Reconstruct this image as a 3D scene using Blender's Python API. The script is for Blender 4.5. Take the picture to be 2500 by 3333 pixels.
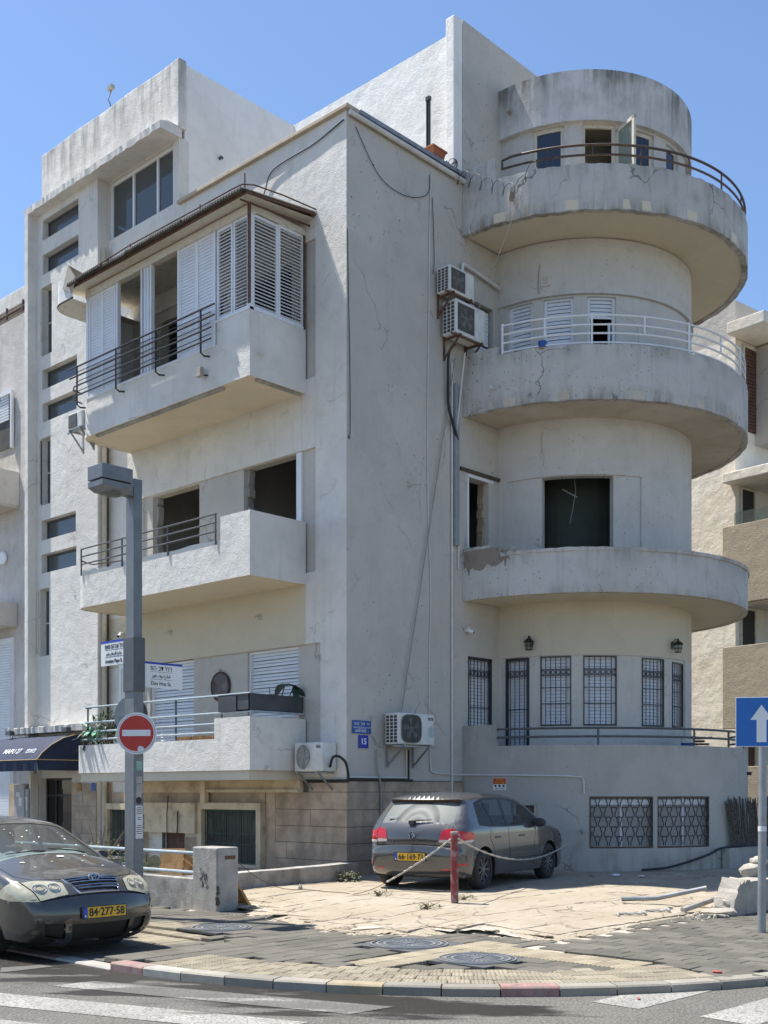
import bpy, bmesh, math, random
from math import sin, cos, pi, radians, sqrt, atan2, hypot
from mathutils import Vector, Matrix
from mathutils.geometry import delaunay_2d_cdt
random.seed(7)
scene = bpy.context.scene
for o in list(bpy.data.objects):
    bpy.data.objects.remove(o)
COL = scene.collection
# World axes are the building's own: X runs along the Dov Hoz facade, Y along the Mapu facade,
# the corner of the house stands at the origin, Z is up, pavement level is 0.

# ---------------------------------------------------------------- camera
cam = bpy.data.cameras.new('camera')
cam.sensor_fit = 'HORIZONTAL'
cam.sensor_width = 36
cam.lens = 36 * 3768 / 2500
cam.shift_y = 908.5 / 2500
cam.clip_end = 2000
camo = bpy.data.objects.new('camera', cam)
camo.location = (-14.47, -14.54, 1.65)
camo.rotation_euler = (pi / 2, 0, radians(-46.7))
COL.objects.link(camo)
scene.camera = camo
# ---------------------------------------------------------------- sky, sun, exposure
SUN = Vector((-0.155, 0.425, 1.0)).normalized()          # towards the sun
world = bpy.data.worlds.new('World')
scene.world = world
world.use_nodes = True
wn = world.node_tree
bgn = wn.nodes['Background']
sky = wn.nodes.new('ShaderNodeTexSky')
sky.sky_type = 'NISHITA'
sky.sun_disc = False
sky.sun_elevation = math.asin(SUN.z)
sky.sun_rotation = atan2(SUN.x, SUN.y)
sky.air_density = 1.0
sky.dust_density = 0.4
sky.ozone_density = 5.0
wn.links.new(sky.outputs[0], bgn.inputs[0])
bgn.inputs[1].default_value = 0.115
sl = bpy.data.lights.new('sun', 'SUN')
sl.energy = 5.0
sl.angle = radians(0.53)
sl.color = (1.0, 0.965, 0.90)
so = bpy.data.objects.new('sun', sl)
so.rotation_euler = SUN.to_track_quat('Z', 'Y').to_euler()
so.location = (-10, 20, 40)
COL.objects.link(so)
scene.view_settings.view_transform = 'Standard'
scene.view_settings.look = 'None'
scene.view_settings.gamma = 1
scene.view_settings.exposure = 0.80
scene.cycles.max_bounces = 8
scene.cycles.diffuse_bounces = 5
scene.cycles.transparent_max_bounces = 12
scene.cycles.use_denoising = True

# ---------------------------------------------------------------- materials
M = {}
def nd(nt, t, **kw):
    n = nt.nodes.new(t)
    for k, v in kw.items():
        if k == 'inp':
            for a, b in v.items():
                n.inputs[a].default_value = b
        else:
            setattr(n, k, v)
    return n
def newmat(name):
    m = bpy.data.materials.new(name)
    m.use_nodes = True
    nt = m.node_tree
    return m, nt, nt.nodes['Principled BSDF'], nt.links.new
def c4(c): return (c[0], c[1], c[2], 1.0)
def ramp(nt, fac, stops):
    r = nt.nodes.new('ShaderNodeValToRGB')
    while len(r.color_ramp.elements) < len(stops):
        r.color_ramp.elements.new(0.5)
    for e, (p, c) in zip(r.color_ramp.elements, stops):
        e.position = p
        e.color = c4(c) if not isinstance(c, (int, float)) else (c, c, c, 1)
    nt.links.new(fac, r.inputs[0])
    return r.outputs[0]
def mixc(nt, fac, a, b, mode='MIX'):
    n = nt.nodes.new('ShaderNodeMix')
    n.data_type = 'RGBA'
    n.blend_type = mode
    for sock, v in ((n.inputs['Factor'], fac), (n.inputs['A'], a), (n.inputs['B'], b)):
        s = sock
        if sock.name == 'A': s = n.inputs[6]
        if sock.name == 'B': s = n.inputs[7]
        if sock.name == 'Factor': s = n.inputs[0]
        if isinstance(v, (tuple, list)): s.default_value = c4(v)
        elif isinstance(v, (int, float)): s.default_value = v
        else: nt.links.new(v, s)
    return n.outputs[2]
def noise(nt, vec, scale, detail=4, rough=.6, sc=None):
    if sc is not None:
        mp = nd(nt, 'ShaderNodeMapping')
        mp.inputs['Scale'].default_value = sc
        nt.links.new(vec, mp.inputs[0])
        vec = mp.outputs[0]
    n = nd(nt, 'ShaderNodeTexNoise', inp={'Scale': scale, 'Detail': detail, 'Roughness': rough})
    nt.links.new(vec, n.inputs['Vector'])
    return n.outputs['Fac']
def wpos(nt): return nt.nodes.new('ShaderNodeNewGeometry').outputs['Position']
def opos(nt): return nt.nodes.new('ShaderNodeTexCoord').outputs['Object']
def addbump(nt, b, h, strength, dist, prev=None):
    n = nd(nt, 'ShaderNodeBump', inp={'Strength': strength, 'Distance': dist})
    nt.links.new(h, n.inputs['Height'])
    if prev: nt.links.new(prev, n.inputs['Normal'])
    nt.links.new(n.outputs[0], b.inputs['Normal'])
    return n.outputs[0]

def plaster(name, base, grime=(.36, .34, .30), gfac=.5, bump=.55, speck=0.0, smask=(.50, .58), streak=.35, warm=None, top_grime=None, low_grime=None, crack=.0, patch=.03):
    """painted roughcast: patchy paint, vertical run-off streaks, chips, coarse relief"""
    m, nt, b, L = newmat(name)
    p = wpos(nt)
    n1 = noise(nt, p, .55, 5, .62)
    n2 = noise(nt, p, 3.2, 6, .65)
    c = mixc(nt, ramp(nt, n1, [(.40, 0.0), (.72, gfac)]), base, [x * .80 for x in base])
    c = mixc(nt, ramp(nt, n2, [(.50, 0.0), (.80, gfac * .6)]), c, grime)
    st = noise(nt, p, 1.0, 5, .7, (5.5, 5.5, .33))
    c = mixc(nt, ramp(nt, st, [(.55, 0.0), (.78, streak)]), c, grime)
    if warm:
        n3 = noise(nt, p, .8, 3, .5)
        c = mixc(nt, ramp(nt, n3, [(.45, 0.0), (.7, .5)]), c, warm)
    if patch:
        # patch repairs and repainted areas
        pw = nd(nt, 'ShaderNodeTexNoise', inp={'Scale': 1.3, 'Detail': 4}); L(p, pw.inputs['Vector'])
        pa = nd(nt, 'ShaderNodeVectorMath', operation='SCALE', inp={'Scale': .9}); L(pw.outputs['Color'], pa.inputs[0])
        pb = nd(nt, 'ShaderNodeVectorMath', operation='ADD'); L(p, pb.inputs[0]); L(pa.outputs[0], pb.inputs[1])
        pv = nd(nt, 'ShaderNodeTexVoronoi', inp={'Scale': .62}); L(pb.outputs[0], pv.inputs['Vector'])
        pc = nd(nt, 'ShaderNodeSeparateColor'); L(pv.outputs['Color'], pc.inputs[0])
        c = mixc(nt, ramp(nt, pc.outputs[0], [(.2, 0.0), (.9, 1.0)]), c, mixc(nt, 1.0, c, (1 - patch * 1.6, 1 - patch * 1.7, 1 - patch * 2.0), 'MULTIPLY'))
    if crack:
        cw = nd(nt, 'ShaderNodeTexNoise', inp={'Scale': 2.4, 'Detail': 5}); L(p, cw.inputs['Vector'])
        ca = nd(nt, 'ShaderNodeVectorMath', operation='SCALE', inp={'Scale': .55}); L(cw.outputs['Color'], ca.inputs[0])
        cb_ = nd(nt, 'ShaderNodeVectorMath', operation='ADD'); L(p, cb_.inputs[0]); L(ca.outputs[0], cb_.inputs[1])
        cv = nd(nt, 'ShaderNodeTexVoronoi', inp={'Scale': .75}); cv.feature = 'DISTANCE_TO_EDGE'; L(cb_.outputs[0], cv.inputs['Vector'])
        cg = ramp(nt, noise(nt, p, .8, 2, .5), [(.52, 0.0), (.60, 1.0)])
        cm = nd(nt, 'ShaderNodeMath', operation='MULTIPLY'); L(ramp(nt, cv.outputs['Distance'], [(.004, crack), (.011, 0.0)]), cm.inputs[0]); L(cg, cm.inputs[1])
        c = mixc(nt, cm.outputs[0], c, (.12, .11, .10))
    for gr, col_ in ((top_grime, (.17, .16, .14)), (low_grime, (.20, .165, .125))):
        if not gr: continue
        z0, z1, amt = gr
        sx = nd(nt, 'ShaderNodeSeparateXYZ'); L(p, sx.inputs[0])
        mr = nd(nt, 'ShaderNodeMapRange', inp={'From Min': z0, 'From Max': z1}); L(sx.outputs[2], mr.inputs[0])
        n4 = noise(nt, p, 1.0, 6, .72, (4.5, 4.5, .55)); n5 = noise(nt, p, 1.1, 3, .6)
        ad = nd(nt, 'ShaderNodeMath', operation='MULTIPLY_ADD', inp={1: .5}); L(n5, ad.inputs[0]); L(n4, ad.inputs[2])
        mm = nd(nt, 'ShaderNodeMath', operation='MULTIPLY'); L(mr.outputs[0], mm.inputs[0]); L(ramp(nt, ad.outputs[0], [(.66, 0.0), (.92, 1.0)]), mm.inputs[1])
        m2 = nd(nt, 'ShaderNodeMath', operation='MULTIPLY', inp={1: amt}); L(mm.outputs[0], m2.inputs[0])
        c = mixc(nt, m2.outputs[0], c, col_)
    if speck > 0:
        sp = nd(nt, 'ShaderNodeSeparateXYZ'); L(p, sp.inputs[0])
        uu = nd(nt, 'ShaderNodeMath', operation='SUBTRACT'); L(sp.outputs[0], uu.inputs[0]); L(sp.outputs[1], uu.inputs[1])
        wob = nd(nt, 'ShaderNodeMath', operation='MULTIPLY_ADD', inp={1: .55}); L(noise(nt, p, 1.3, 1, .5), wob.inputs[0]); L(uu.outputs[0], wob.inputs[2])
        u2 = nd(nt, 'ShaderNodeMath', operation='MULTIPLY', inp={1: 2.4}); L(wob.outputs[0], u2.inputs[0])
        z2 = nd(nt, 'ShaderNodeMath', operation='MULTIPLY', inp={1: 1.25}); L(sp.outputs[2], z2.inputs[0])
        cb = nd(nt, 'ShaderNodeCombineXYZ'); L(u2.outputs[0], cb.inputs[0]); L(z2.outputs[0], cb.inputs[1])
        v = nd(nt, 'ShaderNodeTexVoronoi', inp={'Scale': 2.9, 'Randomness': 1.0}); v.voronoi_dimensions = '2D'; L(cb.outputs[0], v.inputs['Vector'])
        d = ramp(nt, v.outputs['Distance'], [(.04, 1.0), (.068, 0.0)])
        dens = noise(nt, p, .7, 4, .65)
        d2 = ramp(nt, dens, [(smask[0], 0.0), (smask[1], 1.0)])
        sel = nd(nt, 'ShaderNodeSeparateColor'); L(v.outputs['Color'], sel.inputs[0])
        s3 = ramp(nt, sel.outputs[0], [(1 - speck, 0.0), (1 - speck + .02, 1.0)])
        m3 = nd(nt, 'ShaderNodeMath', operation='MULTIPLY'); L(d, m3.inputs[0]); L(d2, m3.inputs[1])
        m4 = nd(nt, 'ShaderNodeMath', operation='MULTIPLY'); L(m3.outputs[0], m4.inputs[0]); L(s3, m4.inputs[1])
        c = mixc(nt, m4.outputs[0], c, (.035, .033, .03))
    L(c, b.inputs['Base Color'])
    b.inputs['Roughness'].default_value = .93
    b.inputs['Specular IOR Level'].default_value = .2
    hm = noise(nt, p, 1.1, 3, .6)
    h0 = noise(nt, p, 42, 4, .6)
    hx = nd(nt, 'ShaderNodeMath', operation='MULTIPLY'); L(h0, hx.inputs[0]); L(ramp(nt, hm, [(.3, .35), (.7, 1.0)]), hx.inputs[1])
    h1 = hx.outputs[0]
    h2 = noise(nt, p, 2.3, 4, .6)
    x = addbump(nt, b, h2, .35, .10)
    addbump(nt, b, h1, bump, .022, x)
    M[name] = m
    return m
def simple(name, col, rough=.6, metal=0.0, var=.15, vscale=6.0, bump=0.0, bscale=60.0, spec=.5, coat=0.0, obj=False, dirt=None, dirtamt=.5, dscale=3.0):
    m, nt, b, L = newmat(name)
    p = opos(nt) if obj else wpos(nt)
    n = noise(nt, p, vscale, 5, .6)
    c = mixc(nt, ramp(nt, n, [(.35, 0.0), (.7, 1.0)]), [x * (1 - var) for x in col], [min(1, x * (1 + var)) for x in col])
    if dirt:
        n2 = noise(nt, p, dscale, 6, .7)
        c = mixc(nt, ramp(nt, n2, [(.48, 0.0), (.66, dirtamt)]), c, dirt)
    L(c, b.inputs['Base Color'])
    b.inputs['Roughness'].default_value = rough
    b.inputs['Metallic'].default_value = metal
    b.inputs['Specular IOR Level'].default_value = spec
    b.inputs['Coat Weight'].default_value = coat
    if bump:
        addbump(nt, b, noise(nt, p, bscale, 4, .6), bump, .01)
    M[name] = m
    return m

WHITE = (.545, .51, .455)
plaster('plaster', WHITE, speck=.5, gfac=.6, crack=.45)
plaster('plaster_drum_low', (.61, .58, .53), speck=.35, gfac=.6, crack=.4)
plaster('plaster_lit', (.73, .70, .645), gfac=.5, bump=.85, streak=.35, crack=.35)  # paler copy of the house plaster, sunlight put into its colour
plaster('plaster_pent', (.88, .855, .81), gfac=.3, bump=.8, streak=.2)  # paler still: sun and terrace bounce put into the penthouse wall colour
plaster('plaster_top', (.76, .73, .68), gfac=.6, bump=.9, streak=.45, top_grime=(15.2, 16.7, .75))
plaster('plaster_drum', (.64, .62, .59), gfac=.8, bump=.8, streak=.75, top_grime=(15.05, 15.95, 1.0), grime=(.25, .235, .21))
BAL = dict(gfac=.6, bump=.5, streak=.5, grime=(.30, .27, .23), crack=.75)
plaster('plaster_balcony', (.57, .545, .505), speck=.9, smask=(.42, .52), top_grime=(9.75, 10.06, .5), low_grime=(9.35, 9.05, .8), **BAL)
plaster('plaster_balcony_low', (.56, .54, .505), speck=.7, smask=(.46, .54), top_grime=(5.85, 6.25, .6), low_grime=(5.6, 5.42, .5), **BAL)
plaster('plaster_balcony_top', (.57, .55, .51), gfac=.8, bump=.7, streak=.7, speck=.2, grime=(.25, .235, .21), top_grime=(13.0, 13.5, .6), low_grime=(12.9, 12.63, .8), crack=.75)
plaster('plaster_cream_bounce', (.60, .535, .415), gfac=.25, bump=.25, streak=.12)  # cream tone carries the warm bounce light under the balconies
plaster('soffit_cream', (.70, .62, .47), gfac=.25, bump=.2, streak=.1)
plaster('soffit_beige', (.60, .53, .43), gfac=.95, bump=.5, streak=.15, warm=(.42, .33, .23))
plaster('plaster_neighbour', (.84, .79, .69), gfac=.5, bump=.5, streak=.4, warm=(.72, .62, .47))
plaster('roughcast_tan', (.42, .365, .28), gfac=.6, bump=1.3, streak=.3)
plaster('plaster_old', (.62, .59, .55), gfac=.9, bump=1.0, streak=.6, grime=(.33, .29, .24))
plaster('base_wall', (.46, .435, .39), gfac=.6, bump=.4, streak=.45, speck=.2, crack=.6, low_grime=(.8, .1, .7), top_grime=(2.2, 2.55, .4), patch=.04)
simple('travertine', (.44, .335, .24), .8, var=.28, vscale=2.2, bump=.3, bscale=22, dirt=(.2, .16, .13), dirtamt=.55, dscale=1.4)
simple('travertine_dark_joint', (.10, .085, .07), .9)  # dark mortar colour seen between the stones
simple('cream_paint', (.62, .53, .38), .85, var=.12, bump=.3, dirt=(.25, .19, .12), dirtamt=.7)
simple('concrete_grey', (.36, .34, .305), .92, var=.18, vscale=4, bump=.7, bscale=45, dirt=(.16, .145, .125), dirtamt=.8, dscale=2.2)
simple('concrete_light', (.40, .365, .31), .92, var=.2, vscale=3, bump=.8, bscale=38, dirt=(.25, .22, .18), dirtamt=.6, dscale=1.6)
simple('coping_stone', (.50, .41, .30), .85, var=.15, bump=.4)
simple('white_paint', (.76, .765, .77), .45, var=.04, dirt=(.5, .48, .45), dirtamt=.25)
simple('shutter_white', (.72, .735, .76), .5, var=.05, dirt=(.5, .49, .48), dirtamt=.3)
simple('frame_cream', (.62, .58, .49), .6, var=.1, dirt=(.34, .26, .17), dirtamt=.6, dscale=6)
simple('metal_black', (.022, .022, .024), .45, var=.2)
simple('metal_brown', (.075, .052, .042), .55, .2, var=.3, dirt=(.16, .08, .04), dirtamt=.5, dscale=9)
simple('metal_dark_grey', (.09, .095, .10), .5, .1, var=.2)
simple('metal_blue_grey', (.33, .40, .44), .5, .1, var=.15, dirt=(.3, .27, .22), dirtamt=.5, dscale=8)
simple('galvanised', (.30, .31, .32), .5, .6, var=.15)
simple('pole_grey', (.155, .165, .175), .45, .1, var=.12, dirt=(.24, .24, .23), dirtamt=.35, dscale=5, obj=True)
simple('pole_dark', (.085, .09, .095), .45, .1, var=.12, obj=True)
simple('rust', (.13, .065, .04), .9, var=.4, vscale=15)
simple('corrugated', (.11, .095, .08), .85, var=.35, vscale=5, bump=.3)
simple('interior_dark', (.10, .095, .09), .9, var=.3, vscale=1.5)
simple('interior_green', (.045, .055, .045), .8, var=.2, vscale=2)
simple('room_paint', (.42, .40, .37), .9, var=.15, vscale=1.2)
simple('black', (.012, .012, .012), .6, var=.1)
simple('rubber', (.025, .025, .026), .8, var=.25)
simple('ac_white', (.66, .655, .62), .5, var=.05, dirt=(.42, .38, .31), dirtamt=.35, dscale=4, obj=True)
simple('ac_grille', (.16, .155, .145), .6, var=.2, obj=True)
simple('ac_dark', (.05, .048, .045), .6, obj=True)
simple('pipe_cream', (.52, .46, .36), .6, var=.15, dirt=(.2, .17, .13), dirtamt=.6)
simple('pipe_white', (.62, .60, .56), .6, var=.1)
simple('duct_grey', (.28, .29, .30), .6, var=.1)
simple('rope', (.30, .28, .25), .9)
simple('cable_black', (.02, .02, .02), .6)
simple('blue_sign', (.010, .075, .30), .45, var=.08)
simple('blue_sign_2', (.015, .03, .36), .45, var=.05)
simple('traffic_blue', (.006, .12, .42), .4, var=.05)
simple('traffic_red', (.46, .022, .012), .4, var=.08)
simple('sign_white', (.72, .72, .71), .4, var=.03)
simple('sign_back', (.27, .275, .275), .5, .3, var=.1)
simple('sign_orange', (.50, .05, .01), .5, var=.1)
simple('sign_yellow', (.75, .47, .02), .5, var=.05)
simple('plate_yellow', (.72, .40, .015), .5, var=.12, vscale=14, obj=True)
simple('plate_blue', (.02, .06, .35), .5)
simple('ink', (.02, .02, .022), .6)
simple('awning_navy', (.012, .022, .058), .8, var=.25, vscale=2, bump=.2, bscale=200)
simple('piping', (.45, .32, .16), .8)
simple('oval_brown', (.045, .018, .016), .35, var=.2)
simple('planter_grey', (.055, .058, .062), .55, var=.25, vscale=3)
simple('terracotta', (.36, .12, .055), .8, var=.15)
simple('wood', (.34, .19, .075), .8, var=.3, vscale=7)
simple('wood_dark', (.10, .045, .03), .7, var=.3)
simple('reed', (.13, .115, .095), .9, var=.6, vscale=25)
simple('leaf', (.035, .085, .025), .55, var=.45, vscale=9)
simple('leaf_dark', (.02, .045, .025), .45, var=.4, vscale=8)
simple('leaf_grey', (.13, .14, .075), .7, var=.4, vscale=12)
simple('dry_twig', (.17, .12, .07), .9, var=.3)
simple('red_paint_old', (.20, .025, .028), .6, var=.35, vscale=8, dirt=(.33, .26, .24), dirtamt=.8, dscale=9)
simple('rope_chain', (.42, .40, .37), .6, .3, var=.3, vscale=30)
simple('iron_cover', (.105, .108, .11), .6, .25, var=.25, vscale=14)
simple('green_bars', (.035, .075, .06), .6, var=.3)
simple('bag_green', (.22, .42, .30), .4, var=.3)
simple('bucket_white', (.62, .62, .60), .5)
simple('litter_red', (.36, .06, .05), .6)
simple('lattice_back', (.40, .385, .36), .8, var=.12, dirt=(.2, .18, .16), dirtamt=.5)
simple('litter_white', (.7, .69, .66), .7)
simple('rubble', (.42, .37, .30), .95, var=.25, vscale=6, bump=.8, bscale=35)
simple('ground_soil', (.20, .17, .13), .95, var=.3, vscale=2, bump=.5)
simple('paver_bed', (.11, .10, .085), .95, var=.3)
simple('stain_brown', (.30, .245, .20), .9, var=.3, vscale=3, bump=.6, bscale=25, dirt=(.17, .13, .10), dirtamt=.7, dscale=3)
simple('meter_box', (.32, .32, .31), .5, var=.1, dirt=(.5, .48, .46), dirtamt=.3)

def paver_mat(name, col, dots=False, bars=False):
    m, nt, b, L = newmat(name)
    p = wpos(nt)
    oi = nd(nt, 'ShaderNodeObjectInfo')
    rnd = ramp(nt, oi.outputs['Random'], [(0.0, .82), (1.0, 1.16)])
    n = noise(nt, p, 2.0, 6, .65)
    n2 = noise(nt, p, 60, 3, .6)
    c = mixc(nt, ramp(nt, n, [(.35, 0.0), (.72, 1.0)]), [x * .80 for x in col], [x * 1.14 for x in col])
    c = mixc(nt, ramp(nt, n2, [(.4, 0.0), (.75, .45)]), c, [x * .6 for x in col])
    c = mixc(nt, 1.0, c, rnd, 'MULTIPLY')
    # chewing gum and drips
    v = nd(nt, 'ShaderNodeTexVoronoi', inp={'Scale': 1.6}); L(p, v.inputs['Vector'])
    c = mixc(nt, ramp(nt, v.outputs['Distance'], [(.03, .5), (.05, 0.0)]), c, (.05, .045, .04))
    L(c, b.inputs['Base Color'])
    b.inputs['Roughness'].default_value = .9
    b.inputs['Specular IOR Level'].default_value = .25
    x = addbump(nt, b, n2, .5, .008)
    if dots or bars:
        tc = nt.nodes.new('ShaderNodeTexCoord')
        mp = nd(nt, 'ShaderNodeMapping'); L(tc.outputs['Object'], mp.inputs[0])
        mp.inputs['Scale'].default_value = (26, 26, 0.001) if dots else (0.001, 20, .001)
        v = nd(nt, 'ShaderNodeTexVoronoi', inp={'Scale': 1.0, 'Randomness': 0.0}); L(mp.outputs[0], v.inputs['Vector'])
        addbump(nt, b, ramp(nt, v.outputs['Distance'], [(.12, 1.0), (.34, 0.0)]), .9, .012, x)
    M[name] = m
paver_mat('paver_grey', (.138, .127, .105))
paver_mat('paver_tactile', (.30, .26, .19), dots=True)
paver_mat('paver_guide', (.34, .29, .205), bars=True)
paver_mat('kerb_grey', (.30, .275, .23))
def lot_mat():
    m, nt, b, L = newmat('lot_strip')
    p = wpos(nt)
    n0 = noise(nt, p, .9, 5, .6); n1 = noise(nt, p, 9, 6, .7); n2 = noise(nt, p, 45, 4, .7)
    c = mixc(nt, ramp(nt, n0, [(.35, 0.0), (.7, 1.0)]), (.335, .28, .205), (.42, .365, .285))
    c = mixc(nt, ramp(nt, n1, [(.50, 0.0), (.72, .75)]), c, (.27, .22, .16))
    c = mixc(nt, ramp(nt, n2, [(.30, .6), (.46, 0.0)]), c, (.20, .165, .125))
    wv = nd(nt, 'ShaderNodeVectorMath', operation='MULTIPLY_ADD'); L(p, wv.inputs[0]); wv.inputs[1].default_value = (1, 1, 1)
    nc = nd(nt, 'ShaderNodeTexNoise', inp={'Scale': 1.6, 'Detail': 4}); L(p, nc.inputs['Vector'])
    sc_ = nd(nt, 'ShaderNodeVectorMath', operation='SCALE', inp={'Scale': .9}); L(nc.outputs['Color'], sc_.inputs[0]); L(sc_.outputs[0], wv.inputs[2])
    v = nd(nt, 'ShaderNodeTexVoronoi', inp={'Scale': 1.15}); v.feature = 'DISTANCE_TO_EDGE'; L(wv.outputs[0], v.inputs['Vector'])
    gate = ramp(nt, noise(nt, p, .6, 2, .5), [(.46, 0.0), (.54, 1.0)])
    mm = nd(nt, 'ShaderNodeMath', operation='MULTIPLY'); L(ramp(nt, v.outputs['Distance'], [(.006, .8), (.02, 0.0)]), mm.inputs[0]); L(gate, mm.inputs[1])
    c = mixc(nt, mm.outputs[0], c, (.10, .08, .06))
    L(c, b.inputs['Base Color']); b.inputs['Roughness'].default_value = .95; b.inputs['Specular IOR Level'].default_value = .2
    x = addbump(nt, b, n1, .6, .03); addbump(nt, b, n2, .7, .012, x)
    M['lot_strip'] = m
lot_mat()
simple('kerb_red', (.29, .17, .15), .85, var=.25, vscale=9, dirt=(.27, .25, .22), dirtamt=.95, dscale=4)
simple('kerb_white', (.35, .33, .29), .85, var=.1, dirt=(.27, .25, .22), dirtamt=.9, dscale=4)
simple('kerb_orange', (.32, .255, .165), .85, var=.2, dirt=(.27, .25, .22), dirtamt=.95, dscale=4)

def wetmask(nt, L, p):
    """water spilt along the gutter of the bend, half dried"""
    sx = nd(nt, 'ShaderNodeSeparateXYZ'); L(p, sx.inputs[0])
    def mth(op, a, b_):
        n = nd(nt, 'ShaderNodeMath', operation=op)
        for k, v in ((0, a), (1, b_)):
            if isinstance(v, (int, float)): n.inputs[k].default_value = v
            else: L(v, n.inputs[k])
        return n.outputs[0]
    def rng(sock, a, b_):
        n = nd(nt, 'ShaderNodeMapRange', inp={'From Min': a, 'From Max': b_}); L(sock, n.inputs[0]); return n.outputs[0]
    dx = mth('ADD', sx.outputs[0], 2.8); dy = mth('MINIMUM', mth('ADD', sx.outputs[1], 4.95), 0.0)
    r = mth('SQRT', mth('ADD', mth('MULTIPLY', dx, dx), mth('MULTIPLY', dy, dy)), 0)
    m = mth('MULTIPLY', rng(r, 6.9, 5.9), rng(r, 5.2, 5.35))
    m = mth('MULTIPLY', m, rng(sx.outputs[0], -6.5, -7.4))
    rp = nd(nt, 'ShaderNodeMapping'); rp.inputs['Rotation'].default_value = (0, 0, .9); L(p, rp.inputs[0])
    n = noise(nt, rp.outputs[0], 1.25, 6, .62, (.5, 2.1, 1))
    t = mth('ADD', n, mth('MULTIPLY', m, .34))
    return ramp(nt, t, [(.70, 0.0), (.78, 1.0)])
def road_mats():
    m, nt, b, L = newmat('asphalt')
    p = wpos(nt)
    n = noise(nt, p, .7, 5, .6); n2 = noise(nt, p, 48, 3, .75); n3 = noise(nt, p, 3.0, 5, .65, (1.6, .6, 1))
    c = mixc(nt, ramp(nt, n, [(.35, 0.0), (.7, 1.0)]), (.098, .091, .079), (.138, .129, .112))
    c = mixc(nt, ramp(nt, n3, [(.5, 0.0), (.75, .5)]), c, (.165, .155, .135))
    c = mixc(nt, ramp(nt, n2, [(.52, 0.0), (.66, .85)]), c, (.25, .235, .205))
    c = mixc(nt, ramp(nt, n2, [(.34, .85), (.46, 0.0)]), c, (.04, .037, .032))
    wet = wetmask(nt, L, p)
    c = mixc(nt, wet, c, (.026, .023, .018))
    L(c, b.inputs['Base Color'])
    r = nd(nt, 'ShaderNodeMapRange', inp={'To Min': .92, 'To Max': .38}); L(wet, r.inputs[0]); L(r.outputs[0], b.inputs['Roughness'])
    b.inputs['Specular IOR Level'].default_value = .35
    addbump(nt, b, n2, .8, .015)
    M['asphalt'] = m
    m, nt, b, L = newmat('road_paint')
    p = wpos(nt)
    n2 = noise(nt, p, 42, 4, .75); n = noise(nt, p, 1.4, 5, .65)
    c = mixc(nt, ramp(nt, n, [(.35, 0.0), (.72, .8)]), (.40, .383, .345), (.21, .198, .175))
    v = nd(nt, 'ShaderNodeTexVoronoi', inp={'Scale': 17}); v.feature = 'DISTANCE_TO_EDGE'; L(p, v.inputs['Vector'])
    c = mixc(nt, ramp(nt, v.outputs['Distance'], [(.0, .9), (.08, 0.0)]), c, (.13, .122, .108))
    c = mixc(nt, ramp(nt, n2, [(.36, .95), (.50, 0.0)]), c, (.12, .112, .10))
    wet = wetmask(nt, L, p)
    wf = nd(nt, 'ShaderNodeMath', operation='MULTIPLY', inp={1: .75}); L(wet, wf.inputs[0])
    c = mixc(nt, wf.outputs[0], c, (.06, .055, .045))
    L(c, b.inputs['Base Color'])
    b.inputs['Roughness'].default_value = .85
    addbump(nt, b, n2, .8, .012)
    M['road_paint'] = m
road_mats()

def glass(name, tint, alpha, rough=.03):
    m, nt, b, L = newmat(name)
    out = nt.nodes['Material Output']
    t = nd(nt, 'ShaderNodeBsdfTransparent'); t.inputs[0].default_value = c4(tint)
    b.inputs['Base Color'].default_value = c4([x * .25 for x in tint])
    b.inputs['Roughness'].default_value = rough
    b.inputs['Specular IOR Level'].default_value = .9
    mx = nd(nt, 'ShaderNodeMixShader', inp={0: alpha})
    L(t.outputs[0], mx.inputs[1]); L(b.outputs[0], mx.inputs[2]); L(mx.outputs[0], out.inputs[0])
    M[name] = m
glass('glass_window', (.55, .6, .62), .55)
glass('glass_stair', (.34, .38, .40), .75, .12)
glass('glass_blue', (.12, .16, .26), .75)
glass('glass_clear', (.80, .87, .84), .25)
glass('glass_car', (.62, .68, .66), .28)
glass('glass_windscreen', (.76, .79, .78), .36, .07)
glass('glass_tint', (.07, .08, .08), .6)
def dusty_glass(name, tint, alpha):
    m, nt, b, L = newmat(name)
    out = nt.nodes['Material Output']
    p = opos(nt)
    t = nd(nt, 'ShaderNodeBsdfTransparent'); t.inputs[0].default_value = c4(tint)
    n = noise(nt, p, 3.5, 5, .6)
    # dried arcs left by the wiper
    mp = nd(nt, 'ShaderNodeMapping'); mp.inputs['Location'].default_value = (0, 0.02, -.98); L(p, mp.inputs[0])
    mp2 = nd(nt, 'ShaderNodeMapping'); mp2.inputs['Scale'].default_value = (.0, 1, 1); L(mp.outputs[0], mp2.inputs[0])
    ln = nd(nt, 'ShaderNodeVectorMath', operation='LENGTH'); L(mp2.outputs[0], ln.inputs[0])
    w = ramp(nt, ln.outputs['Value'], [(.10, .25), (.17, .75), (.21, .35), (.27, .8), (.33, .3), (.37, .15), (.40, .75), (1.0, .65)])
    c = mixc(nt, ramp(nt, n, [(.3, 0.0), (.75, .6)]), w, (.8, .8, .8))
    f = mixc(nt, .35, (alpha, alpha, alpha), c)
    col = mixc(nt, c, (.035, .042, .042), (.30, .32, .30))
    L(col, b.inputs['Base Color'])
    b.inputs['Roughness'].default_value = .5
    b.inputs['Specular IOR Level'].default_value = .25
    mx = nd(nt, 'ShaderNodeMixShader'); L(f, mx.inputs[0])
    L(t.outputs[0], mx.inputs[1]); L(b.outputs[0], mx.inputs[2]); L(mx.outputs[0], out.inputs[0])
    M[name] = m
dusty_glass('glass_dusty', (.55, .6, .58), .6)

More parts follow.
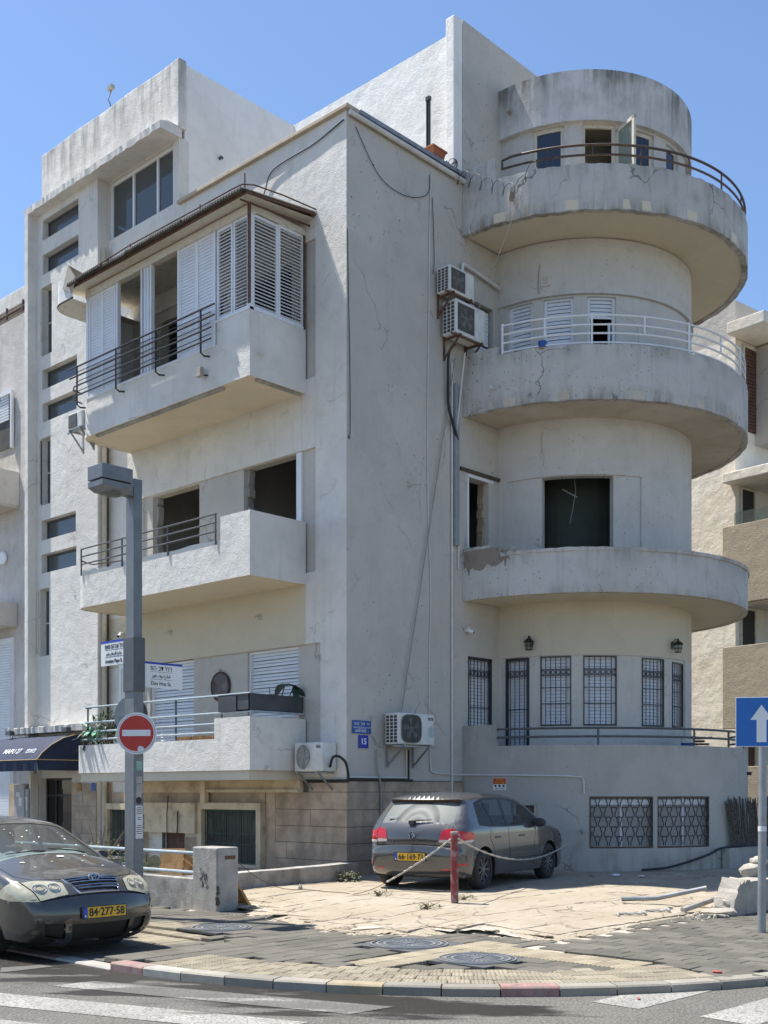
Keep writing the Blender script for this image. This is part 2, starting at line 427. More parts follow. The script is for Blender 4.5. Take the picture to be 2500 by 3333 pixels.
def carpaint(name, col, dust):
    m, nt, b, L = newmat(name)
    p = opos(nt)
    n = noise(nt, p, 2.2, 6, .65); n2 = noise(nt, p, 14, 5, .7)
    g = nt.nodes.new('ShaderNodeNewGeometry')
    sx = nd(nt, 'ShaderNodeSeparateXYZ'); L(g.outputs['Normal'], sx.inputs[0])
    up = nd(nt, 'ShaderNodeMapRange', inp={'From Min': -.1, 'From Max': .9}); L(sx.outputs[2], up.inputs[0])
    d = nd(nt, 'ShaderNodeMath', operation='MULTIPLY'); L(up.outputs[0], d.inputs[0]); L(ramp(nt, n, [(.25, .45), (.7, 1.0)]), d.inputs[1])
    d2 = nd(nt, 'ShaderNodeMath', operation='MULTIPLY', inp={1: dust}); L(d.outputs[0], d2.inputs[0])
    c = mixc(nt, d2.outputs[0], col, (.21, .195, .17))      # settled dust lies on upward faces
    c = mixc(nt, ramp(nt, n2, [(.58, 0.0), (.75, .25)]), c, (.20, .19, .17))
    L(c, b.inputs['Base Color'])
    r = nd(nt, 'ShaderNodeMapRange', inp={'To Min': .22, 'To Max': .55}); L(d2.outputs[0], r.inputs[0]); L(r.outputs[0], b.inputs['Roughness'])
    b.inputs['Metallic'].default_value = .35
    b.inputs['Coat Weight'].default_value = 1.0
    b.inputs['Coat Roughness'].default_value = .05
    M[name] = m
carpaint('paint_golf', (.070, .071, .073), .30)
carpaint('paint_corolla', (.045, .043, .040), .32)
simple('lamp_red', (.42, .012, .012), .18, var=.15, coat=.5, obj=True)
simple('lamp_clear', (.55, .5, .46), .2, coat=.5, obj=True)
simple('headlamp', (.42, .395, .29), .12, var=.25, vscale=5, coat=1.0, obj=True)
simple('chrome', (.55, .56, .58), .2, 1.0, var=.05, obj=True)
simple('rim_alloy', (.16, .16, .165), .45, .7, var=.15, obj=True)
simple('plastic_dark', (.035, .035, .036), .6, var=.2, obj=True)
simple('seat_cloth', (.05, .05, .052), .95, obj=True)
simple('sunshade_teal', (.40, .50, .48), .6, var=.25, vscale=6, obj=True)
simple('dropping', (.72, .71, .67), .9, obj=True)

# ---------------------------------------------------------------- mesh helpers
class MB:
    def __init__(s): s.v = []; s.f = []
    def quad(s, a, b, c, d):
        n = len(s.v); s.v += [a, b, c, d]; s.f.append((n, n + 1, n + 2, n + 3)); return s
    def tri(s, a, b, c):
        n = len(s.v); s.v += [a, b, c]; s.f.append((n, n + 1, n + 2)); return s
    def box(s, x0, x1, y0, y1, z0, z1):
        n = len(s.v)
        s.v += [(x0, y0, z0), (x1, y0, z0), (x1, y1, z0), (x0, y1, z0), (x0, y0, z1), (x1, y0, z1), (x1, y1, z1), (x0, y1, z1)]
        for q in ((3, 2, 1, 0), (4, 5, 6, 7), (0, 1, 5, 4), (1, 2, 6, 5), (2, 3, 7, 6), (3, 0, 4, 7)):
            s.f.append(tuple(n + k for k in q))
        return s
    def bar(s, a, b, w, h=None, up=(0, 0, 1)):
        """rectangular bar from a to b"""
        h = h or w
        a = Vector(a); b = Vector(b); d = (b - a).normalized(); u = Vector(up)
        if abs(d.dot(u)) > .98: u = Vector((1, 0, 0))
        r = d.cross(u).normalized(); u = r.cross(d)
        n = len(s.v)
        for p in (a, b):
            for i, j in ((-1, -1), (1, -1), (1, 1), (-1, 1)):
                s.v.append(tuple(p + r * (i * w / 2) + u * (j * h / 2)))
        for q in ((0, 1, 2, 3), (7, 6, 5, 4), (0, 4, 5, 1), (1, 5, 6, 2), (2, 6, 7, 3), (3, 7, 4, 0)):
            s.f.append(tuple(n + k for k in q))
        return s
    def tube(s, pts, r, seg=8, closed=False, cap=True):
        pts = [Vector(p) for p in pts]; N = len(pts); n0 = len(s.v); prev = None
        for i, p in enumerate(pts):
            a = pts[i - 1] if (i > 0 or closed) else p
            b = pts[(i + 1) % N] if (i < N - 1 or closed) else p
            d = (b - a).normalized()
            if prev is None:
                u = Vector((0, 0, 1)) if abs(d.z) < .9 else Vector((1, 0, 0))
            else:
                u = prev
            rr = d.cross(u)
            if rr.length < 1e-6: rr = d.cross(Vector((.3, .8, .5)))
            rr.normalize(); u = rr.cross(d); prev = u
            rad = r[i] if isinstance(r, (list, tuple)) else r
            for k in range(seg):
                t = 2 * pi * k / seg
                s.v.append(tuple(p + (rr * cos(t) + u * sin(t)) * rad))
        for i in range(N if closed else N - 1):
            j = (i + 1) % N
            for k in range(seg):
                l = (k + 1) % seg
                s.f.append((n0 + i * seg + k, n0 + i * seg + l, n0 + j * seg + l, n0 + j * seg + k))
        if cap and not closed:
            s.f.append(tuple(n0 + k for k in reversed(range(seg))))
            s.f.append(tuple(n0 + (N - 1) * seg + k for k in range(seg)))
        return s
    def lathe(s, prof, seg=32, origin=(0, 0, 0), axis='Z', full=True):
        o = Vector(origin); n0 = len(s.v); P = len(prof)
        for k in range(seg):
            t = 2 * pi * k / seg
            for (r, h) in prof:
                if axis == 'Z': p = (r * cos(t), r * sin(t), h)
                elif axis == 'Y': p = (r * cos(t), h, r * sin(t))
                else: p = (h, r * cos(t), r * sin(t))
                s.v.append(tuple(o + Vector(p)))
        for k in range(seg):
            l = (k + 1) % seg
            for i in range(P - 1):
                s.f.append((n0 + k * P + i, n0 + l * P + i, n0 + l * P + i + 1, n0 + k * P + i + 1))
        return s
    def prism(s, poly, z0, z1, top=True, bottom=True):
        n = len(s.v); N = len(poly)
        s.v += [(p[0], p[1], z0) for p in poly] + [(p[0], p[1], z1) for p in poly]
        for i in range(N):
            j = (i + 1) % N
            s.f.append((n + i, n + j, n + N + j, n + N + i))
        if top: s.f.append(tuple(n + N + i for i in range(N)))
        if bottom: s.f.append(tuple(n + i for i in reversed(range(N))))
        return s
    def disc(s, c, r, nrm, th=.01, seg=28, ry=None):
        c = Vector(c); d = Vector(nrm).normalized()
        u = Vector((0, 0, 1)) if abs(d.z) < .9 else Vector((1, 0, 0))
        rr = u.cross(d).normalized(); u = d.cross(rr); ry = ry or r
        n = len(s.v)
        for h in (0, th):
            for k in range(seg):
                t = 2 * pi * k / seg
                s.v.append(tuple(c + rr * (r * cos(t)) + u * (ry * sin(t)) + d * h))
        s.f.append(tuple(n + seg + k for k in range(seg)))
        s.f.append(tuple(n + k for k in reversed(range(seg))))
        for k in range(seg):
            l = (k + 1) % seg
            s.f.append((n + k, n + l, n + seg + l, n + seg + k))
        return s
    def mesh(s, name, off=(0, 0, 0), merge=False, recalc=True):
        me = bpy.data.meshes.new(name)
        me.from_pydata([(x - off[0], y - off[1], z - off[2]) for x, y, z in s.v], [], s.f)
        if merge or recalc:
            bm = bmesh.new(); bm.from_mesh(me)
            if merge: bmesh.ops.remove_doubles(bm, verts=bm.verts, dist=1e-4)
            if recalc: bmesh.ops.recalc_face_normals(bm, faces=bm.faces)
            bm.to_mesh(me); bm.free()
        return me
    def build(s, name, mat, parent=None, smooth=False, merge=False, local=False, bevel=0, recalc=True):
        """one mesh object; coordinates are world ones unless local"""
        xs = [p[0] for p in s.v]; ys = [p[1] for p in s.v]; zs = [p[2] for p in s.v]
        off = (0, 0, 0) if local else ((min(xs) + max(xs)) / 2, (min(ys) + max(ys)) / 2, min(zs))
        me = s.mesh(name, off, merge or smooth or bevel > 0, recalc)
        o = bpy.data.objects.new(name, me)
        me.materials.append(M[mat] if isinstance(mat, str) else mat)
        COL.objects.link(o)
        o.location = off
        if parent is not None:
            o.parent = parent
            if not local:
                o.location = Vector(off) - worldloc(parent)
        if smooth:
            me.polygons.foreach_set('use_smooth', [True] * len(me.polygons))
            md = o.modifiers.new('ws', 'EDGE_SPLIT'); md.split_angle = radians(40)
        if bevel:
            md = o.modifiers.new('bv', 'BEVEL'); md.width = bevel; md.segments = 2; md.limit_method = 'ANGLE'
        return o
def worldloc(o):
    l = Vector(o.location)
    while o.parent is not None:
        o = o.parent; l = l + Vector(o.location)
    return l
def tag(o, label=None, cat=None, group=None, kind=None):
    if label: o['label'] = label
    if cat: o['category'] = cat
    if group: o['group'] = group
    if kind: o['kind'] = kind
    return o
def thing(name, label, cat, loc=(0, 0, 0), rot=(0, 0, 0), group=None):
    o = bpy.data.objects.new(name, None); COL.objects.link(o)
    o.empty_display_size = .1
    o.location = loc; o.rotation_euler = rot
    return tag(o, label, cat, group)
def struct(name, loc=(0, 0, 0)):
    o = bpy.data.objects.new(name, None); COL.objects.link(o); o.location = loc; o['kind'] = 'structure'
    return o
_unit = None
def unitbox():
    global _unit
    if _unit is None:
        _unit = MB().box(-.5, .5, -.5, .5, -.5, .5).mesh('unit_box')
    return _unit
_mc = {}
def meshmat(me, mat):
    """a copy of shared mesh data carrying one material"""
    k = (me.name, mat)
    if k not in _mc:
        m2 = me.copy(); m2.materials.clear(); m2.materials.append(M[mat]); _mc[k] = m2
    return _mc[k]
def piece(name, me, mat, parent, loc, scale=(1, 1, 1), rot=(0, 0, 0)):
    """an instance of shared mesh data; loc in world coordinates"""
    o = bpy.data.objects.new(name, meshmat(me, mat)); COL.objects.link(o)
    o.location = Vector(loc) - (worldloc(parent) if parent is not None else Vector((0, 0, 0)))
    o.scale = scale; o.rotation_euler = rot
    o.parent = parent
    return o
def boxpiece(name, mat, parent, x0, x1, y0, y1, z0, z1):
    return piece(name, unitbox(), mat, parent, ((x0 + x1) / 2, (y0 + y1) / 2, (z0 + z1) / 2), (x1 - x0, y1 - y0, z1 - z0))
def frange(a, b, step):
    n = max(1, int(math.ceil(abs(b - a) / step - 1e-6)))
    return [a + (b - a) * i / n for i in range(n + 1)]
def wallgrid(mb, f, s0, s1, z0, z1, holes=(), th=.25, sstep=None, zstep=None, back=True, ends=True):
    """wall over (s,z) with rectangular holes; f(s,z,d) maps to 3-D, d is the depth into the wall"""
    ss = {s0, s1}; zz = {z0, z1}
    for h in holes: ss |= {h[0], h[1]}; zz |= {h[2], h[3]}
    def cut(st, a, b, step):
        l = sorted(x for x in st if a - 1e-9 <= x <= b + 1e-9)
        if step:
            out = []
            for p, q in zip(l[:-1], l[1:]): out += frange(p, q, step)[:-1]
            l = out + [l[-1]]
        return l
    S = cut(ss, s0, s1, sstep); Z = cut(zz, z0, z1, zstep)
    def inh(s, z): return any(h[0] < s < h[1] and h[2] < z < h[3] for h in holes)
    ns, nz = len(S) - 1, len(Z) - 1
    solid = [[not inh((S[i] + S[i + 1]) / 2, (Z[j] + Z[j + 1]) / 2) for j in range(nz)] for i in range(ns)]
    for i in range(ns):
        for j in range(nz):
            if not solid[i][j]: continue
            a, b, c, d = S[i], S[i + 1], Z[j], Z[j + 1]
            mb.quad(f(a, c, 0), f(b, c, 0), f(b, d, 0), f(a, d, 0))
            if back: mb.quad(f(a, c, th), f(a, d, th), f(b, d, th), f(b, c, th))
            for (di, dj, p, q) in ((-1, 0, (a, c), (a, d)), (1, 0, (b, d), (b, c)), (0, -1, (b, c), (a, c)), (0, 1, (a, d), (b, d))):
                ii, jj = i + di, j + dj
                out = not (0 <= ii < ns and 0 <= jj < nz)
                if (out and ends) or (not out and not solid[ii][jj]):
                    mb.quad(f(*p, 0), f(*p, th), f(*q, th), f(*q, 0))
    return mb
def arcpts(c, r, a0, a1, z, step=4.0):
    return [(c[0] + r * cos(radians(a)), c[1] + r * sin(radians(a)), z) for a in frange(a0, a1, step)]

def textmesh(body, size, align='CENTER', spacing=1.0, bold=0.0):
    c = bpy.data.curves.new('txt', 'FONT'); c.body = body; c.size = size; c.align_x = align; c.align_y = 'CENTER'
    c.space_character = spacing; c.extrude = 0.0015; c.offset = bold
    o = bpy.data.objects.new('txt', c); COL.objects.link(o)
    bpy.context.view_layer.update()
    dg = bpy.context.evaluated_depsgraph_get()
    me = bpy.data.meshes.new_from_object(o.evaluated_get(dg))
    bpy.data.objects.remove(o); bpy.data.curves.remove(c)
    return me
def lettering(name, body, size, mat, parent, loc, right, up=(0, 0, 1), align='CENTER', spacing=1.0, bold=0.0, sx=1.0, local=False, fit=None):
    """flat letters at loc (world, or in the parent's own axes when local)"""
    if any(ord(c) > 1000 for c in body): bold = 0.0
    me = textmesh(body, size, align, spacing, bold)
    if fit:
        xs = [v.co.x for v in me.vertices]; sx = fit / (max(xs) - min(xs))
    me.materials.clear(); me.materials.append(M[mat]); me.name = name
    o = bpy.data.objects.new(name, me); COL.objects.link(o)
    r = Vector(right).normalized(); u = Vector(up).normalized(); n = r.cross(u)
    rot = Matrix((r, u, n)).transposed().to_4x4()
    o.parent = parent
    l = Vector(loc) - (Vector((0, 0, 0)) if (local or parent is None) else worldloc(parent))
    o.matrix_basis = Matrix.Translation(l) @ rot @ Matrix.Diagonal((sx, 1, 1, 1))
    return o
def heb(s): return s[::-1]
# ================================================================ ground, road, pavement
g = MB(); g.quad((-700, -700, -.14), (700, -700, -.14), (700, 700, -.14), (-700, 700, -.14))
g.build('ground', 'ground_soil')['kind'] = 'structure'
ZR = -.08
road = struct('road')
g = MB(); g.quad((-70, -70, ZR), (70, -70, ZR), (70, 70, ZR), (-70, 70, ZR))
g.build('asphalt_surface', 'asphalt', road)
zp = ZR + .004
def marking(poly):
    g = MB(); n = len(poly)
    g.v = [(x, y, zp) for x, y in poly]; g.f = [tuple(range(n))]
    g.build('road_marking', 'road_paint', road)
marking([(-9.02, -5.36), (-8.62, -5.40), (-7.67, -8.24), (-8.13, -8.20)])
marking([(-10.05, -5.2), (-9.57, -5.2), (-8.56, -8.20), (-9.03, -8.2)])
marking([(-11.0, -5.2), (-10.5, -5.2), (-9.5, -8.2), (-9.96, -8.2)])
marking([(-6.40, -9.27), (-4.7, -9.31), (-4.7, -9.74), (-6.41, -9.72)])
marking([(-6.36, -10.22), (-3.2, -10.28), (-3.2, -10.72), (-6.40, -10.68)])
marking([(-6.36, -11.18), (-3.2, -11.24), (-3.2, -11.68), (-6.40, -11.64)])
marking([(-8.80, -4.05), (-8.44, -4.17), (-8.40, -4.36), (-8.96, -4.33)])

KC = (-2.8, -4.95); KR = 5.35
pave = struct('pavement')
poly = [(-7.97, 40), (-7.97, -4.95)] + [(KC[0] + 5.17 * cos(radians(a)), KC[1] + 5.17 * sin(radians(a))) for a in frange(180, 270, 3)] + [(40, -10.12), (40, 40)]
g = MB(); g.prism(poly[::-1], -.135, -.092)
g.build('paving_bed', 'paver_bed', pave)

kerb = struct('kerb')
def kerbpt(s):
    """distance along the kerb line -> point, tangent angle (0 at the start of the bend)"""
    arc = KR * pi / 2
    if s < 0: return (KC[0] - KR, KC[1] - s, -pi / 2)
    if s < arc:
        a = pi + s / KR
        return (KC[0] + KR * cos(a), KC[1] + KR * sin(a), a + pi / 2)
    return (KC[0] + (s - arc), KC[1] - KR, 0)
s = -14.0; k = 0
while s < 22:
    ln = .5 if 0 <= s < 8.4 else 1.0
    x0, y0, t0 = kerbpt(s + .006); x1, y1, t1 = kerbpt(s + ln - .006)
    def inn(x, y, t, d): return (x - sin(t) * d, y + cos(t) * d)
    a = (x0, y0); b = (x1, y1); c = inn(x1, y1, t1, .18); d = inn(x0, y0, t0, .18)
    m = 'kerb_grey'
    if s < -.6: m = 'kerb_white' if k % 2 else 'kerb_red'
    elif s < .4: m = 'kerb_red'
    elif s < .9: m = 'kerb_white'
    elif 2.3 < s < 2.9: m = 'kerb_orange'
    elif 3.9 < s < 4.45: m = 'kerb_red'
    h = -.062 if s < -.7 else (.004 - .066 * max(0, (-.2 - s) / .5) if s < -.2 else .004)
    g = MB(); n = 0
    z = h + random.uniform(-.004, .003)
    cr = .015
    a2 = inn(*a, t0, cr); b2 = inn(*b, t1, cr)
    g.v = [(a[0], a[1], -.2), (b[0], b[1], -.2), (b[0], b[1], z - cr), (a[0], a[1], z - cr), (a2[0], a2[1], z), (b2[0], b2[1], z), (c[0], c[1], z), (d[0], d[1], z), (c[0], c[1], -.2), (d[0], d[1], -.2)]
    g.f = [(0, 1, 2, 3), (3, 2, 5, 4), (4, 5, 6, 7), (7, 6, 8, 9), (1, 8, 6, 5, 2), (0, 3, 4, 7, 9)]
    g.build('kerb_stone', m, kerb)
    s += ln; k += 1

def pavermesh(name, lx, ly, th=.05, bv=.006):
    bm = bmesh.new(); bmesh.ops.create_cube(bm, size=1.0)
    for v in bm.verts: v.co = Vector((v.co.x * lx, v.co.y * ly, (v.co.z - .5) * th))
    top = [e for e in bm.edges if all(abs(v.co.z) < 1e-6 for v in e.verts)]
    bmesh.ops.bevel(bm, geom=top, offset=bv, segments=1, affect='EDGES')
    me = bpy.data.meshes.new(name); bm.to_mesh(me); bm.free()
    return me
LOT = [(-4.55, 1.0), (-4.2, -2.05), (-4.55, -3.0), (-4.83, -4.0), (-5.03, -5.05), (-4.45, -5.75), (-4.02, -6.0), (-4.0, -6.9), (-3.75, -7.2), (-2.6, -7.12), (-1.6, -7.05), (-.7, -7.02), (.3, -7.3), (14, -7.2), (14, 1)]
def zpave(x, y):
    """the pavement dips to the road where the sedan has driven up"""
    a = max(0, min(1, (-5.9 - x) / .5)) * max(0, min(1, (y + 4.75) / .5))
    return -.066 * a * a * (3 - 2 * a)
def inpoly(x, y, P):
    r = False; n = len(P)
    for i in range(n):
        x0, y0 = P[i]; x1, y1 = P[i - 1]
        if (y0 > y) != (y1 > y) and x < (x1 - x0) * (y - y0) / (y1 - y0) + x0: r = not r
    return r
MAN = [(-5.62, -4.76, -6.60, -5.74), (-5.95, -5.16, -7.78, -7.02), (-6.02, -5.28, -3.92, -3.14)]
def zone(x, y):
    if y > 1.2 or x > 9: return None
    r = hypot(x - KC[0], y - KC[1])
    if x < KC[0] and y < KC[1]:
        if r > 5.15: return None
    elif x < -7.95 or y < -10.1: return None
    if inpoly(x, y, LOT) or (x > -4.6 and y > -2.0): return None
    for a, b, c, d in MAN:
        if a - .02 < x < b + .02 and c - .02 < y < d + .02: return None
    ang = math.degrees(atan2(y - KC[1], x - KC[0])) % 360
    if 4.36 < r and 183 < ang < 246: return 'band'
    if -7.1 < y < -6.6 and -6.7 < x < -4.4: return 'guide_a'
    if -5.1 < x < -4.55 and -8.8 < y < -6.6: return 'guide_b'
    if -6.72 < x < -5.6 and -3.95 < y < -2.4: return 'patch'
    return 'grey'
cand = []
PL, PW = .34, .22
for j in range(60):                                     # rows along X (Mapu side)
    y = -7.2 + PW * (j + .5)
    if y > 1.2: break
    for i in range(40):
        x = -7.965 + PL * (i + (.5 if j % 2 else 1.0) - .5 * (0 if j % 2 else 0))
        if not j % 2: x -= PL / 2
        elif i == 0: x = -7.965 + PL / 4
        else: x = -7.965 + PL * i
        ok = all(hypot(x + sx_ * PL / 2 - KC[0], y - PW / 2 - KC[1]) < 5.2 for sx_ in (-1, 1)) or x > KC[0] or y > KC[1]
        if zone(x, y) == 'grey' and ok: cand.append((x, y, 0, .5 if (j % 2 and i == 0) else 1))
for i in range(64):                                     # rows along Y (Dov Hoz side)
    x = -8.0 + PW * (i + .5)
    for j in range(10):
        y = -7.2 - PL * (j + (.5 if i % 2 else .98))
        if y < -7.25 and y - PL / 2 > -10.14 and zone(x, y) == 'grey': cand.append((x, y, 1, 1))
pm = pavermesh('grey_paver', PL - .008, PW - .008)
cl = camo.location
def framex(x, y):
    dx, dy = x - cl.x, y - cl.y
    Y = dx * .7278 + dy * .6858; X = dx * .6858 - dy * .7278
    return abs(X / Y) / .3317, hypot(dx, dy)
cand.sort(key=lambda c: framex(c[0], c[1])[1] + (100 if framex(c[0], c[1])[0] > 1.03 else 0))
rest = MB()
for n, (x, y, o, sc_) in enumerate(cand):
    jz = random.uniform(-.004, .003); tx, ty = random.gauss(0, .006), random.gauss(0, .006)
    if n < 290:
        piece('paver', pm, 'paver_grey', pave, (x, y, jz + zpave(x, y)), (sc_, 1, 1), (tx, ty, (pi / 2 if o else 0) + random.gauss(0, .008)))
    else:
        a, b = (PL * sc_, PW) if not o else (PW, PL)
        rest.box(x - a / 2 + .004, x + a / 2 - .004, y - b / 2 + .004, y + b / 2 - .004, -.09, jz + zpave(x, y))
tag(rest.build('paver_field', 'paver_grey', pave), kind='stuff')
tm = pavermesh('tactile_paver', .19, .19)
for i in range(4):
    r = 4.46 + .195 * i
    n = int(r * radians(62) / .197)
    for k in range(n):
        a = radians(183.5 + 62 * (k + .5) / n)
        piece('tactile_paver', tm, 'paver_tactile', pave, (KC[0] + r * cos(a), KC[1] + r * sin(a), random.uniform(-.004, .003)), (.99, 62 * pi / 180 * r / n / .197, 1), (random.gauss(0, .006), random.gauss(0, .006), a))
gm = pavermesh('guide_paver', .242, .192)
for i in range(12):
    for j in range(2):
        x, y = -6.62 + .2 * (i + .5), -7.1 + .25 * (j + .5)
        if zone(x, y) == 'guide_a': piece('guide_paver', gm, 'paver_guide', pave, (x, y, random.uniform(-.003, .003)), rot=(0, 0, pi / 2))
for j in range(12):
    for i in range(2):
        x, y = -5.1 + .25 * (i + .5), -8.8 + .2 * (j + .5)
        if zone(x, y) in ('guide_b', 'guide_a'): piece('guide_paver', gm, 'paver_guide', pave, (x, y, random.uniform(-.003, .003)))
for i in range(5):
    for j in range(8):
        x, y = -6.72 + .22 * (i + .5), -3.95 + .195 * (j + .5)
        if zone(x, y) == 'patch': piece('tactile_paver', tm, 'paver_tactile', pave, (x, y, zpave(x, y) + random.uniform(-.004, .003)), (1.1, 1, 1))

def manhole(a, b, c, d, label, rot=0.0):
    cx, cy = (a + b) / 2, (c + d) / 2; w = (b - a) / 2
    t = thing('manhole_cover', label, 'manhole', (cx, cy, -.01), group='manhole covers in the pavement')
    g = MB(); g.box(-w, w, -w, w, -.02, .008); g.build('frame', 'iron_cover', t, local=True)
    g = MB(); g.lathe([(.01, .016), (w * .84, .016), (w * .86, .009)], 40); g.build('lid', 'iron_cover', t, local=True)
    g = MB()
    for r0, r1 in ((.60, .66), (.78, .84), (.94, .98)):
        g.lathe([(w * r0, .012), (w * r0, .022), (w * r1, .022), (w * r1, .012)], 40)
    g.build('rim_ring', 'galvanised', t, local=True)
    g = MB()
    for k in range(28):
        an = 2 * pi * k / 28
        g.bar((w * .30 * cos(an), w * .30 * sin(an), .017), (w * .58 * cos(an), w * .58 * sin(an), .017), .014, .010)
    g.box(-w * .2, w * .2, -.02, .02, .01, .024); g.box(-w * .14, w * .14, .04, .06, .01, .024)
    g.build('rib_pattern', 'galvanised', t, local=True)
manhole(*MAN[0], 'iron manhole cover, middle of three, nearest the broken concrete edge')
manhole(*MAN[1], 'iron manhole cover framed by ridged yellow guide pavers, nearest the kerb')
manhole(*MAN[2], 'iron manhole cover in the shadow of the lamp post beside the car nose')

# ---------------------------------------------------------------- parking court
def zlot(x, y):
    t = min((x + 5.2) / 2.8, (y + 7.3) / 2.6)
    t = max(0, min(1, t)); t = t * t * (3 - 2 * t)
    return .010 + .127 * t
lot = struct('parking_court')
g = MB(); g.quad((-5.35, -7.7, -.014), (1.6, -7.7, -.014), (1.6, -1.2, -.014), (-5.35, -1.2, -.014)); g.build('sand_bed', 'rubble', lot)
def sheet(name, mat, x0, x1, y0, y1, step, zf, parent, inside=None):
    g = MB(); X = frange(x0, x1, step); Y = frange(y0, y1, step); idx = {}
    for i, x in enumerate(X):
        for j, y in enumerate(Y):
            idx[i, j] = len(g.v); g.v.append((x, y, zf(x, y)))
    for i in range(len(X) - 1):
        for j in range(len(Y) - 1):
            if inside and not inside((X[i] + X[i + 1]) / 2, (Y[j] + Y[j + 1]) / 2): continue
            g.f.append((idx[i, j], idx[i + 1, j], idx[i + 1, j + 1], idx[i, j + 1]))
    used = sorted({k for f in g.f for k in f}); mp = {k: n for n, k in enumerate(used)}
    g.v = [g.v[k] for k in used]; g.f = [tuple(mp[k] for k in f) for f in g.f]
    return g.build(name, mat, parent, smooth=True)
def lotdist(x, y):
    best = 9
    for i in range(1, len(LOT) - 2):
        (ax, ay), (bx, by) = LOT[i], LOT[i + 1]; dx, dy = bx - ax, by - ay
        t = max(0, min(1, ((x - ax) * dx + (y - ay) * dy) / (dx * dx + dy * dy)))
        best = min(best, hypot(x - ax - dx * t, y - ay - dy * t))
    return best if inpoly(x, y, LOT) else -.02
def inlot(x, y): return inpoly(x + .05 * sin(y * 9.7) + .03 * sin(y * 31 + x * 5) + .02 * sin(y * 67), y + .05 * sin(x * 8.3) + .03 * sin(x * 27 + y * 6) + .02 * sin(x * 71), LOT)
sheet('court_base', 'lot_strip', -5.2, 2.6, -7.5, -1.0, .045, lambda x, y: min(zlot(x, y) - .008 + .003 * sin(x * 17.1 + y * 3) * sin(y * 19.3 - x * 2), -.012 + .16 * lotdist(x, y)), lot, inlot)
sheet('court_base', 'rubble', -4.2, 12, -7.0, .2, .12, lambda x, y: zlot(x, y) - .020 + .004 * sin(x * 17.1 + y * 3) * sin(y * 19.3 - x * 2), lot, lambda x, y: inpoly(x, y, LOT))
def edge_x(y):
    xs = []
    for i in range(len(LOT)):
        (x0, y0), (x1, y1) = LOT[i - 1], LOT[i]
        if (y0 > y) != (y1 > y): xs.append(x0 + (x1 - x0) * (y - y0) / (y1 - y0))
    return min(xs) if xs else -4
y = -6.92; row = 0
while y < -.1:
    w = random.uniform(.40, .52)
    x = edge_x(y + w / 2) + random.uniform(.25, .55)
    xe = 11.5 if y < -4 else (4.2 if y > -3 else 6)
    while x < xe:
        ln = random.uniform(2.2, 5.5)
        g = MB(); X = frange(x + .01, min(xe, x + ln) - .01, .16); Yv = (y + .007, y + w * .5, y + w - .007)
        jz = random.uniform(-.003, .003); n = 0
        wob = [(random.uniform(-.011, .011), random.uniform(-.011, .011), random.uniform(-.004, .004)) for _ in X]
        for i, xx in enumerate(X):
            for k, yy in enumerate(Yv):
                dy = wob[i][0] if k == 0 else (wob[i][1] if k == 2 else 0)
                g.v.append((xx, yy + dy, zlot(xx, yy) + jz + wob[i][2] + (.003 if k == 1 else 0)))
            g.v.append((xx, y + .007 + wob[i][0], zlot(xx, y) - .05)); g.v.append((xx, y + w - .007 + wob[i][1], zlot(xx, y) - .05))
        for i in range(len(X) - 1):
            p, q = i * 5, (i + 1) * 5
            for a, b in ((0, 1), (1, 2), (3, 0), (2, 4)): g.f.append((p + a, q + a, q + b, p + b))
        g.f.append((0, 1, 2, 4, 3)); e = (len(X) - 1) * 5; g.f.append((e, e + 3, e + 4, e + 2, e + 1))
        g.build('concrete_strip', 'lot_strip', lot)
        x += ln
    y += w; row += 1
def rockmesh(name, seed, sub=2):
    rnd = random.Random(seed)
    bm = bmesh.new(); bmesh.ops.create_icosphere(bm, subdivisions=sub, radius=.5)
    dirs = [Vector((rnd.gauss(0, 1), rnd.gauss(0, 1), rnd.gauss(0, 1))).normalized() for _ in range(9)]
    offs = [rnd.uniform(.22, .42) for _ in dirs]
    for v in bm.verts:
        for d, o in zip(dirs, offs):
            t = v.co.dot(d) - o
            if t > 0: v.co -= d * t
    me = bpy.data.meshes.new(name); bm.to_mesh(me); bm.free()
    return me
ROCKS = [rockmesh('chunk', i) for i in range(6)]
rnd = random.Random(3)
grit = MB()
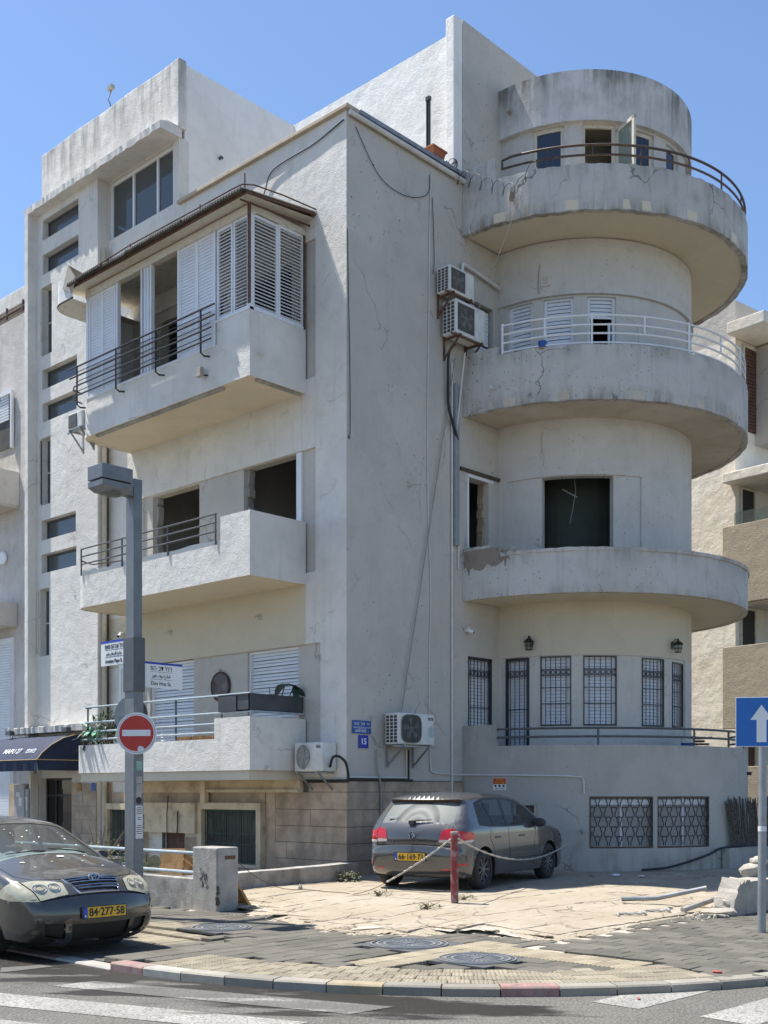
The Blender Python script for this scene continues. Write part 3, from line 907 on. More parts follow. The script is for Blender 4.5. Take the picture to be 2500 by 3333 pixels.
for i in range(1, len(LOT) - 2):                        # crumbled edge: a few slabs, then small gravel
    (x0, y0), (x1, y1) = LOT[i], LOT[i + 1]
    ln = hypot(x1 - x0, y1 - y0)
    for k in range(int(min(ln, 6) * 3.2)):
        t = rnd.random() * min(1, 6 / ln)
        x = x0 + (x1 - x0) * t + rnd.uniform(.02, .34); yy = y0 + (y1 - y0) * t + rnd.uniform(.0, .30)
        if yy > -1.2 or x > .2: continue
        sc = rnd.choice((.10, .14, .18, .24)) * rnd.uniform(.8, 1.3)
        piece('concrete_chunk', rnd.choice(ROCKS), rnd.choice(('rubble', 'lot_strip', 'lot_strip')), lot, (x, yy, zlot(x, yy) - .008), (sc * rnd.uniform(1.0, 2.2), sc, sc * rnd.uniform(.10, .20)), (rnd.uniform(-.08, .08), rnd.uniform(-.08, .08), rnd.uniform(0, 6)))
    for k in range(int(min(ln, 6) * 45)):
        t = rnd.random() * min(1, 6 / ln)
        x = x0 + (x1 - x0) * t + rnd.gauss(.05, .14); yy = y0 + (y1 - y0) * t + rnd.gauss(.05, .14)
        if yy > -1.2 or x > .4: continue
        r_ = rnd.uniform(.006, .017); z = (zlot(x, yy) if inpoly(x, yy, LOT) else 0) - r_ * .3
        n0 = len(grit.v); q = [rnd.uniform(.6, 1.3) * r_ for _ in range(6)]
        grit.v += [(x - q[0], yy, z + r_ * .3), (x + q[1], yy, z + r_ * .3), (x, yy - q[2], z + r_ * .3), (x, yy + q[3], z + r_ * .3), (x + q[4] * .3, yy, z + q[4] * .45 + r_ * .3), (x, yy, z)]
        for a, b, c in ((0, 2, 4), (2, 1, 4), (1, 3, 4), (3, 0, 4)): grit.f.append((n0 + a, n0 + b, n0 + c))
tag(grit.build('gravel', 'lot_strip', lot), kind='stuff')

# ================================================================ the apartment house
B = thing('apartment_building', 'white weathered corner apartment house with stacked semicircular balconies and a round stair bay', 'building')
def fx(x0): return lambda s, z, d: (x0 + d, s, z)          # wall facing -X
def fy(y0): return lambda s, z, d: (s, y0 + d, z)          # wall facing -Y
C = (6.9, -.1); RC = 2.53; RB = 3.68
def fc(r):
    def f(a, z, d): return (C[0] + (r - d) * cos(radians(a)), C[1] + (r - d) * sin(radians(a)), z)
    return f
L1A, L1B = (1.31, 2.77), (4.46, 5.97)
# Mapu facade: thin outer skin with the shallow shutter bands left open, core wall with the windows
g = MB()
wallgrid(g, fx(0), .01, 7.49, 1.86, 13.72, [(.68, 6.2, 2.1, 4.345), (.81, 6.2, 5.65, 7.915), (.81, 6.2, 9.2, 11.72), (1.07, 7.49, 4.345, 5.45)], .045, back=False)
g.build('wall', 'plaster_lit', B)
g = MB(); wallgrid(g, fx(0), 1.07, 7.49, 4.345, 5.45, [], .045, back=False); g.build('wall', 'plaster_cream_bounce', B)
g = MB()
CORE = [(*L1A, 2.1, 4.33), (*L1B, 2.1, 4.345), (1.325, 2.885, 5.65, 7.90), (4.28, 5.88, 5.65, 7.88), (1.5, 2.9, 9.2, 11.5), (3.4, 5.6, 9.2, 11.5)]
wallgrid(g, fx(.045), .02, 7.49, 1.86, 13.72, CORE, .22)
g.build('inner_wall', 'plaster', B)
g = MB()
wallgrid(g, fx(0), 4.9, 7.49, 13.72, 15.14, [(5.11, 7.47, 13.82, 15.09)], .25)
g.build('wall', 'plaster_lit', B)
g = MB()
wallgrid(g, fx(0), .01, 7.49, 0, 1.86, [(2.29, 3.96, .24, 1.29), (4.70, 5.39, 0, .79), (6.1, 7.3, .24, 1.25)], .25)
g.build('wall', 'plaster_lit', B)
# stair tower
ST = [(8.26, 9.79, 14.49, 14.96), (8.26, 9.79, 13.69, 14.15), (9.39, 9.83, 11.80, 13.40), (8.32, 9.81, 11.01, 11.47), (8.34, 9.80, 10.25, 10.69),
      (9.45, 9.87, 8.32, 9.88), (8.37, 9.85, 7.50, 7.965), (8.35, 9.85, 6.73, 7.17), (9.50, 9.93, 4.80, 6.37)]
g = MB()
wallgrid(g, fx(-.27), 7.49, 10.05, 0, 15.14, ST + [(8.53, 9.9, 0, 1.95)], .24)
g.box(-.03, .25, 7.495, 7.6, 0, 15.1)
g.build('stair_wall', 'plaster_lit', B)
g = MB(); g.box(-.5, .4, 10.05, 10.21, 2.9, 15.16); g.box(-.27, .4, 10.21, 10.4, 0, 13.2)
g.build('fin_wall', 'plaster_lit', B, bevel=.015)
# canopy slab and roof parapet of the stair penthouse
g = MB(); X = frange(4.87, 10.21, .09); n = 0
rr = random.Random(5)
for i, yv in enumerate(X):
    e = rr.uniform(-.018, .012) if yv < 9.9 else 0; e2 = rr.uniform(-.015, .02)
    g.v += [(.05, yv, 15.12), (-.50 + e, yv, 15.12 + e2 * .4), (-.51 + e * .5, yv, 15.26), (-.30, yv, 15.33 + e2 * .5), (.05, yv, 15.34)]
for i in range(len(X) - 1):
    p, q = i * 5, i * 5 + 5
    for a in range(4): g.f.append((p + a, q + a, q + a + 1, p + a + 1))
    g.f.append((p + 4, q + 4, q, p))
e = (len(X) - 1) * 5
g.f += [(0, 1, 2, 3, 4), (e + 4, e + 3, e + 2, e + 1, e)]
g.build('canopy_slab', 'plaster_top', B)
g = MB(); X = frange(4.83, 10.2, .3)
wallgrid(g, lambda s, z, d: (-.06 + d, s, z + (.015 * sin(s * 3.1) if z > 16 else 0)), 4.83, 10.2, 15.3, 16.72, [], .2, sstep=.3)
g.build('roof_parapet', 'plaster_top', B, bevel=.02)
# roof-room walls
g = MB(); wallgrid(g, fy(4.9), .252, 3.4, 12.4, 16.70, [], .2); g.box(.14, .252, 4.9, 5.1, 15.14, 16.70); g.build('penthouse_wall', 'plaster_pent', B)
g = MB()
wallgrid(g, fx(3.2), .19, 9.9, 12.4, 16.72, [], .2)
g.build('penthouse_wall', 'plaster_pent', B)
g = MB(); g.box(2.96, 3.22, -.002, .22, 13.6, 16.86); g.build('corner_pilaster', 'plaster_pent', B, bevel=.02)
g = MB(); wallgrid(g, fy(0), 3.226, 6.9, 12.61, 16.88, [], .2); g.build('penthouse_wall', 'plaster', B)
g = MB(); g.box(3.4, 10.5, .2, 9.9, 15.6, 15.8); g.box(.1, 3.4, 5.1, 10.0, 15.7, 15.85); g.build('roof_slab', 'concrete_grey', B)
g = MB(); g.box(.2, 3.2, .2, 4.9, 12.3, 12.5); g.build('terrace_floor', 'concrete_grey', B)
# Dov Hoz facade
g = MB()
RW = [(3.39, 4.17, 2.1, 4.33), (3.41, 4.05, 5.62, 7.89), (3.60, 4.20, 9.2, 11.44)]
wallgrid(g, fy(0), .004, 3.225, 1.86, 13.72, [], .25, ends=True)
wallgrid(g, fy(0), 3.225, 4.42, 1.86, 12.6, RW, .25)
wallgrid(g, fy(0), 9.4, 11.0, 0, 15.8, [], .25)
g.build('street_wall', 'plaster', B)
g = MB(); wallgrid(g, fy(0), .004, 3.225, 0, 1.86, [(.87, 1.16, 1.0, 1.25)], .25); g.build('street_wall', 'base_wall', B)
g = MB(); g.box(10.9, 11.1, .25, 10.3, 0, 15.7); g.box(.3, 11.0, 10.1, 10.35, 0, 15.7); g.build('rear_wall', 'plaster', B)
# coping with a strip of zinc on the street side
g = MB(); g.box(-.08, .24, -.08, 4.88, 13.72, 13.79); g.build('coping', 'coping_stone', B, bevel=.01)
g = MB(); g.box(.242, 3.2, -.10, .24, 13.722, 13.80); g.build('coping', 'galvanised', B, bevel=.01)
g = MB(); g.tube([(.0, -.075, 13.66), (3.2, -.075, 13.64)], .045, 10); g.build('gutter_pipe', 'pipe_white', B, smooth=True)
# floors, ceilings and partitions that close the rooms
g = MB()
for z in (1.78, 5.44, 8.95, 12.30):
    g.box(.27, 10.9, .26, 10.05, z, z + .18)
    g.lathe([(0, z), (RC - .22, z), (RC - .22, z + .18), (0, z + .18)], 40, (C[0], C[1], 0))
g.build('floor_slab', 'interior_dark', B)
g = MB()
for (a, b, c, d) in ((.27, 10.9, 3.65, 3.8), (3.3, 3.45, .26, 10.0), (.27, 3.3, 6.6, 6.7), (6.0, 6.1, .26, 3.6)):
    g.box(a, b, c, d, 0, 12.3)
g.build('partition', 'room_paint', B)
g = MB()                                               # exposed battens of the stripped ceilings
for k in range(9):
    g.box(.35 + k * .33, .40 + k * .33, .9, 6.3, 8.72, 8.78)
for k in range(8):
    g.box(.3, 3.2, 1.0 + k * .62, 1.05 + k * .62, 8.66, 8.72)
g.build('ceiling_battens', 'wood_dark', B)

# round bay: main drum, thin recess bands and the top storey
DH = [(-178.3, -166.0, 2.02, 4.335), (-160.6, -146.6, 2.95, 4.335), (-141.1, -125.8, 2.95, 4.335), (-112.8, -99.2, 2.95, 4.32), (-92.6, -81.7, 2.95, 4.29),
      (-160.0, -127.3, 5.62, 7.91),
      (-177.0, -164.4, 9.2, 11.46), (-159.2, -145.4, 9.2, 11.46), (-139.3, -126.0, 9.2, 11.46)]
g = MB()
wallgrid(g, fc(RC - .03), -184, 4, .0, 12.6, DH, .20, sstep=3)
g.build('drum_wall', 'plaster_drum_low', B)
g = MB()
wallgrid(g, fc(RC), -184, 4, .0, 4.36, [(-179.9, -79.9, 2.0, 4.352)], .03, sstep=3, back=False)
g.build('drum_render', 'plaster_drum_low', B)
g = MB(); wallgrid(g, fc(RC), -184, 4, 4.36, 5.42, [], .03, sstep=3, back=False); g.build('drum_render', 'plaster_cream_bounce', B)
g = MB()
wallgrid(g, fc(RC), -184, 4, 5.42, 12.6, [(-177.3, -113.4, 5.62, 7.925), (-179.5, -75, 9.2, 11.50)], .03, sstep=3, back=False)
g.build('drum_render', 'plaster_drum_low', B)
g = MB()
for z in (11.50, ):
    P = [(RC, z), (RC + .035, z + .005), (RC + .035, z + .07), (RC, z + .085)]
    A = frange(-184, 4, 3)
    for i in range(len(A) - 1):
        for (r0, z0), (r1, z1) in zip(P[:-1], P[1:]):
            f = lambda a, r, zz: (C[0] + r * cos(radians(a)), C[1] + r * sin(radians(a)), zz)
            g.quad(f(A[i], r0, z0), f(A[i + 1], r0, z0), f(A[i + 1], r1, z1), f(A[i], r1, z1))
g.build('drip_moulding', 'plaster_drum_low', B)
g = MB()
TH = [(-165, -149.9, 12.7, 14.93), (-141.4, -125.5, 12.7, 14.93), (-115.7, -104.2, 12.7, 14.90), (-95, -83.4, 12.7, 14.88), (-70, -55, 12.7, 14.9)]
wallgrid(g, fc(RC - .10), -184, 4, 12.6, 14.95, TH, .16, sstep=3)
g.build('drum_window_wall', 'plaster_old', B)
g = MB()
wallgrid(g, fc(RC), -184, 4, 14.95, 15.95, [], .24, sstep=3, zstep=.5)
g.build('drum_parapet', 'plaster_drum', B)
g = MB(); g.lathe([(0, 15.3), (RC - .2, 15.3), (RC - .2, 15.4), (0, 15.4)], 40, (C[0], C[1], 0)); g.build('drum_roof', 'room_paint', B)

def ringwall(name, mat, segs, th=.13, r=RB, parent=None, bottom=None):
    """curved parapet; segs = [(a0, a1, z0, z1)]"""
    g = MB()
    for (a0, a1, z0, z1) in segs:
        def wv(a, z, d):
            return fc(r + .006 * sin(a * .31) + .005 * sin(a * .83 + z))(a, z + (.007 * sin(a * .47) + .006 * sin(a * 1.31) + .004 * sin(a * 2.9) if z < z0 + .02 or z > z1 - .02 else 0), d)
        wallgrid(g, wv, a0, a1, z0, z1, [], th, sstep=1.5)
    return g.build(name, mat, parent or B)
def ringslab(name, mat, z0, z1, parent, r0=RC - .12, r1=RB - .004):
    g = MB(); A = frange(-181.5, 1.5, 3)
    f = lambda a, r, z: (C[0] + r * cos(radians(a)), C[1] + r * sin(radians(a)), z)
    for a, b in zip(A[:-1], A[1:]):
        g.quad(f(a, r0, z0), f(a, r1, z0), f(b, r1, z0), f(b, r0, z0))
        g.quad(f(a, r0, z1), f(b, r0, z1), f(b, r1, z1), f(a, r1, z1))
        g.quad(f(a, r1, z0), f(a, r1, z1), f(b, r1, z1), f(b, r1, z0))
    return g.build(name, mat, parent)
def railtube(z, a0, a1, r, rad, bal, mat, step=3):
    g = MB(); g.tube(arcpts(C, r, a0, a1, z, step), rad, 8); return g.build('rail', mat, bal, smooth=True)
def post(a, z0, z1, r, rad, bal, mat):
    x, y = C[0] + r * cos(radians(a)), C[1] + r * sin(radians(a))
    g = MB(); g.tube([(x, y, z0), (x, y, z1)], rad, 8); return g.build('post', mat, bal, smooth=True)
# top balcony
b4 = ringwall('balcony', 'plaster_balcony_top', [(-181.5, -169.5, 12.60, 13.88), (-169.5, 1.5, 12.60, 13.465)])
b4['label'] = 'stained topmost semicircular balcony with brown railing'
ringslab('balcony_slab', 'soffit_cream', 12.62, 12.80, b4)
g = MB()
P = arcpts(C, 3.62, -167.7, -4, 13.85, 3)
g.tube([P[0][:2] + (13.66,), P[0][:2] + (13.82,)] + P[1:], .024, 8); g.build('rail', 'metal_brown', b4, smooth=True)
railtube(13.66, -167.7, -4, 3.62, .022, b4, 'metal_brown')
for a in (-153.4, -125.2, -92.7, -60, -30): post(a, 13.45, 13.85, 3.62, .018, b4, 'metal_brown')
for a in (-108.3, -140, -76): post(a, 13.66, 13.85, 3.62, .016, b4, 'metal_brown')
# third-floor balcony
b3 = ringwall('balcony', 'plaster_balcony', [(-181.5, -168.5, 9.03, 10.22), (-168.5, 1.5, 9.03, 10.06)])
b3['label'] = 'speckled semicircular balcony with white railing'
ringslab('balcony_slab', 'soffit_beige', 9.045, 9.2, b3)
for z in (10.63, 10.455, 10.29, 10.115): railtube(z, -167.6, -4, 3.62, .019, b3, 'white_paint')
for a in (-167.6, -140.3, -108.4, -78, -45): post(a, 10.04, 10.66, 3.625, .022, b3, 'white_paint')
for a in (-154.3, -124.1, -93.1, -62): post(a, 10.28, 10.64, 3.625, .018, b3, 'white_paint')
# second-floor balcony, its rim crumbling
g = MB(); rr = random.Random(11); A = frange(-181.5, 1.5, 1.2)
def top2(a):
    if a < -171: return 6.42 + rr.uniform(-.02, .02)
    if a < -166: return 6.36 - (a + 171) * .028 + rr.uniform(-.02, .02)
    return 6.19
T = [top2(a) for a in A]
f = lambda a, r, z: (C[0] + r * cos(radians(a)), C[1] + r * sin(radians(a)), z)
for i in range(len(A) - 1):
    a, b = A[i], A[i + 1]
    g.quad(f(a, RB, 5.40), f(b, RB, 5.40), f(b, RB, T[i + 1]), f(a, RB, T[i]))
    g.quad(f(a, RB, T[i]), f(b, RB, T[i + 1]), f(b, RB - .13, T[i + 1]), f(a, RB - .13, T[i]))
    g.quad(f(a, RB - .13, T[i]), f(b, RB - .13, T[i + 1]), f(b, RB - .13, 5.40), f(a, RB - .13, 5.40))
b2 = g.build('balcony', 'plaster_balcony_low', B)
b2['label'] = 'semicircular balcony with crumbling rim and no railing'
ringslab('balcony_slab', 'soffit_cream', 5.412, 5.6, b2)
g = MB(); A = frange(-165.5, 1.5, 1.5)
E_ = [rr.uniform(0, .035) * (1 if -165 < a < -118 else .25) for a in A]; D_ = [rr.uniform(0, .02) * (1 if -165 < a < -118 else .3) for a in A]
for i in range(len(A) - 1):
    a, b = A[i], A[i + 1]
    for (r0, z0), (r1, z1) in (((RB, 6.17), (RB + .035, 6.185)), ((RB + .035, 6.185), (RB + .04, 6.255)), ((RB + .04, 6.255), (RB - .14, 6.275)), ((RB - .14, 6.275), (RB - .14, 6.17))):
        def k(aa, r, z, j): return f(aa, r - (E_[j] if r > RB else 0), z - (D_[j] if z > 6.2 else 0))
        g.quad(k(a, r0, z0, i), k(b, r0, z0, i + 1), k(b, r1, z1, i + 1), k(a, r1, z1, i))
g.build('rim_ledge', 'plaster_balcony_low', b2)
# brown water stain left where the render fell off, and a few loose lumps
g = MB(); A = frange(-181, -165, .35); lo = []; w_ = 0
for a in A:
    w_ = max(-.10, min(.10, w_ + rr.uniform(-.035, .035))); lo.append(5.98 + w_ + .16 * (a + 181) / 16 - (.12 if -179.5 < a < -178.6 or -166.4 < a < -165.8 else 0))
for i in range(len(A) - 1):
    a, b = A[i], A[i + 1]
    g.quad(f(a, RB + .003, lo[i]), f(b, RB + .003, lo[i + 1]), f(b, RB + .003, 6.36 if b < -168 else 6.17), f(a, RB + .003, 6.36 if a < -168 else 6.17))
g.build('bare_patch', 'stain_brown', b2)
for k in range(9):
    a = rr.uniform(-172, -163)
    p = f(a, RB - .04, 6.30 + rr.uniform(-.05, .02))
    piece('loose_lump', ROCKS[k % 6], 'concrete_grey', b2, p, (.16, .10, .09), (rr.random() * 6, rr.random(), rr.random() * 6))
# raised ground floor: solid curved base with the basement windows
g = MB()
wallgrid(g, fc(RB), -181.5, 1.5, 0, 2.52, [(-141.1, -121.8, .57, 1.55), (-120.4, -100.5, .57, 1.55)], .16, sstep=2.5)
wallgrid(g, fc(RB), -181.5, -169.6, 2.52, 2.935, [], .16, sstep=3)
b1 = g.build('balcony', 'base_wall', B)
b1['label'] = 'lowest terrace on a solid curved base wall'
ringslab('balcony_slab', 'concrete_grey', 1.85, 2.0, b1, r1=RB - .17)
railtube(2.845, -169.8, -40, 3.60, .022, b1, 'metal_dark_grey'); railtube(2.685, -169.8, -40, 3.60, .022, b1, 'metal_dark_grey')
for a in (-138.3, -105.8, -87.3, -60): post(a, 2.5, 2.845, 3.60, .022, b1, 'metal_dark_grey')
def latticed(a0, a1, z0, z1, n, ucols):
    w = thing_part('basement_window')
    wl = MB(); wallgrid(wl, fc(RB - .12), a0, a1, z0, z1, [], .03, sstep=3); wl.build('backing_board', 'lattice_back', w)
    g = MB(); deg = 1 / radians(1) / RB
    e = .035 * deg
    for (p, q, r_, s_) in ((a0, a1, z0, z0 + .03), (a0, a1, z1 - .03, z1), (a0, a0 + e * .8, z0, z1), (a1 - e * .8, a1, z0, z1)):
        wallgrid(g, fc(RB - .01), p, q, r_, s_, [], .04, sstep=3)
    g.build('frame', 'metal_brown', w)
    mid = (a0 + a1) / 2
    g = MB(); wallgrid(g, fc(RB - .08), mid - .35, mid + .35, z0, z1, [], .03); wallgrid(g, fc(RB - .08), a0 + .5, a1 - .5, z1 - .16, z1 - .06, [], .03, sstep=3)
    g.build('sash', 'shutter_white', w)
    # interlocking keyhole lattice
    g = MB(); cols = ucols; rows = 5; dz = (z1 - z0 - .06) / rows; da = (a1 - a0) / cols
    fr = fc(RB - .015)
    for c in range(cols + 1):
        a = a0 + da * c
        pts = []
        for r in range(rows):
            zb = z0 + .03 + dz * r
            sgn = 1 if (r + c) % 2 else -1
            o = sgn * da * .30
            pts += [(a + o, zb + dz * .12), (a + o, zb + dz * .48), (a + o * .45, zb + dz * .60), (a + o * .2, zb + dz * .80), (a, zb + dz)]
        pts = [(min(max(p[0], a0), a1), p[1]) for p in pts]
        g.tube([fr(p[0], p[1], 0) for p in pts], .0105, 5)
    for r in range(rows + 1):
        for c in range(cols):
            zb = z0 + .03 + dz * r
            if (r + c) % 2 == 0 and 0 < r < rows:
                g.tube([fr(a0 + da * (c + .1), zb, 0), fr(a0 + da * (c + .5), zb + .015, 0), fr(a0 + da * (c + .9), zb, 0)], .0095, 5)
    g.build('lattice', 'metal_black', w)
def thing_part(name, parent=None):
    o = bpy.data.objects.new(name, None); COL.objects.link(o); o.parent = parent or B; o.empty_display_size = .1
    return o
latticed(-141.1, -121.8, .57, 1.55, 0, 12)
latticed(-120.4, -100.5, .57, 1.55, 0, 12)
# ---------------------------------------------------------------- windows and shutters of the house
def window(f, s0, s1, z0, z1, d, fw, fmat, pmat, mull=(), sstep=None, th=.05, name='window', trans=(), panes=True):
    """framed window set d deep in the opening of a wall mapped by f"""
    w = thing_part(name)
    g = MB()
    k = fw
    fwd = lambda a, z, e: f(a, z, d + e)
    ks = k if sstep is None else math.degrees(k / RC)
    for (a, b, c, e) in ((s0, s1, z0, z0 + k), (s0, s1, z1 - k, z1), (s0, s0 + ks, z0 + k, z1 - k), (s1 - ks, s1, z0 + k, z1 - k)):
        wallgrid(g, fwd, a, b, c, e, [], th, sstep=sstep)
    for m in mull:
        wallgrid(g, lambda a, z, e: f(a, z, d - .004 + e), m - ks / 2, m + ks / 2, z0 + k, z1 - k, [], th, sstep=sstep)
    for t in trans:
        wallgrid(g, lambda a, z, e: f(a, z, d - .002 + e), s0 + ks, s1 - ks, t - k / 2, t + k / 2, [], th, sstep=sstep)
    g.build('frame', fmat, w)
    if panes:
        edges = [s0 + ks] + [m for m in mull] + [s1 - ks]
        for a, b in zip(edges[:-1], edges[1:]):
            g = MB(); wallgrid(g, lambda s, z, e: f(s, z, d + th * .45 + e), a, b, z0 + k, z1 - k, [], .006, sstep=sstep, ends=False); g.build('pane', pmat, w)
    return w
for i, (a, b, c, d) in enumerate(ST):
    tall = d - c > 1
    window(fx(-.27), a, b, c, d, .15, .03, 'frame_cream' if tall else 'metal_dark_grey', 'glass_stair', mull=() if tall else (), th=.04, trans=((c + d) / 2,) if tall else ())
for (p_, q_, r_, s_) in ((9.87, 9.92, 8.36, 9.84), (9.95, 10.0, 4.85, 6.33), (9.80, 9.86, 11.85, 13.36)):
    g = MB(); g.box(-.30, -.24, p_, q_, r_, s_); g.build('open_sash', 'frame_cream', B)
g = MB(); g.box(-.02, .05, 7.6, 10.05, 1.9, 15.0); g.box(2.0, 2.1, 7.6, 10.05, 0, 15)   # stairwell backing
g.v = g.v[8:]; g.f = [tuple(k - 8 for k in q) for q in g.f[6:]]
g.build('stairwell_wall', 'interior_dark', B)
window(fx(0), 5.11, 7.47, 13.82, 15.09, .07, .06, 'white_paint', 'glass_window', mull=(5.74, 6.62), th=.07)
# entrance under the awning
window(fx(-.27), 8.53, 9.9, .02, 1.95, .16, .05, 'metal_black', 'glass_tint', mull=(9.47,), name='entrance_door', trans=(1.55,))
# roller shutters, raised ground floor, Mapu side
def shutter_x(x, b0, b1, z0, z1, pitch, parent, mat='shutter_white', tilt=.35, holes=False):
    n = int((z1 - z0) / pitch)
    for k in range(n):
        z = z1 - pitch * (k + .5)
        piece('slat', unitbox(), mat, parent, (x, (b0 + b1) / 2, z), (.012, b1 - b0, pitch * .93), (0, tilt, 0))
for (a, b) in (L1A, L1B):
    w = thing_part('roller_shutter')
    shutter_x(.15, a + .04, b - .04, 2.2, 4.29, .066, w)
    g = MB()
    for (p, q, r_, s_) in ((a, a + .04, 2.1, 4.29), (b - .04, b, 2.1, 4.29), (a, b, 4.29, 4.33)): g.box(.09, .20, p, q, r_, s_)
    g.build('frame', 'white_paint', w)
    g = MB()
    for k in range(9):                                  # open vent slits between the upper slats
        z = 4.29 - .066 * 2 * (k + 1)
        if k < 6 or a > 3:
            m = int((b - a) / .055)
            for i in range(m):
                y = a + .06 + (b - a - .12) * (i + .5) / m
                g.box(.136, .1415, y - .017, y + .017, z - .006, z + .006)
    g.build('vent_slits', 'black', w)
window(fx(0), 6.4, 7.05, 2.1, 4.40, -.02, .08, 'white_paint', 'shutter_white', th=.05)
# broken-out openings of the second floor show bare masonry jambs
rr = random.Random(4)
for (y0, w_) in ((2.885, -1), (5.88, -1)):
    z = 5.65; g = MB()
    while z < 7.85:
        h = rr.uniform(.05, .16); d = rr.uniform(.03, .10)
        g.box(.12, .262, y0 - d, y0 + .001, z, z + h); z += h
    g.build('broken_jamb', 'concrete_grey', B)
g = MB()
for (p, q) in ((1.19, 1.325), ): g.box(.0, .05, p, q, 6.6, 7.9)
g.build('jamb_board', 'white_paint', B)
g = MB(); rr = random.Random(9); z = 5.7
while z < 7.85:
    h = rr.uniform(.06, .14); g.box(4.05 - rr.uniform(.04, .09), 4.051, .10, .25, z, z + h); z += h
g.build('broken_jamb', 'travertine', B)
g = MB(); g.box(3.12, 4.42, -.05, -.002, 7.97, 8.03); g.build('shutter_rail', 'metal_brown', B)
g = MB(); g.box(3.36, 3.41, -.012, .0, 5.65, 7.9); g.box(3.36, 4.2, -.012, .0, 7.89, 7.95); g.build('door_casing', 'white_paint', B)
# drum: ground-floor windows, louvred shutters behind steel bars
def drum_bars(a0, a1, z0, z1, door=False, f=None, wallx=None):
    w = thing_part('barred_door' if door else 'barred_window')
    F = f or fc(RC)
    flat = f is not None
    k = .05 if flat else math.degrees(.05 / RC)
    st = None if flat else 3
    g = MB(); n = int((z1 - z0) / .068)
    for i in range(n):
        z = z1 - .068 * (i + .5)
        wallgrid(g, lambda s, zz, d: F(s, zz, .11 + d + (zz - z) * .25), a0 + k * 1.6, a1 - k * 1.6, z - .031, z + .031, [], .012, sstep=st)
    tag(g.build('louvre_slats', 'shutter_white', w), kind='stuff')
    g = MB()
    for (p, q, r_, s_) in ((a0, a0 + k * 1.5, z0, z1 - .05), (a1 - k * 1.5, a1, z0, z1 - .05), (a0, a1, z1 - .05, z1)): wallgrid(g, lambda s, zz, d: F(s, zz, .09 + d), p, q, r_, s_, [], .06, sstep=st)
    g.build('shutter_frame', 'white_paint', w)
    g = MB(); e = .01
    width = (a1 - a0) if flat else radians(a1 - a0) * RC
    nb = max(4, int(round(width / .105)))
    fw_ = (.035 if not flat else .035)
    kk = (fw_ if flat else math.degrees(fw_ / RC))
    thick = door or flat
    m = 1.6 if thick else .6
    for (p, q, r_, s_) in ((a0, a0 + kk * m, z0, z1), (a1 - kk * m, a1, z0, z1), (a0, a1, z1 - .035 * m, z1), (a0, a1, z0, z0 + .03)):
        wallgrid(g, lambda s, zz, d: F(s, zz, .012 + d), p, q, r_, s_, [], .03, sstep=st)
    g.build('grille_frame', 'metal_black', w)
    g = MB()
    for i in range(1, nb):
        a = a0 + (a1 - a0) * i / nb
        g.tube([F(a, z0, .025), F(a, z1, .025)], .009, 5)
    for z in ([z0 + (z1 - z0) * t for t in (.32, .55)] + [z1 - .26, z1 - .38]):
        g.tube([F(a0 + (a1 - a0) * i / 6, z, .025) for i in range(7)], .008, 5)
    for i in range(nb):
        a = a0 + (a1 - a0) * (i + .5) / nb
        rr_ = .036 if flat else math.degrees(.036 / RC)
        g.tube([F(a + rr_ * cos(t), z1 - .32 + .045 * sin(t), .022) for t in [2 * pi * j / 10 for j in range(10)]], .007, 5, closed=True)
    g.build('grille_bars', 'metal_black', w)
    return w
drum_bars(-178.3, -166.0, 2.02, 4.335, True)
drum_bars(-160.6, -146.6, 2.95, 4.335)
drum_bars(-141.1, -125.8, 2.95, 4.335)
drum_bars(-112.8, -99.2, 2.95, 4.32)
drum_bars(-92.6, -81.7, 2.95, 4.29)
drum_bars(3.39, 4.17, 2.1, 4.33, True, fy(0))
# drum: third-floor roller shutters
for i, (a, b) in enumerate(((-177.0, -164.4), (-159.2, -145.4), (-139.3, -126.0))):
    w = thing_part('roller_shutter')
    g = MB(); zlow = 9.25 if i < 2 else 10.97; k = math.degrees(.06 / RC); n = int((11.42 - zlow) / .075)
    for j in range(n):
        z = 11.42 - .075 * (j + .5)
        wallgrid(g, lambda s, zz, d: fc(RC)(s, zz, .12 + d + (zz - z) * .28), a + k, b - k, z - .034, z + .034, [], .014, sstep=3)
    tag(g.build('slats', 'shutter_white', w), kind='stuff')
    g = MB()
    for (p, q, r_, s_) in ((a, a + k, 9.2, 11.42), (b - k, b, 9.2, 11.42), (a, b, 11.42, 11.46)): wallgrid(g, lambda s, zz, d: fc(RC)(s, zz, .08 + d), p, q, r_, s_, [], .07, sstep=3)
    if i == 2: wallgrid(g, lambda s, zz, d: fc(RC)(s, zz, .1 + d), -129.2, -128.2, 9.2, 10.97, [], .05)
    g.build('frame', 'shutter_white', w)
w = thing_part('roller_shutter')
g = MB()
for j in range(24):
    z = 11.38 - .078 * (j + .5); g.box(3.64, 4.16, .10, .115, z - .035, z + .035)
tag(g.build('slats', 'shutter_white', w), kind='stuff')
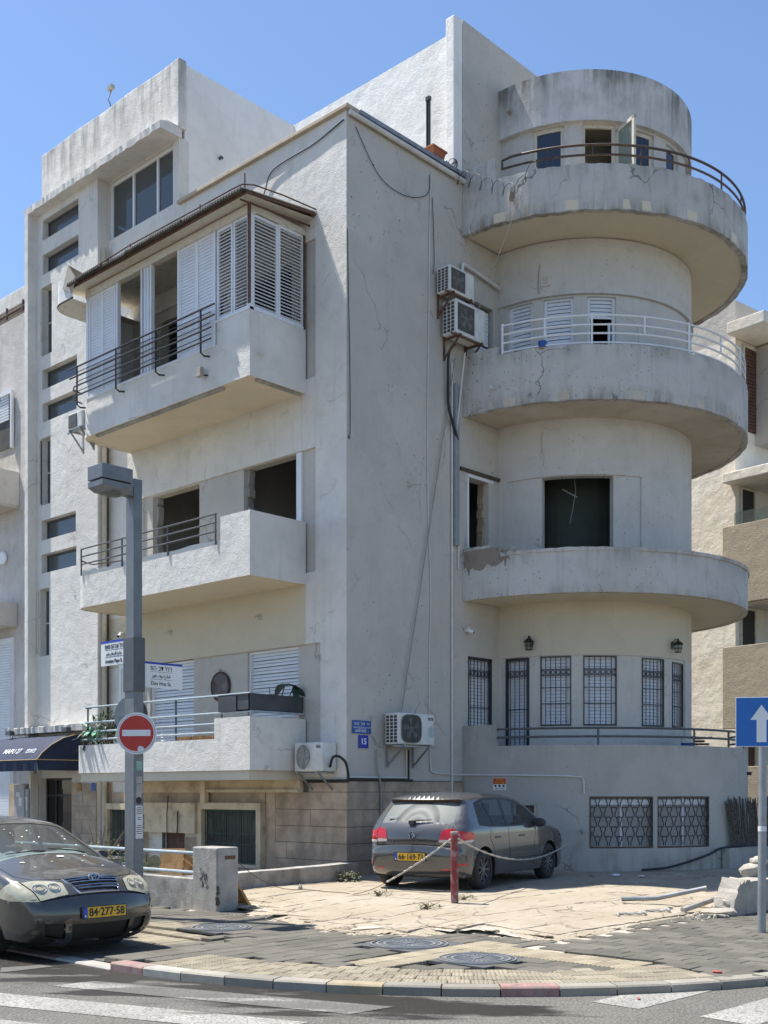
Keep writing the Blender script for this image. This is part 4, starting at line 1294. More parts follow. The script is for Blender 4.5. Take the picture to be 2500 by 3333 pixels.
# drum: top-floor windows
for i, (a, b, c, d) in enumerate(TH):
    if i == 1:
        wd = window(fc(RC - .10), a, b, c, d, .05, .06, 'frame_cream', 'glass_blue', sstep=4, name='window', panes=False)
        sa = thing_part('open_sash')                    # casement leaf swung outwards
        hx, hy, _ = fc(RC - .12)(b + .6, 0, 0)
        dx, dy = cos(radians(b + 12)), sin(radians(b + 12))
        g = MB(); Lw = .62; z0, z1 = 12.75, 14.83
        P = lambda t: (hx + dx * t, hy + dy * t)
        for (t0, t1, q0, q1) in ((0, Lw, z0, z0 + .07), (0, Lw, z1 - .07, z1), (0, .07, z0, z1), (Lw - .07, Lw, z0, z1)):
            p, q = P(t0), P(t1); g.bar((p[0], p[1], (q0 + q1) / 2), (q[0], q[1], (q0 + q1) / 2), .05, q1 - q0)
        g.build('sash_frame', 'frame_cream', sa)
        g = MB(); p, q = P(.05), P(Lw - .05); g.bar((p[0], p[1], (z0 + z1) / 2), (q[0], q[1], (z0 + z1) / 2), .008, z1 - z0 - .1); g.build('pane', 'glass_clear', sa)
        g = MB(); p = P(Lw - .035); g.tube([(p[0], p[1], 13.70), (p[0] - .06, p[1] + .04, 13.70), (p[0] - .06, p[1] + .04, 13.60)], .012, 6); g.build('handle', 'galvanised', sa)
    else:
        window(fc(RC - .10), a, b, c, d, .05, .075, 'frame_cream', 'glass_blue', sstep=4)
g = MB(); wallgrid(g, fc(RC - 1.3), -165, -80, 12.6, 15.2, [], .05, sstep=8); g.build('room_wall', 'room_paint', B)
g = MB(); wallgrid(g, fc(RC - .9), -172, -105, 5.6, 8.9, [], .05, sstep=8); g.build('room_wall', 'interior_green', B)
g = MB(); g.tube([fc(RC - .6)(-146, 8.3, 0), fc(RC - .6)(-144, 7.75, 0), fc(RC - .6)(-146, 7.35, 0), fc(RC - .6)(-147.5, 7.1, 0)], .008, 6); g.tube([fc(RC - .6)(-152, 7.8, 0), fc(RC - .6)(-143, 7.62, 0)], .014, 6); g.build('hanging_conduit', 'duct_grey', B)

# ---------------------------------------------------------------- balconies on the Mapu side
XB = -1.33
def plan(y0, y1, rc, x=XB, th=0.0):
    """outer plan line of a Mapu balcony: wall, corner, front, rounded far end, wall (inset by th)"""
    p = [(0.0, y0 + th), (x + th, y0 + th)]
    r = rc - th
    cx, cy = x + rc, y1 - rc
    p += [(cx - r * cos(radians(t)), cy + r * sin(radians(t))) for t in frange(0, 90, 10)]
    p += [(0.0, y1 - th)]
    return p
def parapet(name, mat, y0, y1, rc, z0, ztop, th=.13, parent=None):
    """ztop(y) gives the height of the rim along the front"""
    o, i = plan(y0, y1, rc), plan(y0, y1, rc, th=th)
    def dense(P):
        out = []
        for a, b in zip(P[:-1], P[1:]):
            n = max(1, int(hypot(b[0] - a[0], b[1] - a[1]) / .09))
            out += [(a[0] + (b[0] - a[0]) * k / n, a[1] + (b[1] - a[1]) * k / n) for k in range(n)]
        return out + [P[-1]]
    O = []; I = []
    for k in range(len(o) - 1):
        n = max(1, int(hypot(o[k + 1][0] - o[k][0], o[k + 1][1] - o[k][1]) / .09))
        for t in range(n):
            u = t / n
            O.append((o[k][0] + (o[k + 1][0] - o[k][0]) * u, o[k][1] + (o[k + 1][1] - o[k][1]) * u))
            I.append((i[k][0] + (i[k + 1][0] - i[k][0]) * u, i[k][1] + (i[k + 1][1] - i[k][1]) * u))
    O.append(o[-1]); I.append(i[-1])
    g = MB()
    def zt(p, k): return ztop(p[1], p[0])
    for k in range(len(O) - 1):
        a, b, c, d = O[k], O[k + 1], I[k + 1], I[k]
        za, zb = zt(a, k), zt(b, k + 1)
        if abs(za - zb) > .2:                           # step in the rim: keep it upright
            zb_ = max(za, zb); g.quad((a[0], a[1], min(za, zb)), (d[0], d[1], min(za, zb)), (d[0], d[1], zb_), (a[0], a[1], zb_)); za = zb
        g.quad((a[0], a[1], z0), (b[0], b[1], z0), (b[0], b[1], zb), (a[0], a[1], za))
        g.quad((d[0], d[1], za), (c[0], c[1], zb), (c[0], c[1], z0), (d[0], d[1], z0))
        g.quad((a[0], a[1], za), (b[0], b[1], zb), (c[0], c[1], zb), (d[0], d[1], za))
    return g.build(name, mat, parent or B)
def slabx(y0, y1, rc, z0, z1, mat, parent, inset=.004):
    P = plan(y0, y1, rc, th=inset)
    g = MB(); g.prism(P[::-1], z0, z1); return g.build('balcony_slab', mat, parent)
def railx(pts, rad, bal, mat, name='rail'):
    g = MB(); g.tube(pts, rad, 8); return g.build(name, mat, bal, smooth=True)
rr = random.Random(8)
# first: raised ground floor
m1 = parapet('balcony', 'plaster_lit', 1.07, 6.66, .16, 2.02, lambda y, x: 2.965 if y < 2.09 else 2.595)
m1['label'] = 'lowest street balcony with blue-grey rails and planter box'
slabx(1.10, 6.62, .16, 1.85, 2.06, 'plaster_cream_bounce', m1, .03)
for z, y0 in ((3.375, 1.10), (3.06, 1.10)):
    railx([(0.0, 1.12, z), (XB + .06, 1.12, z), (XB + .06, 6.35, z), (XB + .09, 6.43, z), (XB + .25, 6.47, z)] if z < 3.2 else [(XB + .06, 1.12, z), (XB + .06, 6.35, z), (XB + .09, 6.43, z), (XB + .25, 6.47, z)], .021, m1, 'metal_blue_grey')
for z in (2.87, 2.71): railx([(XB + .06, 2.12, z), (XB + .05, 6.45, z), (XB + .12, 6.58, z)], .019, m1, 'metal_blue_grey')
for y, z0 in ((6.33, 2.58), (4.9, 2.58), (3.32, 2.58), (1.95, 2.95)): railx([(XB + .08, y, z0), (XB + .08, y, 3.375)], .018, m1, 'metal_dark_grey', 'post')
g = MB()
for k in range(26): g.box(XB + .2, XB + .215, 2.2 + k * .05, 2.235 + k * .05, 2.05, 2.68)
g.build('reed_screen', 'wood', m1)
# second floor
def t2(y, x): return 6.585 if y < 1.98 else 6.185 + .012 * sin(y * 5.3) + (.02 * sin(y * 17) if y > 4.5 else 0)
m2 = parapet('balcony', 'plaster_lit', 1.07, 6.78, .42, 5.44, t2)
m2['label'] = 'street balcony with three thin grey rails in front of broken-out windows'
slabx(1.07, 6.78, .42, 5.448, 5.62, 'soffit_cream', m2)
for z in (6.645, 6.49, 6.33):
    railx([(XB - .02, 1.98, z + .01), (XB - .02, 6.40, z)], .017, m2, 'metal_dark_grey')
railx([(XB - .02, 6.40, 6.40), (XB + .1, 6.2, 6.32), (XB + .2, 5.3, 6.29)], .014, m2, 'metal_black')
for y, dz in ((6.42, 6.10), (4.95, 6.10), (3.44, 6.10), (2.0, 6.10)): railx([(XB - .02, y, dz), (XB - .02, y, 6.66)], .017, m2, 'metal_dark_grey', 'post')
# third floor, closed in with shutters
def t3(y, x): return 10.11 if y < 2.03 else 9.71
m3 = parapet('balcony', 'plaster_lit', 1.07, 6.60, .42, 8.94, t3)
m3['label'] = 'shuttered street balcony under a rusty corrugated roof'
slabx(1.07, 6.60, .42, 8.948, 9.12, 'soffit_cream', m3)
g = MB(); g.box(XB + .05, XB + .12, 1.9, 6.0, 8.90, 8.947); g.box(XB + .2, -.06, 1.12, 1.18, 8.90, 8.947); g.build('soffit_batten', 'concrete_grey', m3)
XR = -1.50
for z in (10.36, 10.17, 9.97, 9.77):
    y1 = 6.62 if z > 10.1 else 6.45
    P = [(XR, 1.85 if z > 10 else 1.95, z), (XR, y1, z)]
    if z < 10: P += [(XR + .06, 6.58, z - .02), (XR + .28, 6.6, z - .04)]
    railx(P, .017, m3, 'metal_black')
for z in (10.265, 10.07, 9.87): railx([(XR + .03, 2.0, z), (XR + .03, 6.45, z)], .008, m3, 'metal_black')
for y in (6.34, 4.94, 3.62, 2.24):
    railx([(XR, y, 10.37), (XR, y, 9.58), (XR + .06, y - .03, 9.53), (XB, y - .04, 9.55)], .018, m3, 'metal_black', 'post')
# shutter leaves
def leaf_x(y0, y1, z0, z1, x=XB + .04, mid=False, tilt=.5, pitch=.0605, parent=None):
    w = thing_part('louvre_shutter', parent)
    g = MB(); k = .045
    for (a, b, c, d) in ((y0, y1, z0, z0 + k), (y0, y1, z1 - k, z1), (y0, y0 + k, z0 + k, z1 - k), (y1 - k, y1, z0 + k, z1 - k)): g.box(x - .02, x + .025, a, b, c, d)
    if mid: g.box(x - .02, x + .025, y0 + k, y1 - k, z0 + .62, z0 + .66)
    g.build('leaf_frame', 'shutter_white', w)
    n = int((z1 - z0 - 2 * k) / pitch)
    for i in range(n):
        z = z0 + k + (z1 - z0 - 2 * k) * (i + .5) / n
        piece('slat', unitbox(), 'shutter_white', w, (x, (y0 + y1) / 2, z), (.008, y1 - y0 - 2 * k, pitch * 1.06), (0, tilt, 0))
ZT = 11.785
leaf_x(5.72, 6.20, 9.75, ZT, mid=True, tilt=.2); leaf_x(5.24, 5.72, 9.75, ZT, mid=True, tilt=.2)
leaf_x(2.61, 3.12, 9.75, ZT, mid=True, tilt=.2); leaf_x(2.10, 2.61, 9.75, ZT, mid=True, tilt=.2)
leaf_x(1.57, 2.01, 10.15, ZT, tilt=.75); leaf_x(1.13, 1.55, 10.15, ZT, tilt=1.35)
def leaf_y(x0, x1, z0, z1, y=1.11, tilt=-.85, pitch=.0605):
    w = thing_part('louvre_shutter')
    g = MB(); k = .045
    for (a, b, c, d) in ((x0, x1, z0, z0 + k), (x0, x1, z1 - k, z1), (x0, x0 + k, z0 + k, z1 - k), (x1 - k, x1, z0 + k, z1 - k)): g.box(a, b, y - .02, y + .025, c, d)
    g.build('leaf_frame', 'shutter_white', w)
    n = int((z1 - z0 - 2 * k) / pitch)
    for i in range(n):
        z = z0 + k + (z1 - z0 - 2 * k) * (i + .5) / n
        piece('slat', unitbox(), 'shutter_white', w, ((x0 + x1) / 2, y, z), (x1 - x0 - 2 * k, .008, pitch * 1.06), (tilt, 0, 0))
leaf_y(-1.25, -.65, 10.15, 11.81); leaf_y(-.645, -.03, 10.15, 11.83)
enc = thing_part('balcony_enclosure')
g = MB()
for (a, b) in ((4.10, 4.15), (4.17, 4.20), (4.22, 4.26)): g.box(XB + .01, XB + .07, a, b, 9.72, ZT)
for (a, b) in ((3.12, 3.17), (4.0, 4.05), (4.31, 4.35), (5.14, 5.19), (6.20, 6.27), (2.04, 2.09)): g.box(XB, XB + .08, a, b, 9.71, ZT)
g.box(XB, XB + .09, 1.07, 1.13, 10.10, 11.86); g.box(XB - .01, XB + .10, 2.03, 6.27, 9.70, 9.75); g.box(XB - .01, XB + .09, 1.07, 2.04, 10.105, 10.15); g.box(XB + .08, -.01, 1.07, 1.14, 10.105, 10.15)
g.build('window_posts', 'shutter_white', enc)
g = MB(); g.box(-.05, -.005, 1.07, 1.16, 10.1, 11.95); g.box(XB - .03, XB + .0, 1.04, 1.10, 10.2, 12.05); g.build('corner_post', 'rust', enc)
g = MB(); g.box(XB - .02, XB + .12, 1.06, 6.27, ZT, 11.93); g.box(XB + .12, -.01, 1.06, 1.16, 11.83, 11.95); g.build('head_board', 'frame_cream', enc)
P = [(XB + .03, 6.27), (XB + .10, 6.42), (XB + .32, 6.52), (XB + .7, 6.54), (0, 6.54)]
g = MB()
for a, b in zip(P[:-1], P[1:]): g.quad((a[0], a[1], 9.7), (b[0], b[1], 9.7), (b[0], b[1], 11.8), (a[0], a[1], 11.8))
g.build('end_panel', 'shutter_white', enc)
g = MB(); g.quad((-1.60, .84, 11.935), (-1.60, 6.62, 11.935), (0, 6.62, 12.08), (0, .84, 12.08)); g.build('soffit_board', 'frame_cream', enc)
# corrugated roof sheets, one by one
yy = .80; k = 0
while yy < 6.2:
    y1 = min(6.35, yy + .92); g = MB(); N = int((y1 - yy) / .019); o = .012 if k % 2 else 0
    for i in range(N + 1):
        y = yy + (y1 - yy) * i / N; h = .022 * cos(2 * pi * y / .076) + o
        sag = .02 * sin(k * 2.1)
        g.v += [(-1.74 + sag, y, 11.985 + h), (.02, y, 12.20 + h), (-1.74 + sag, y, 11.955 + h), (.02, y, 12.17 + h)]
    for i in range(N):
        p = i * 4; q = p + 4
        g.f += [(p, p + 1, q + 1, q), (p + 2, q + 2, q + 3, p + 3), (p, q, q + 2, p + 2)]
    g.build('roof_sheet', 'corrugated', enc); yy = y1 - .06; k += 1
g = MB()
for z, x in ((11.94, -1.62),): g.bar((x, .80, z), (x, 6.35, z), .03, .035)
for y in (.9, 2.1, 4.27): g.bar((-1.64, y, 11.96), (-.02, y, 12.10), .03, .03)
g.bar((-1.64, .80, 11.93), (.25, .80, 12.17), .03, .04); g.bar((-1.64, .96, 11.86), (.1, .96, 11.99), .025, .025)
g.build('roof_bracket', 'rust', enc)
g = MB()
g.tube([(-1.62, 5.75, 12.10), (-1.62, 4.27, 12.15), (-1.62, 2.1, 12.13), (-1.62, 1.2, 12.13), (-1.60, .95, 12.13), (-1.45, .82, 12.13), (-.8, .80, 12.19), (.2, .80, 12.24)], .013, 6)
for y, t in ((4.27, 12.17), (2.1, 12.17), (.86, 12.28)): g.tube([(-1.62, y, 11.95), (-1.62, y, t)], .013, 6)
g.tube([(-1.3, 6.1, 12.15), (-1.3, 6.45, 12.15)], .012, 6)
g.build('roof_rod', 'rust', enc)
# torn sheet-metal end of the canopy
pts = [(-1.64, 6.28), (-1.64, 6.5), (-1.64, 6.72)] + [(-1.64 + .42 * (1 - cos(pi / 2 * k / 8)), 6.72 + .42 * sin(pi / 2 * k / 8)) for k in range(1, 9)] + [(-.8, 7.14), (0, 7.14)]
g = MB()
for i in range(len(pts) - 1):
    (x0, y0), (x1, y1) = pts[i], pts[i + 1]
    h0, h1 = 12.22 - .05 * abs(i - 3), 12.22 - .05 * abs(i - 2)
    g.quad((x0, y0, 11.72), (x1, y1, 11.72), (x1, y1, h1), (x0, y0, h0))
g.build('bent_sheet', 'litter_white', enc)
g = MB(); g.quad((-1.69, 6.05, 12.02), (-1.68, 6.38, 12.40), (-1.67, 6.62, 11.98), (-1.68, 6.26, 11.80)); g.quad((-1.68, 6.38, 12.40), (-1.67, 6.62, 11.98), (-1.25, 6.75, 12.05), (-1.3, 6.45, 12.38)); g.build('torn_flap', 'concrete_light', enc)
g = MB(); g.v += [(x, y, 11.70) for x, y in pts] + [(0, 6.28, 11.70)]; g.f.append(tuple(range(len(g.v)))); g.build('sheet_underside', 'frame_cream', enc)
g = MB(); g.tube([(x, y, 11.72) for x, y in pts], .022, 6); g.build('sheet_edge', 'corrugated', enc)

# ---------------------------------------------------------------- stone facing of the basement
base = thing_part('stone_base')
ROWS = [(.02, .40), (.40, .71), (.71, 1.01), (1.01, 1.316), (1.316, 1.632), (1.632, 1.83)]
rr = random.Random(12)
def stones(ax, lo, hi, skip=()):
    for r, (z0, z1) in enumerate(ROWS):
        s = lo; first = True
        while s < hi - .02:
            w = rr.uniform(.55, .72)
            if first and r % 2: w *= .55
            first = False
            e = min(hi, s + w)
            if hi - e < .15: e = hi
            if not any(a < (s + e) / 2 < b and c < (z0 + z1) / 2 < d for a, b, c, d in skip):
                t = .03 + rr.uniform(-.004, .004); q = .005; qs = .0015
                if ax == 'x': boxpiece('stone', 'travertine', base, -t, .001, s + qs, e - qs, z0 + q, z1 - q)
                else: boxpiece('stone', 'travertine', base, s + qs, e - qs, -t, .001, z0 + q, z1 - q)
            s = e
stones('x', -.03, 2.14, [(1.07, 9, 1.63, 2)])
stones('x', 4.1, 4.68, [(0, 9, .79, 2)])
stones('x', 7.32, 7.49)
stones('y', .005, 3.2, [(.8, 1.2, .98, 1.3)])
def stones2(lo, hi):
    for (z0, z1) in ROWS:
        s = lo
        while s < hi - .02:
            e = min(hi, s + rr.uniform(.55, .7)); e = hi if hi - e < .15 else e
            boxpiece('stone', 'travertine', base, -.30, -.269, s + .004, e - .004, z0 + .004, z1 - .004); s = e
stones2(7.5, 8.5); stones2(9.95, 11.3)
g = MB(); g.box(-.012, 0, -.012, 2.3, 0, 1.84); g.box(0, 3.2, -.012, 0, 0, 1.84); g.build('mortar', 'travertine_dark_joint', base)
g = MB(); g.box(-.05, -.0, -.05, 1.09, 1.80, 1.86); g.box(.0, 1.7, -.055, 0, 1.83, 1.87); g.build('bitumen_strip', 'black', base)
# basement windows and the beam over them
def bwin(y0, y1, z0, z1, k=.13):
    w = thing_part('basement_window'); g = MB()
    for (a, b, c, d) in ((y0, y1, z1, z1 + k), (y0 - k, y0, z0 - .06, z1 + k), (y1, y1 + k, z0 - .06, z1 + k), (y0, y1, z0 - .06, z0)): g.box(-.16, .01, a, b, c, d)
    g.build('concrete_surround', 'cream_paint', w)
    g = MB(); n = int((y1 - y0) / .115)
    for i in range(n + 1):
        y = y0 + (y1 - y0) * i / n; g.tube([(-.06, y, z0), (-.06, y, z1)], .010, 5)
    for z in (z0 + .02, z0 + (z1 - z0) * .36, z0 + (z1 - z0) * .55, z1 - .02): g.tube([(-.065, y0, z), (-.065, y1, z)], .011, 5)
    for yc in (y0 + .14, (y0 + y1) / 2 - .06, (y0 + y1) / 2 + .06, y1 - .14):
        for zc in (z0 + .12, z0 + (z1 - z0) * .45, z1 - .11):
            g.tube([(-.07, yc - .055, zc - .075), (-.07, yc, zc + .06), (-.07, yc + .055, zc - .075)], .007, 5)
    g.build('grille', 'green_bars', w)
    g = MB(); g.box(-.02, .0, y0, y0 + .05, z0, z1); g.box(-.02, .0, y1 - .05, y1, z0, z1); g.box(-.02, 0, y0, y1, z1 - .05, z1); g.build('frame', 'green_bars', w)
    g = MB()
    for i in range(10):
        y = y0 + .06 + (y1 - y0 - .12) * i / 10; g.box(.05, .07, y, y + (y1 - y0) / 10 - .012 - (.02 if i % 3 == 0 else 0), z0, z1)
    g.build('blind', 'interior_dark', w)
bwin(2.29, 3.96, .24, 1.29); bwin(6.1, 7.3, .24, 1.25)
g = MB(); g.box(-.22, 0, 4.10, 5.86, .80, 1.41); g.build('shaft_panel', 'cream_paint', B)
g = MB(); g.box(-.10, 0, 1.12, 6.6, 1.62, 1.852); g.box(-.20, -.1, 3.80, 3.95, 1.41, 1.852); g.box(-.16, -.1, 1.12, 3.8, 1.63, 1.68); g.build('beam', 'cream_paint', B)
g = MB(); g.box(-.035, 0, 2.14, 7.3, 1.405, 1.62); g.box(-.035, 0, 1.87, 2.16, .2, 1.62); g.build('sooty_band', 'travertine', B)
g = MB(); g.box(.05, .1, 4.70, 5.39, 0, .79); g.build('cellar_door', 'wood_dark', B)
g = MB(); g.box(-.03, .0, 5.39, 5.45, 0, .8); g.build('cellar_door_jamb', 'green_bars', B)
g = MB(); g.tube([(-.12, 5.8, 1.35), (-.24, 5.83, 1.1), (-.24, 5.82, .85)], .01, 5); g.tube([(-.2, 5.0, 1.55), (-.25, 4.98, 1.2), (-.25, 4.97, .6)], .01, 5); g.tube([(-.1, 4.7, 1.42), (-.25, 4.62, 1.2), (-.26, 4.6, 1.0), (-.25, 4.64, .75)], .014, 5); g.build('hanging_wire', 'cable_black', B)
# street wall vents and hatch by the parked car
g = MB(); g.box(.87, 1.16, .02, .06, 1.0, 1.25); g.build('vent_hole', 'black', B)
g = MB(); P = fc(RB + .02)
for (a, b, c, d) in ((-163.2, -156.5, 1.38, 1.42), (-163.2, -162.6, 1.15, 1.40), (-157.1, -156.5, 1.15, 1.40)): wallgrid(g, fc(RB + .05), a, b, c, d, [], .06, sstep=3)
g.build('hatch_frame', 'concrete_light', B)
g = MB(); wallgrid(g, fc(RB + .005), -162.6, -157.1, 1.12, 1.38, [], .02, sstep=3); g.build('hatch', 'wood_dark', B)
# ================================================================ things fixed to the house
def ac_unit(label, loc, rotz, w, h, d, style='fan', brand=None, fan_round=True, bracket=True, dark=True):
    """outdoor unit: local x along the front, -y is the front, origin at the bottom centre of the back"""
    t = thing('air_conditioner', label, 'air conditioner', loc, (0, 0, rotz), 'outdoor air conditioner units')
    g = MB(); g.box(-w / 2, w / 2, -d, 0, 0, h); g.build('casing', 'ac_white', t, local=True, bevel=.02)
    fw = w * .60; cx = -w * .16 if True else 0
    g = MB(); a, b = fw * .44, h * .43
    if style == 'square':
        g.box(cx - fw * .46, cx + fw * .46, -d - .006, -d + .002, h * .10, h * .90)
    else:
        n = 32; P = []
        for k in range(n):
            t_ = 2 * pi * k / n; cc, ss = cos(t_), sin(t_)
            e = .55 if style == 'fan' else 1.0
            P.append((cx + a * math.copysign(abs(cc) ** e, cc), h * .5 + b * math.copysign(abs(ss) ** e, ss)))
        m = len(g.v); g.v += [(x, -d - .006, z) for x, z in P]; g.f.append(tuple(range(n)))
        g.v += [(x, -d + .002, z) for x, z in P]
        for k in range(n): g.f.append((k, (k + 1) % n, n + (k + 1) % n, n + k))
    g.build('fan_opening', 'ac_dark', t, local=True)
    g = MB()
    for k in range(5):                                 # fan blades
        an = 2 * pi * k / 5; r = min(a, b) * .85
        p = [(cx + r * cos(an + u) * s, h * .5 + r * sin(an + u) * s) for u, s in ((0, .15), (.15, 1), (.75, 1), (.5, .15))]
        g.quad(*[(x, -d - .008 - .004 * i, z) for i, (x, z) in enumerate(p)])
    g.disc((cx, -d - .007, h * .5), .05, (0, -1, 0), .01, 16)
    g.build('fan', 'ac_grille', t, local=True)
    g = MB()
    if style == 'square':
        for k in range(15): z = h * (.12 + .76 * k / 14); g.box(cx - fw * .45, cx + fw * .45, -d - .018, -d - .012, z - .006, z + .006)
    else:
        for k in range(-5, 6):
            x = a * k / 6; zz = b * (1 - abs(k / 6.5) ** 3) ** .5
            g.box(cx + x - .004, cx + x + .004, -d - .022, -d - .016, h * .5 - zz, h * .5 + zz)
        P = []
        for k in range(32):
            t_ = 2 * pi * k / 32; cc, ss = cos(t_), sin(t_); e = .55 if style == 'fan' else 1.0
            P.append((cx + a * 1.03 * math.copysign(abs(cc) ** e, cc), -d - .012, h * .5 + b * 1.03 * math.copysign(abs(ss) ** e, ss)))
        g.tube(P, .010, 6, closed=True)
    g.build('fan_guard', 'ac_white' if style == 'oval' else 'ac_grille', t, local=True)
    g = MB()                                            # side intake grid
    for i in range(3):
        for j in range(8):
            y = -d + .045 + (d - .09) * i / 2.6; z = h * (.06 + .88 * j / 8)
            g.box(-w / 2 - .004, -w / 2 + .002, y, y + (d - .09) / 3.6, z, z + h * .085)
    g.build('intake_slots', 'ac_dark', t, local=True)
    g = MB(); g.box(w * .30, w * .47, -d - .006, -d + .001, h * .08, h * .92); g.build('service_panel', 'ac_white', t, local=True)
    if bracket:
        g = MB()
        for x in (-w * .36, w * .36):
            g.bar((x, .08, -.02), (x, -d - .03, -.02), .035, .035); g.bar((x, .06, -.38), (x, -d + .02, -.04), .028, .028); g.bar((x, .06, .05), (x, .06, -.42), .035, .03)
        g.bar((-w * .62, -d + .03, -.035), (w * .62, -d + .03, -.035), .035, .025)
        g.build('bracket', 'rust' if bracket == 'rust' else 'galvanised', t, local=True)
    if brand:
        lettering('brand_lettering', brand, .075, 'ink', t, (w * .385, -d - .009, h * .84), (1, 0, 0), (0, 0, 1), fit=w * .15, local=True, bold=.001)
    return t
a1 = ac_unit('white air conditioner with dark oval fan grille on a bracket beside the house number', (1.37, -.10, 2.50), 0, .98, .57, .34, 'fan', 'ELECTRA')
g = MB(); g.disc((.385, -.347, .24), .085, (0, -1, 0), .003, 24, ry=.11); g.build('energy_sticker', 'sunshade_teal', a1, local=True)
ac_unit('white air conditioner with round fan hung under the lowest street balcony', (-.02, .60, 2.0), -pi / 2, .72, .52, .36, 'oval', 'SAGA')
ac_unit('upper of two stacked air conditioners high in the corner by the round bay', (2.72, -.08, 11.16), 0, .74, .49, .32, 'square', None, bracket='rust')
ac_unit('lower of two stacked air conditioners in the corner, on a rusty bracket', (2.96, -.08, 10.40), 0, .90, .65, .34, 'square', None, bracket='rust')
ac_unit('small air conditioner at the far end of the shuttered balcony', (-1.05, 6.72, 9.22), -pi / 2, .55, .34, .26, 'square', None, bracket=True)
# electrical hoses
def tubething(name, label, cat, paths, rad, mat, group=None, seg=6):
    g = MB()
    for p in paths: g.tube(p, rad, seg)
    o = g.build(name, mat, smooth=True); tag(o, label, cat, group); return o
def spline(P, n=8):
    P = [Vector(p) for p in P]; out = []
    for i in range(len(P) - 1):
        p0, p1, p2, p3 = P[max(0, i - 1)], P[i], P[i + 1], P[min(len(P) - 1, i + 2)]
        for k in range(n):
            t = k / n
            out.append(.5 * ((2 * p1) + (p2 - p0) * t + (2 * p0 - 5 * p1 + 4 * p2 - p3) * t * t + (3 * p1 - p0 - 3 * p2 + p3) * t ** 3))
    return [tuple(p) for p in out + [P[-1]]]
tubething('hose', 'black hose looping from the round-fan air conditioner around the house corner', 'hose', [spline([(-.2, .22, 2.08), (-.25, .1, 2.24), (-.2, -.0, 2.26), (-.12, -.09, 2.15), (-.06, -.09, 1.95), (-.03, -.06, 1.84)])], .024, 'cable_black')
tubething('hose', 'grey hoses running down the wall beside the house number', 'hose', [spline([(.72, -.04, 2.4), (.76, -.04, 1.95), (.84, -.05, 1.6), (.84, -.05, .9), (.80, -.06, .45), (.62, -.12, .2)]), spline([(.75, -.05, 2.0), (.81, -.07, 1.7), (.81, -.07, 1.0), (.78, -.08, .5)])], .016, 'rope')
tubething('trunking', 'black and white cable trunking below the air conditioner by the house number', 'cable', [[(1.60, -.03, 2.42), (1.60, -.03, 1.86), (.05, -.03, 1.86)]], .022, 'cable_black')
tubething('trunking', 'white cable duct below the air conditioner by the house number', 'cable', [[(1.54, -.03, 2.42), (1.54, -.03, 1.90), (.05, -.03, 1.90)]], .018, 'pipe_white')
R_ = lambda a, z, e=.03: (C[0] + (RB + e) * cos(radians(a)), C[1] + (RB + e) * sin(radians(a)), z)
tubething('conduit', 'white conduit running across the curved base wall above the parked car', 'pipe', [spline([(2.22, -.03, 2.45), (2.23, -.03, 2.1), (2.35, -.03, 2.0), (3.0, -.04, 1.97)], 4) + [R_(-178, 1.97), R_(-172, 1.96), R_(-160, 1.95), R_(-150, 1.94), R_(-146, 1.93), R_(-143.4, 1.91), R_(-142.8, 1.86), R_(-142.6, 1.60)]], .016, 'pipe_white')
tubething('cable', 'thin white cable zigzagging down the street facade', 'cable', [spline([(2.25, -.02, 13.5), (2.2, -.02, 12), (2.18, -.02, 10.4), (2.15, -.02, 9), (2.16, -.02, 7.2), (2.24, -.02, 5.4), (2.2, -.02, 4.3), (2.19, -.02, 3.05)])], .010, 'pipe_white')
tubething('cable', 'dark cable sagging from the roof corner across the street facade', 'cable', [spline([(.2, -.02, 13.5), (.8, -.03, 12.85), (1.5, -.03, 12.75), (2.12, -.03, 13.0), (2.2, -.03, 13.4)]), spline([(2.28, -.03, 13.0), (2.33, -.03, 11.9), (2.30, -.03, 11.55)])], .007, 'cable_black')
tubething('rope', 'taut grey rope slanting down the street facade to the air conditioner', 'rope', [[(2.93, -.05, 10.1), (1.36, -.06, 3.08)]], .011, 'rope')
tubething('cable', 'dark cable hanging along the house corner', 'cable', [spline([(.0, -.012, 11.6), (.02, -.03, 10.2), (.045, -.03, 9.2), (.05, -.03, 8.0), (.0, -.03, 7.95)])], .008, 'cable_black')
tubething('cable', 'dark cable sagging below the roof edge on the sunny side', 'cable', [spline([(-.03, .05, 13.55), (-.03, .8, 13.42), (-.04, 1.9, 13.35), (-.03, 2.2, 13.0), (-.04, 2.55, 12.6), (-.05, 2.75, 12.25)])], .012, 'cable_black')
tubething('drain_pipe', 'cream drain pipe in the angle beside the stair tower', 'pipe', [[(-.16, 7.40, 13.6), (-.16, 7.40, .1)]], .055, 'pipe_cream', seg=10)
g = MB(); g.box(-.07, .0, 7.455, 7.488, 1.9, 13.4); tag(g.build('dark_strip', 'metal_dark_grey'), 'flat dark duct beside the cream drain pipe', 'duct')  # flat dark strip in the angle behind the drain pipe
tubething('conduit', 'pair of thin grey pipes down the wall beside the round bay', 'pipe', [[(2.86, -.03, 10.0), (2.86, -.03, 1.6)], [(3.06, -.03, 8.1), (3.06, -.03, 6.0)]], .022, 'pipe_white')
g = MB(); g.box(2.90, 3.02, -.09, -.005, 6.45, 9.6); tag(g.build('duct', 'duct_grey'), 'grey metal duct on the wall beside the round bay', 'duct')
tubething('hose', 'black insulated hose below the stacked air conditioners', 'hose', [spline([(2.75, -.2, 10.3), (2.66, -.12, 10.1), (2.68, -.08, 9.6), (2.70, -.08, 9.1), (2.85, -.1, 8.7), (3.0, -.06, 8.5)])], .03, 'cable_black')
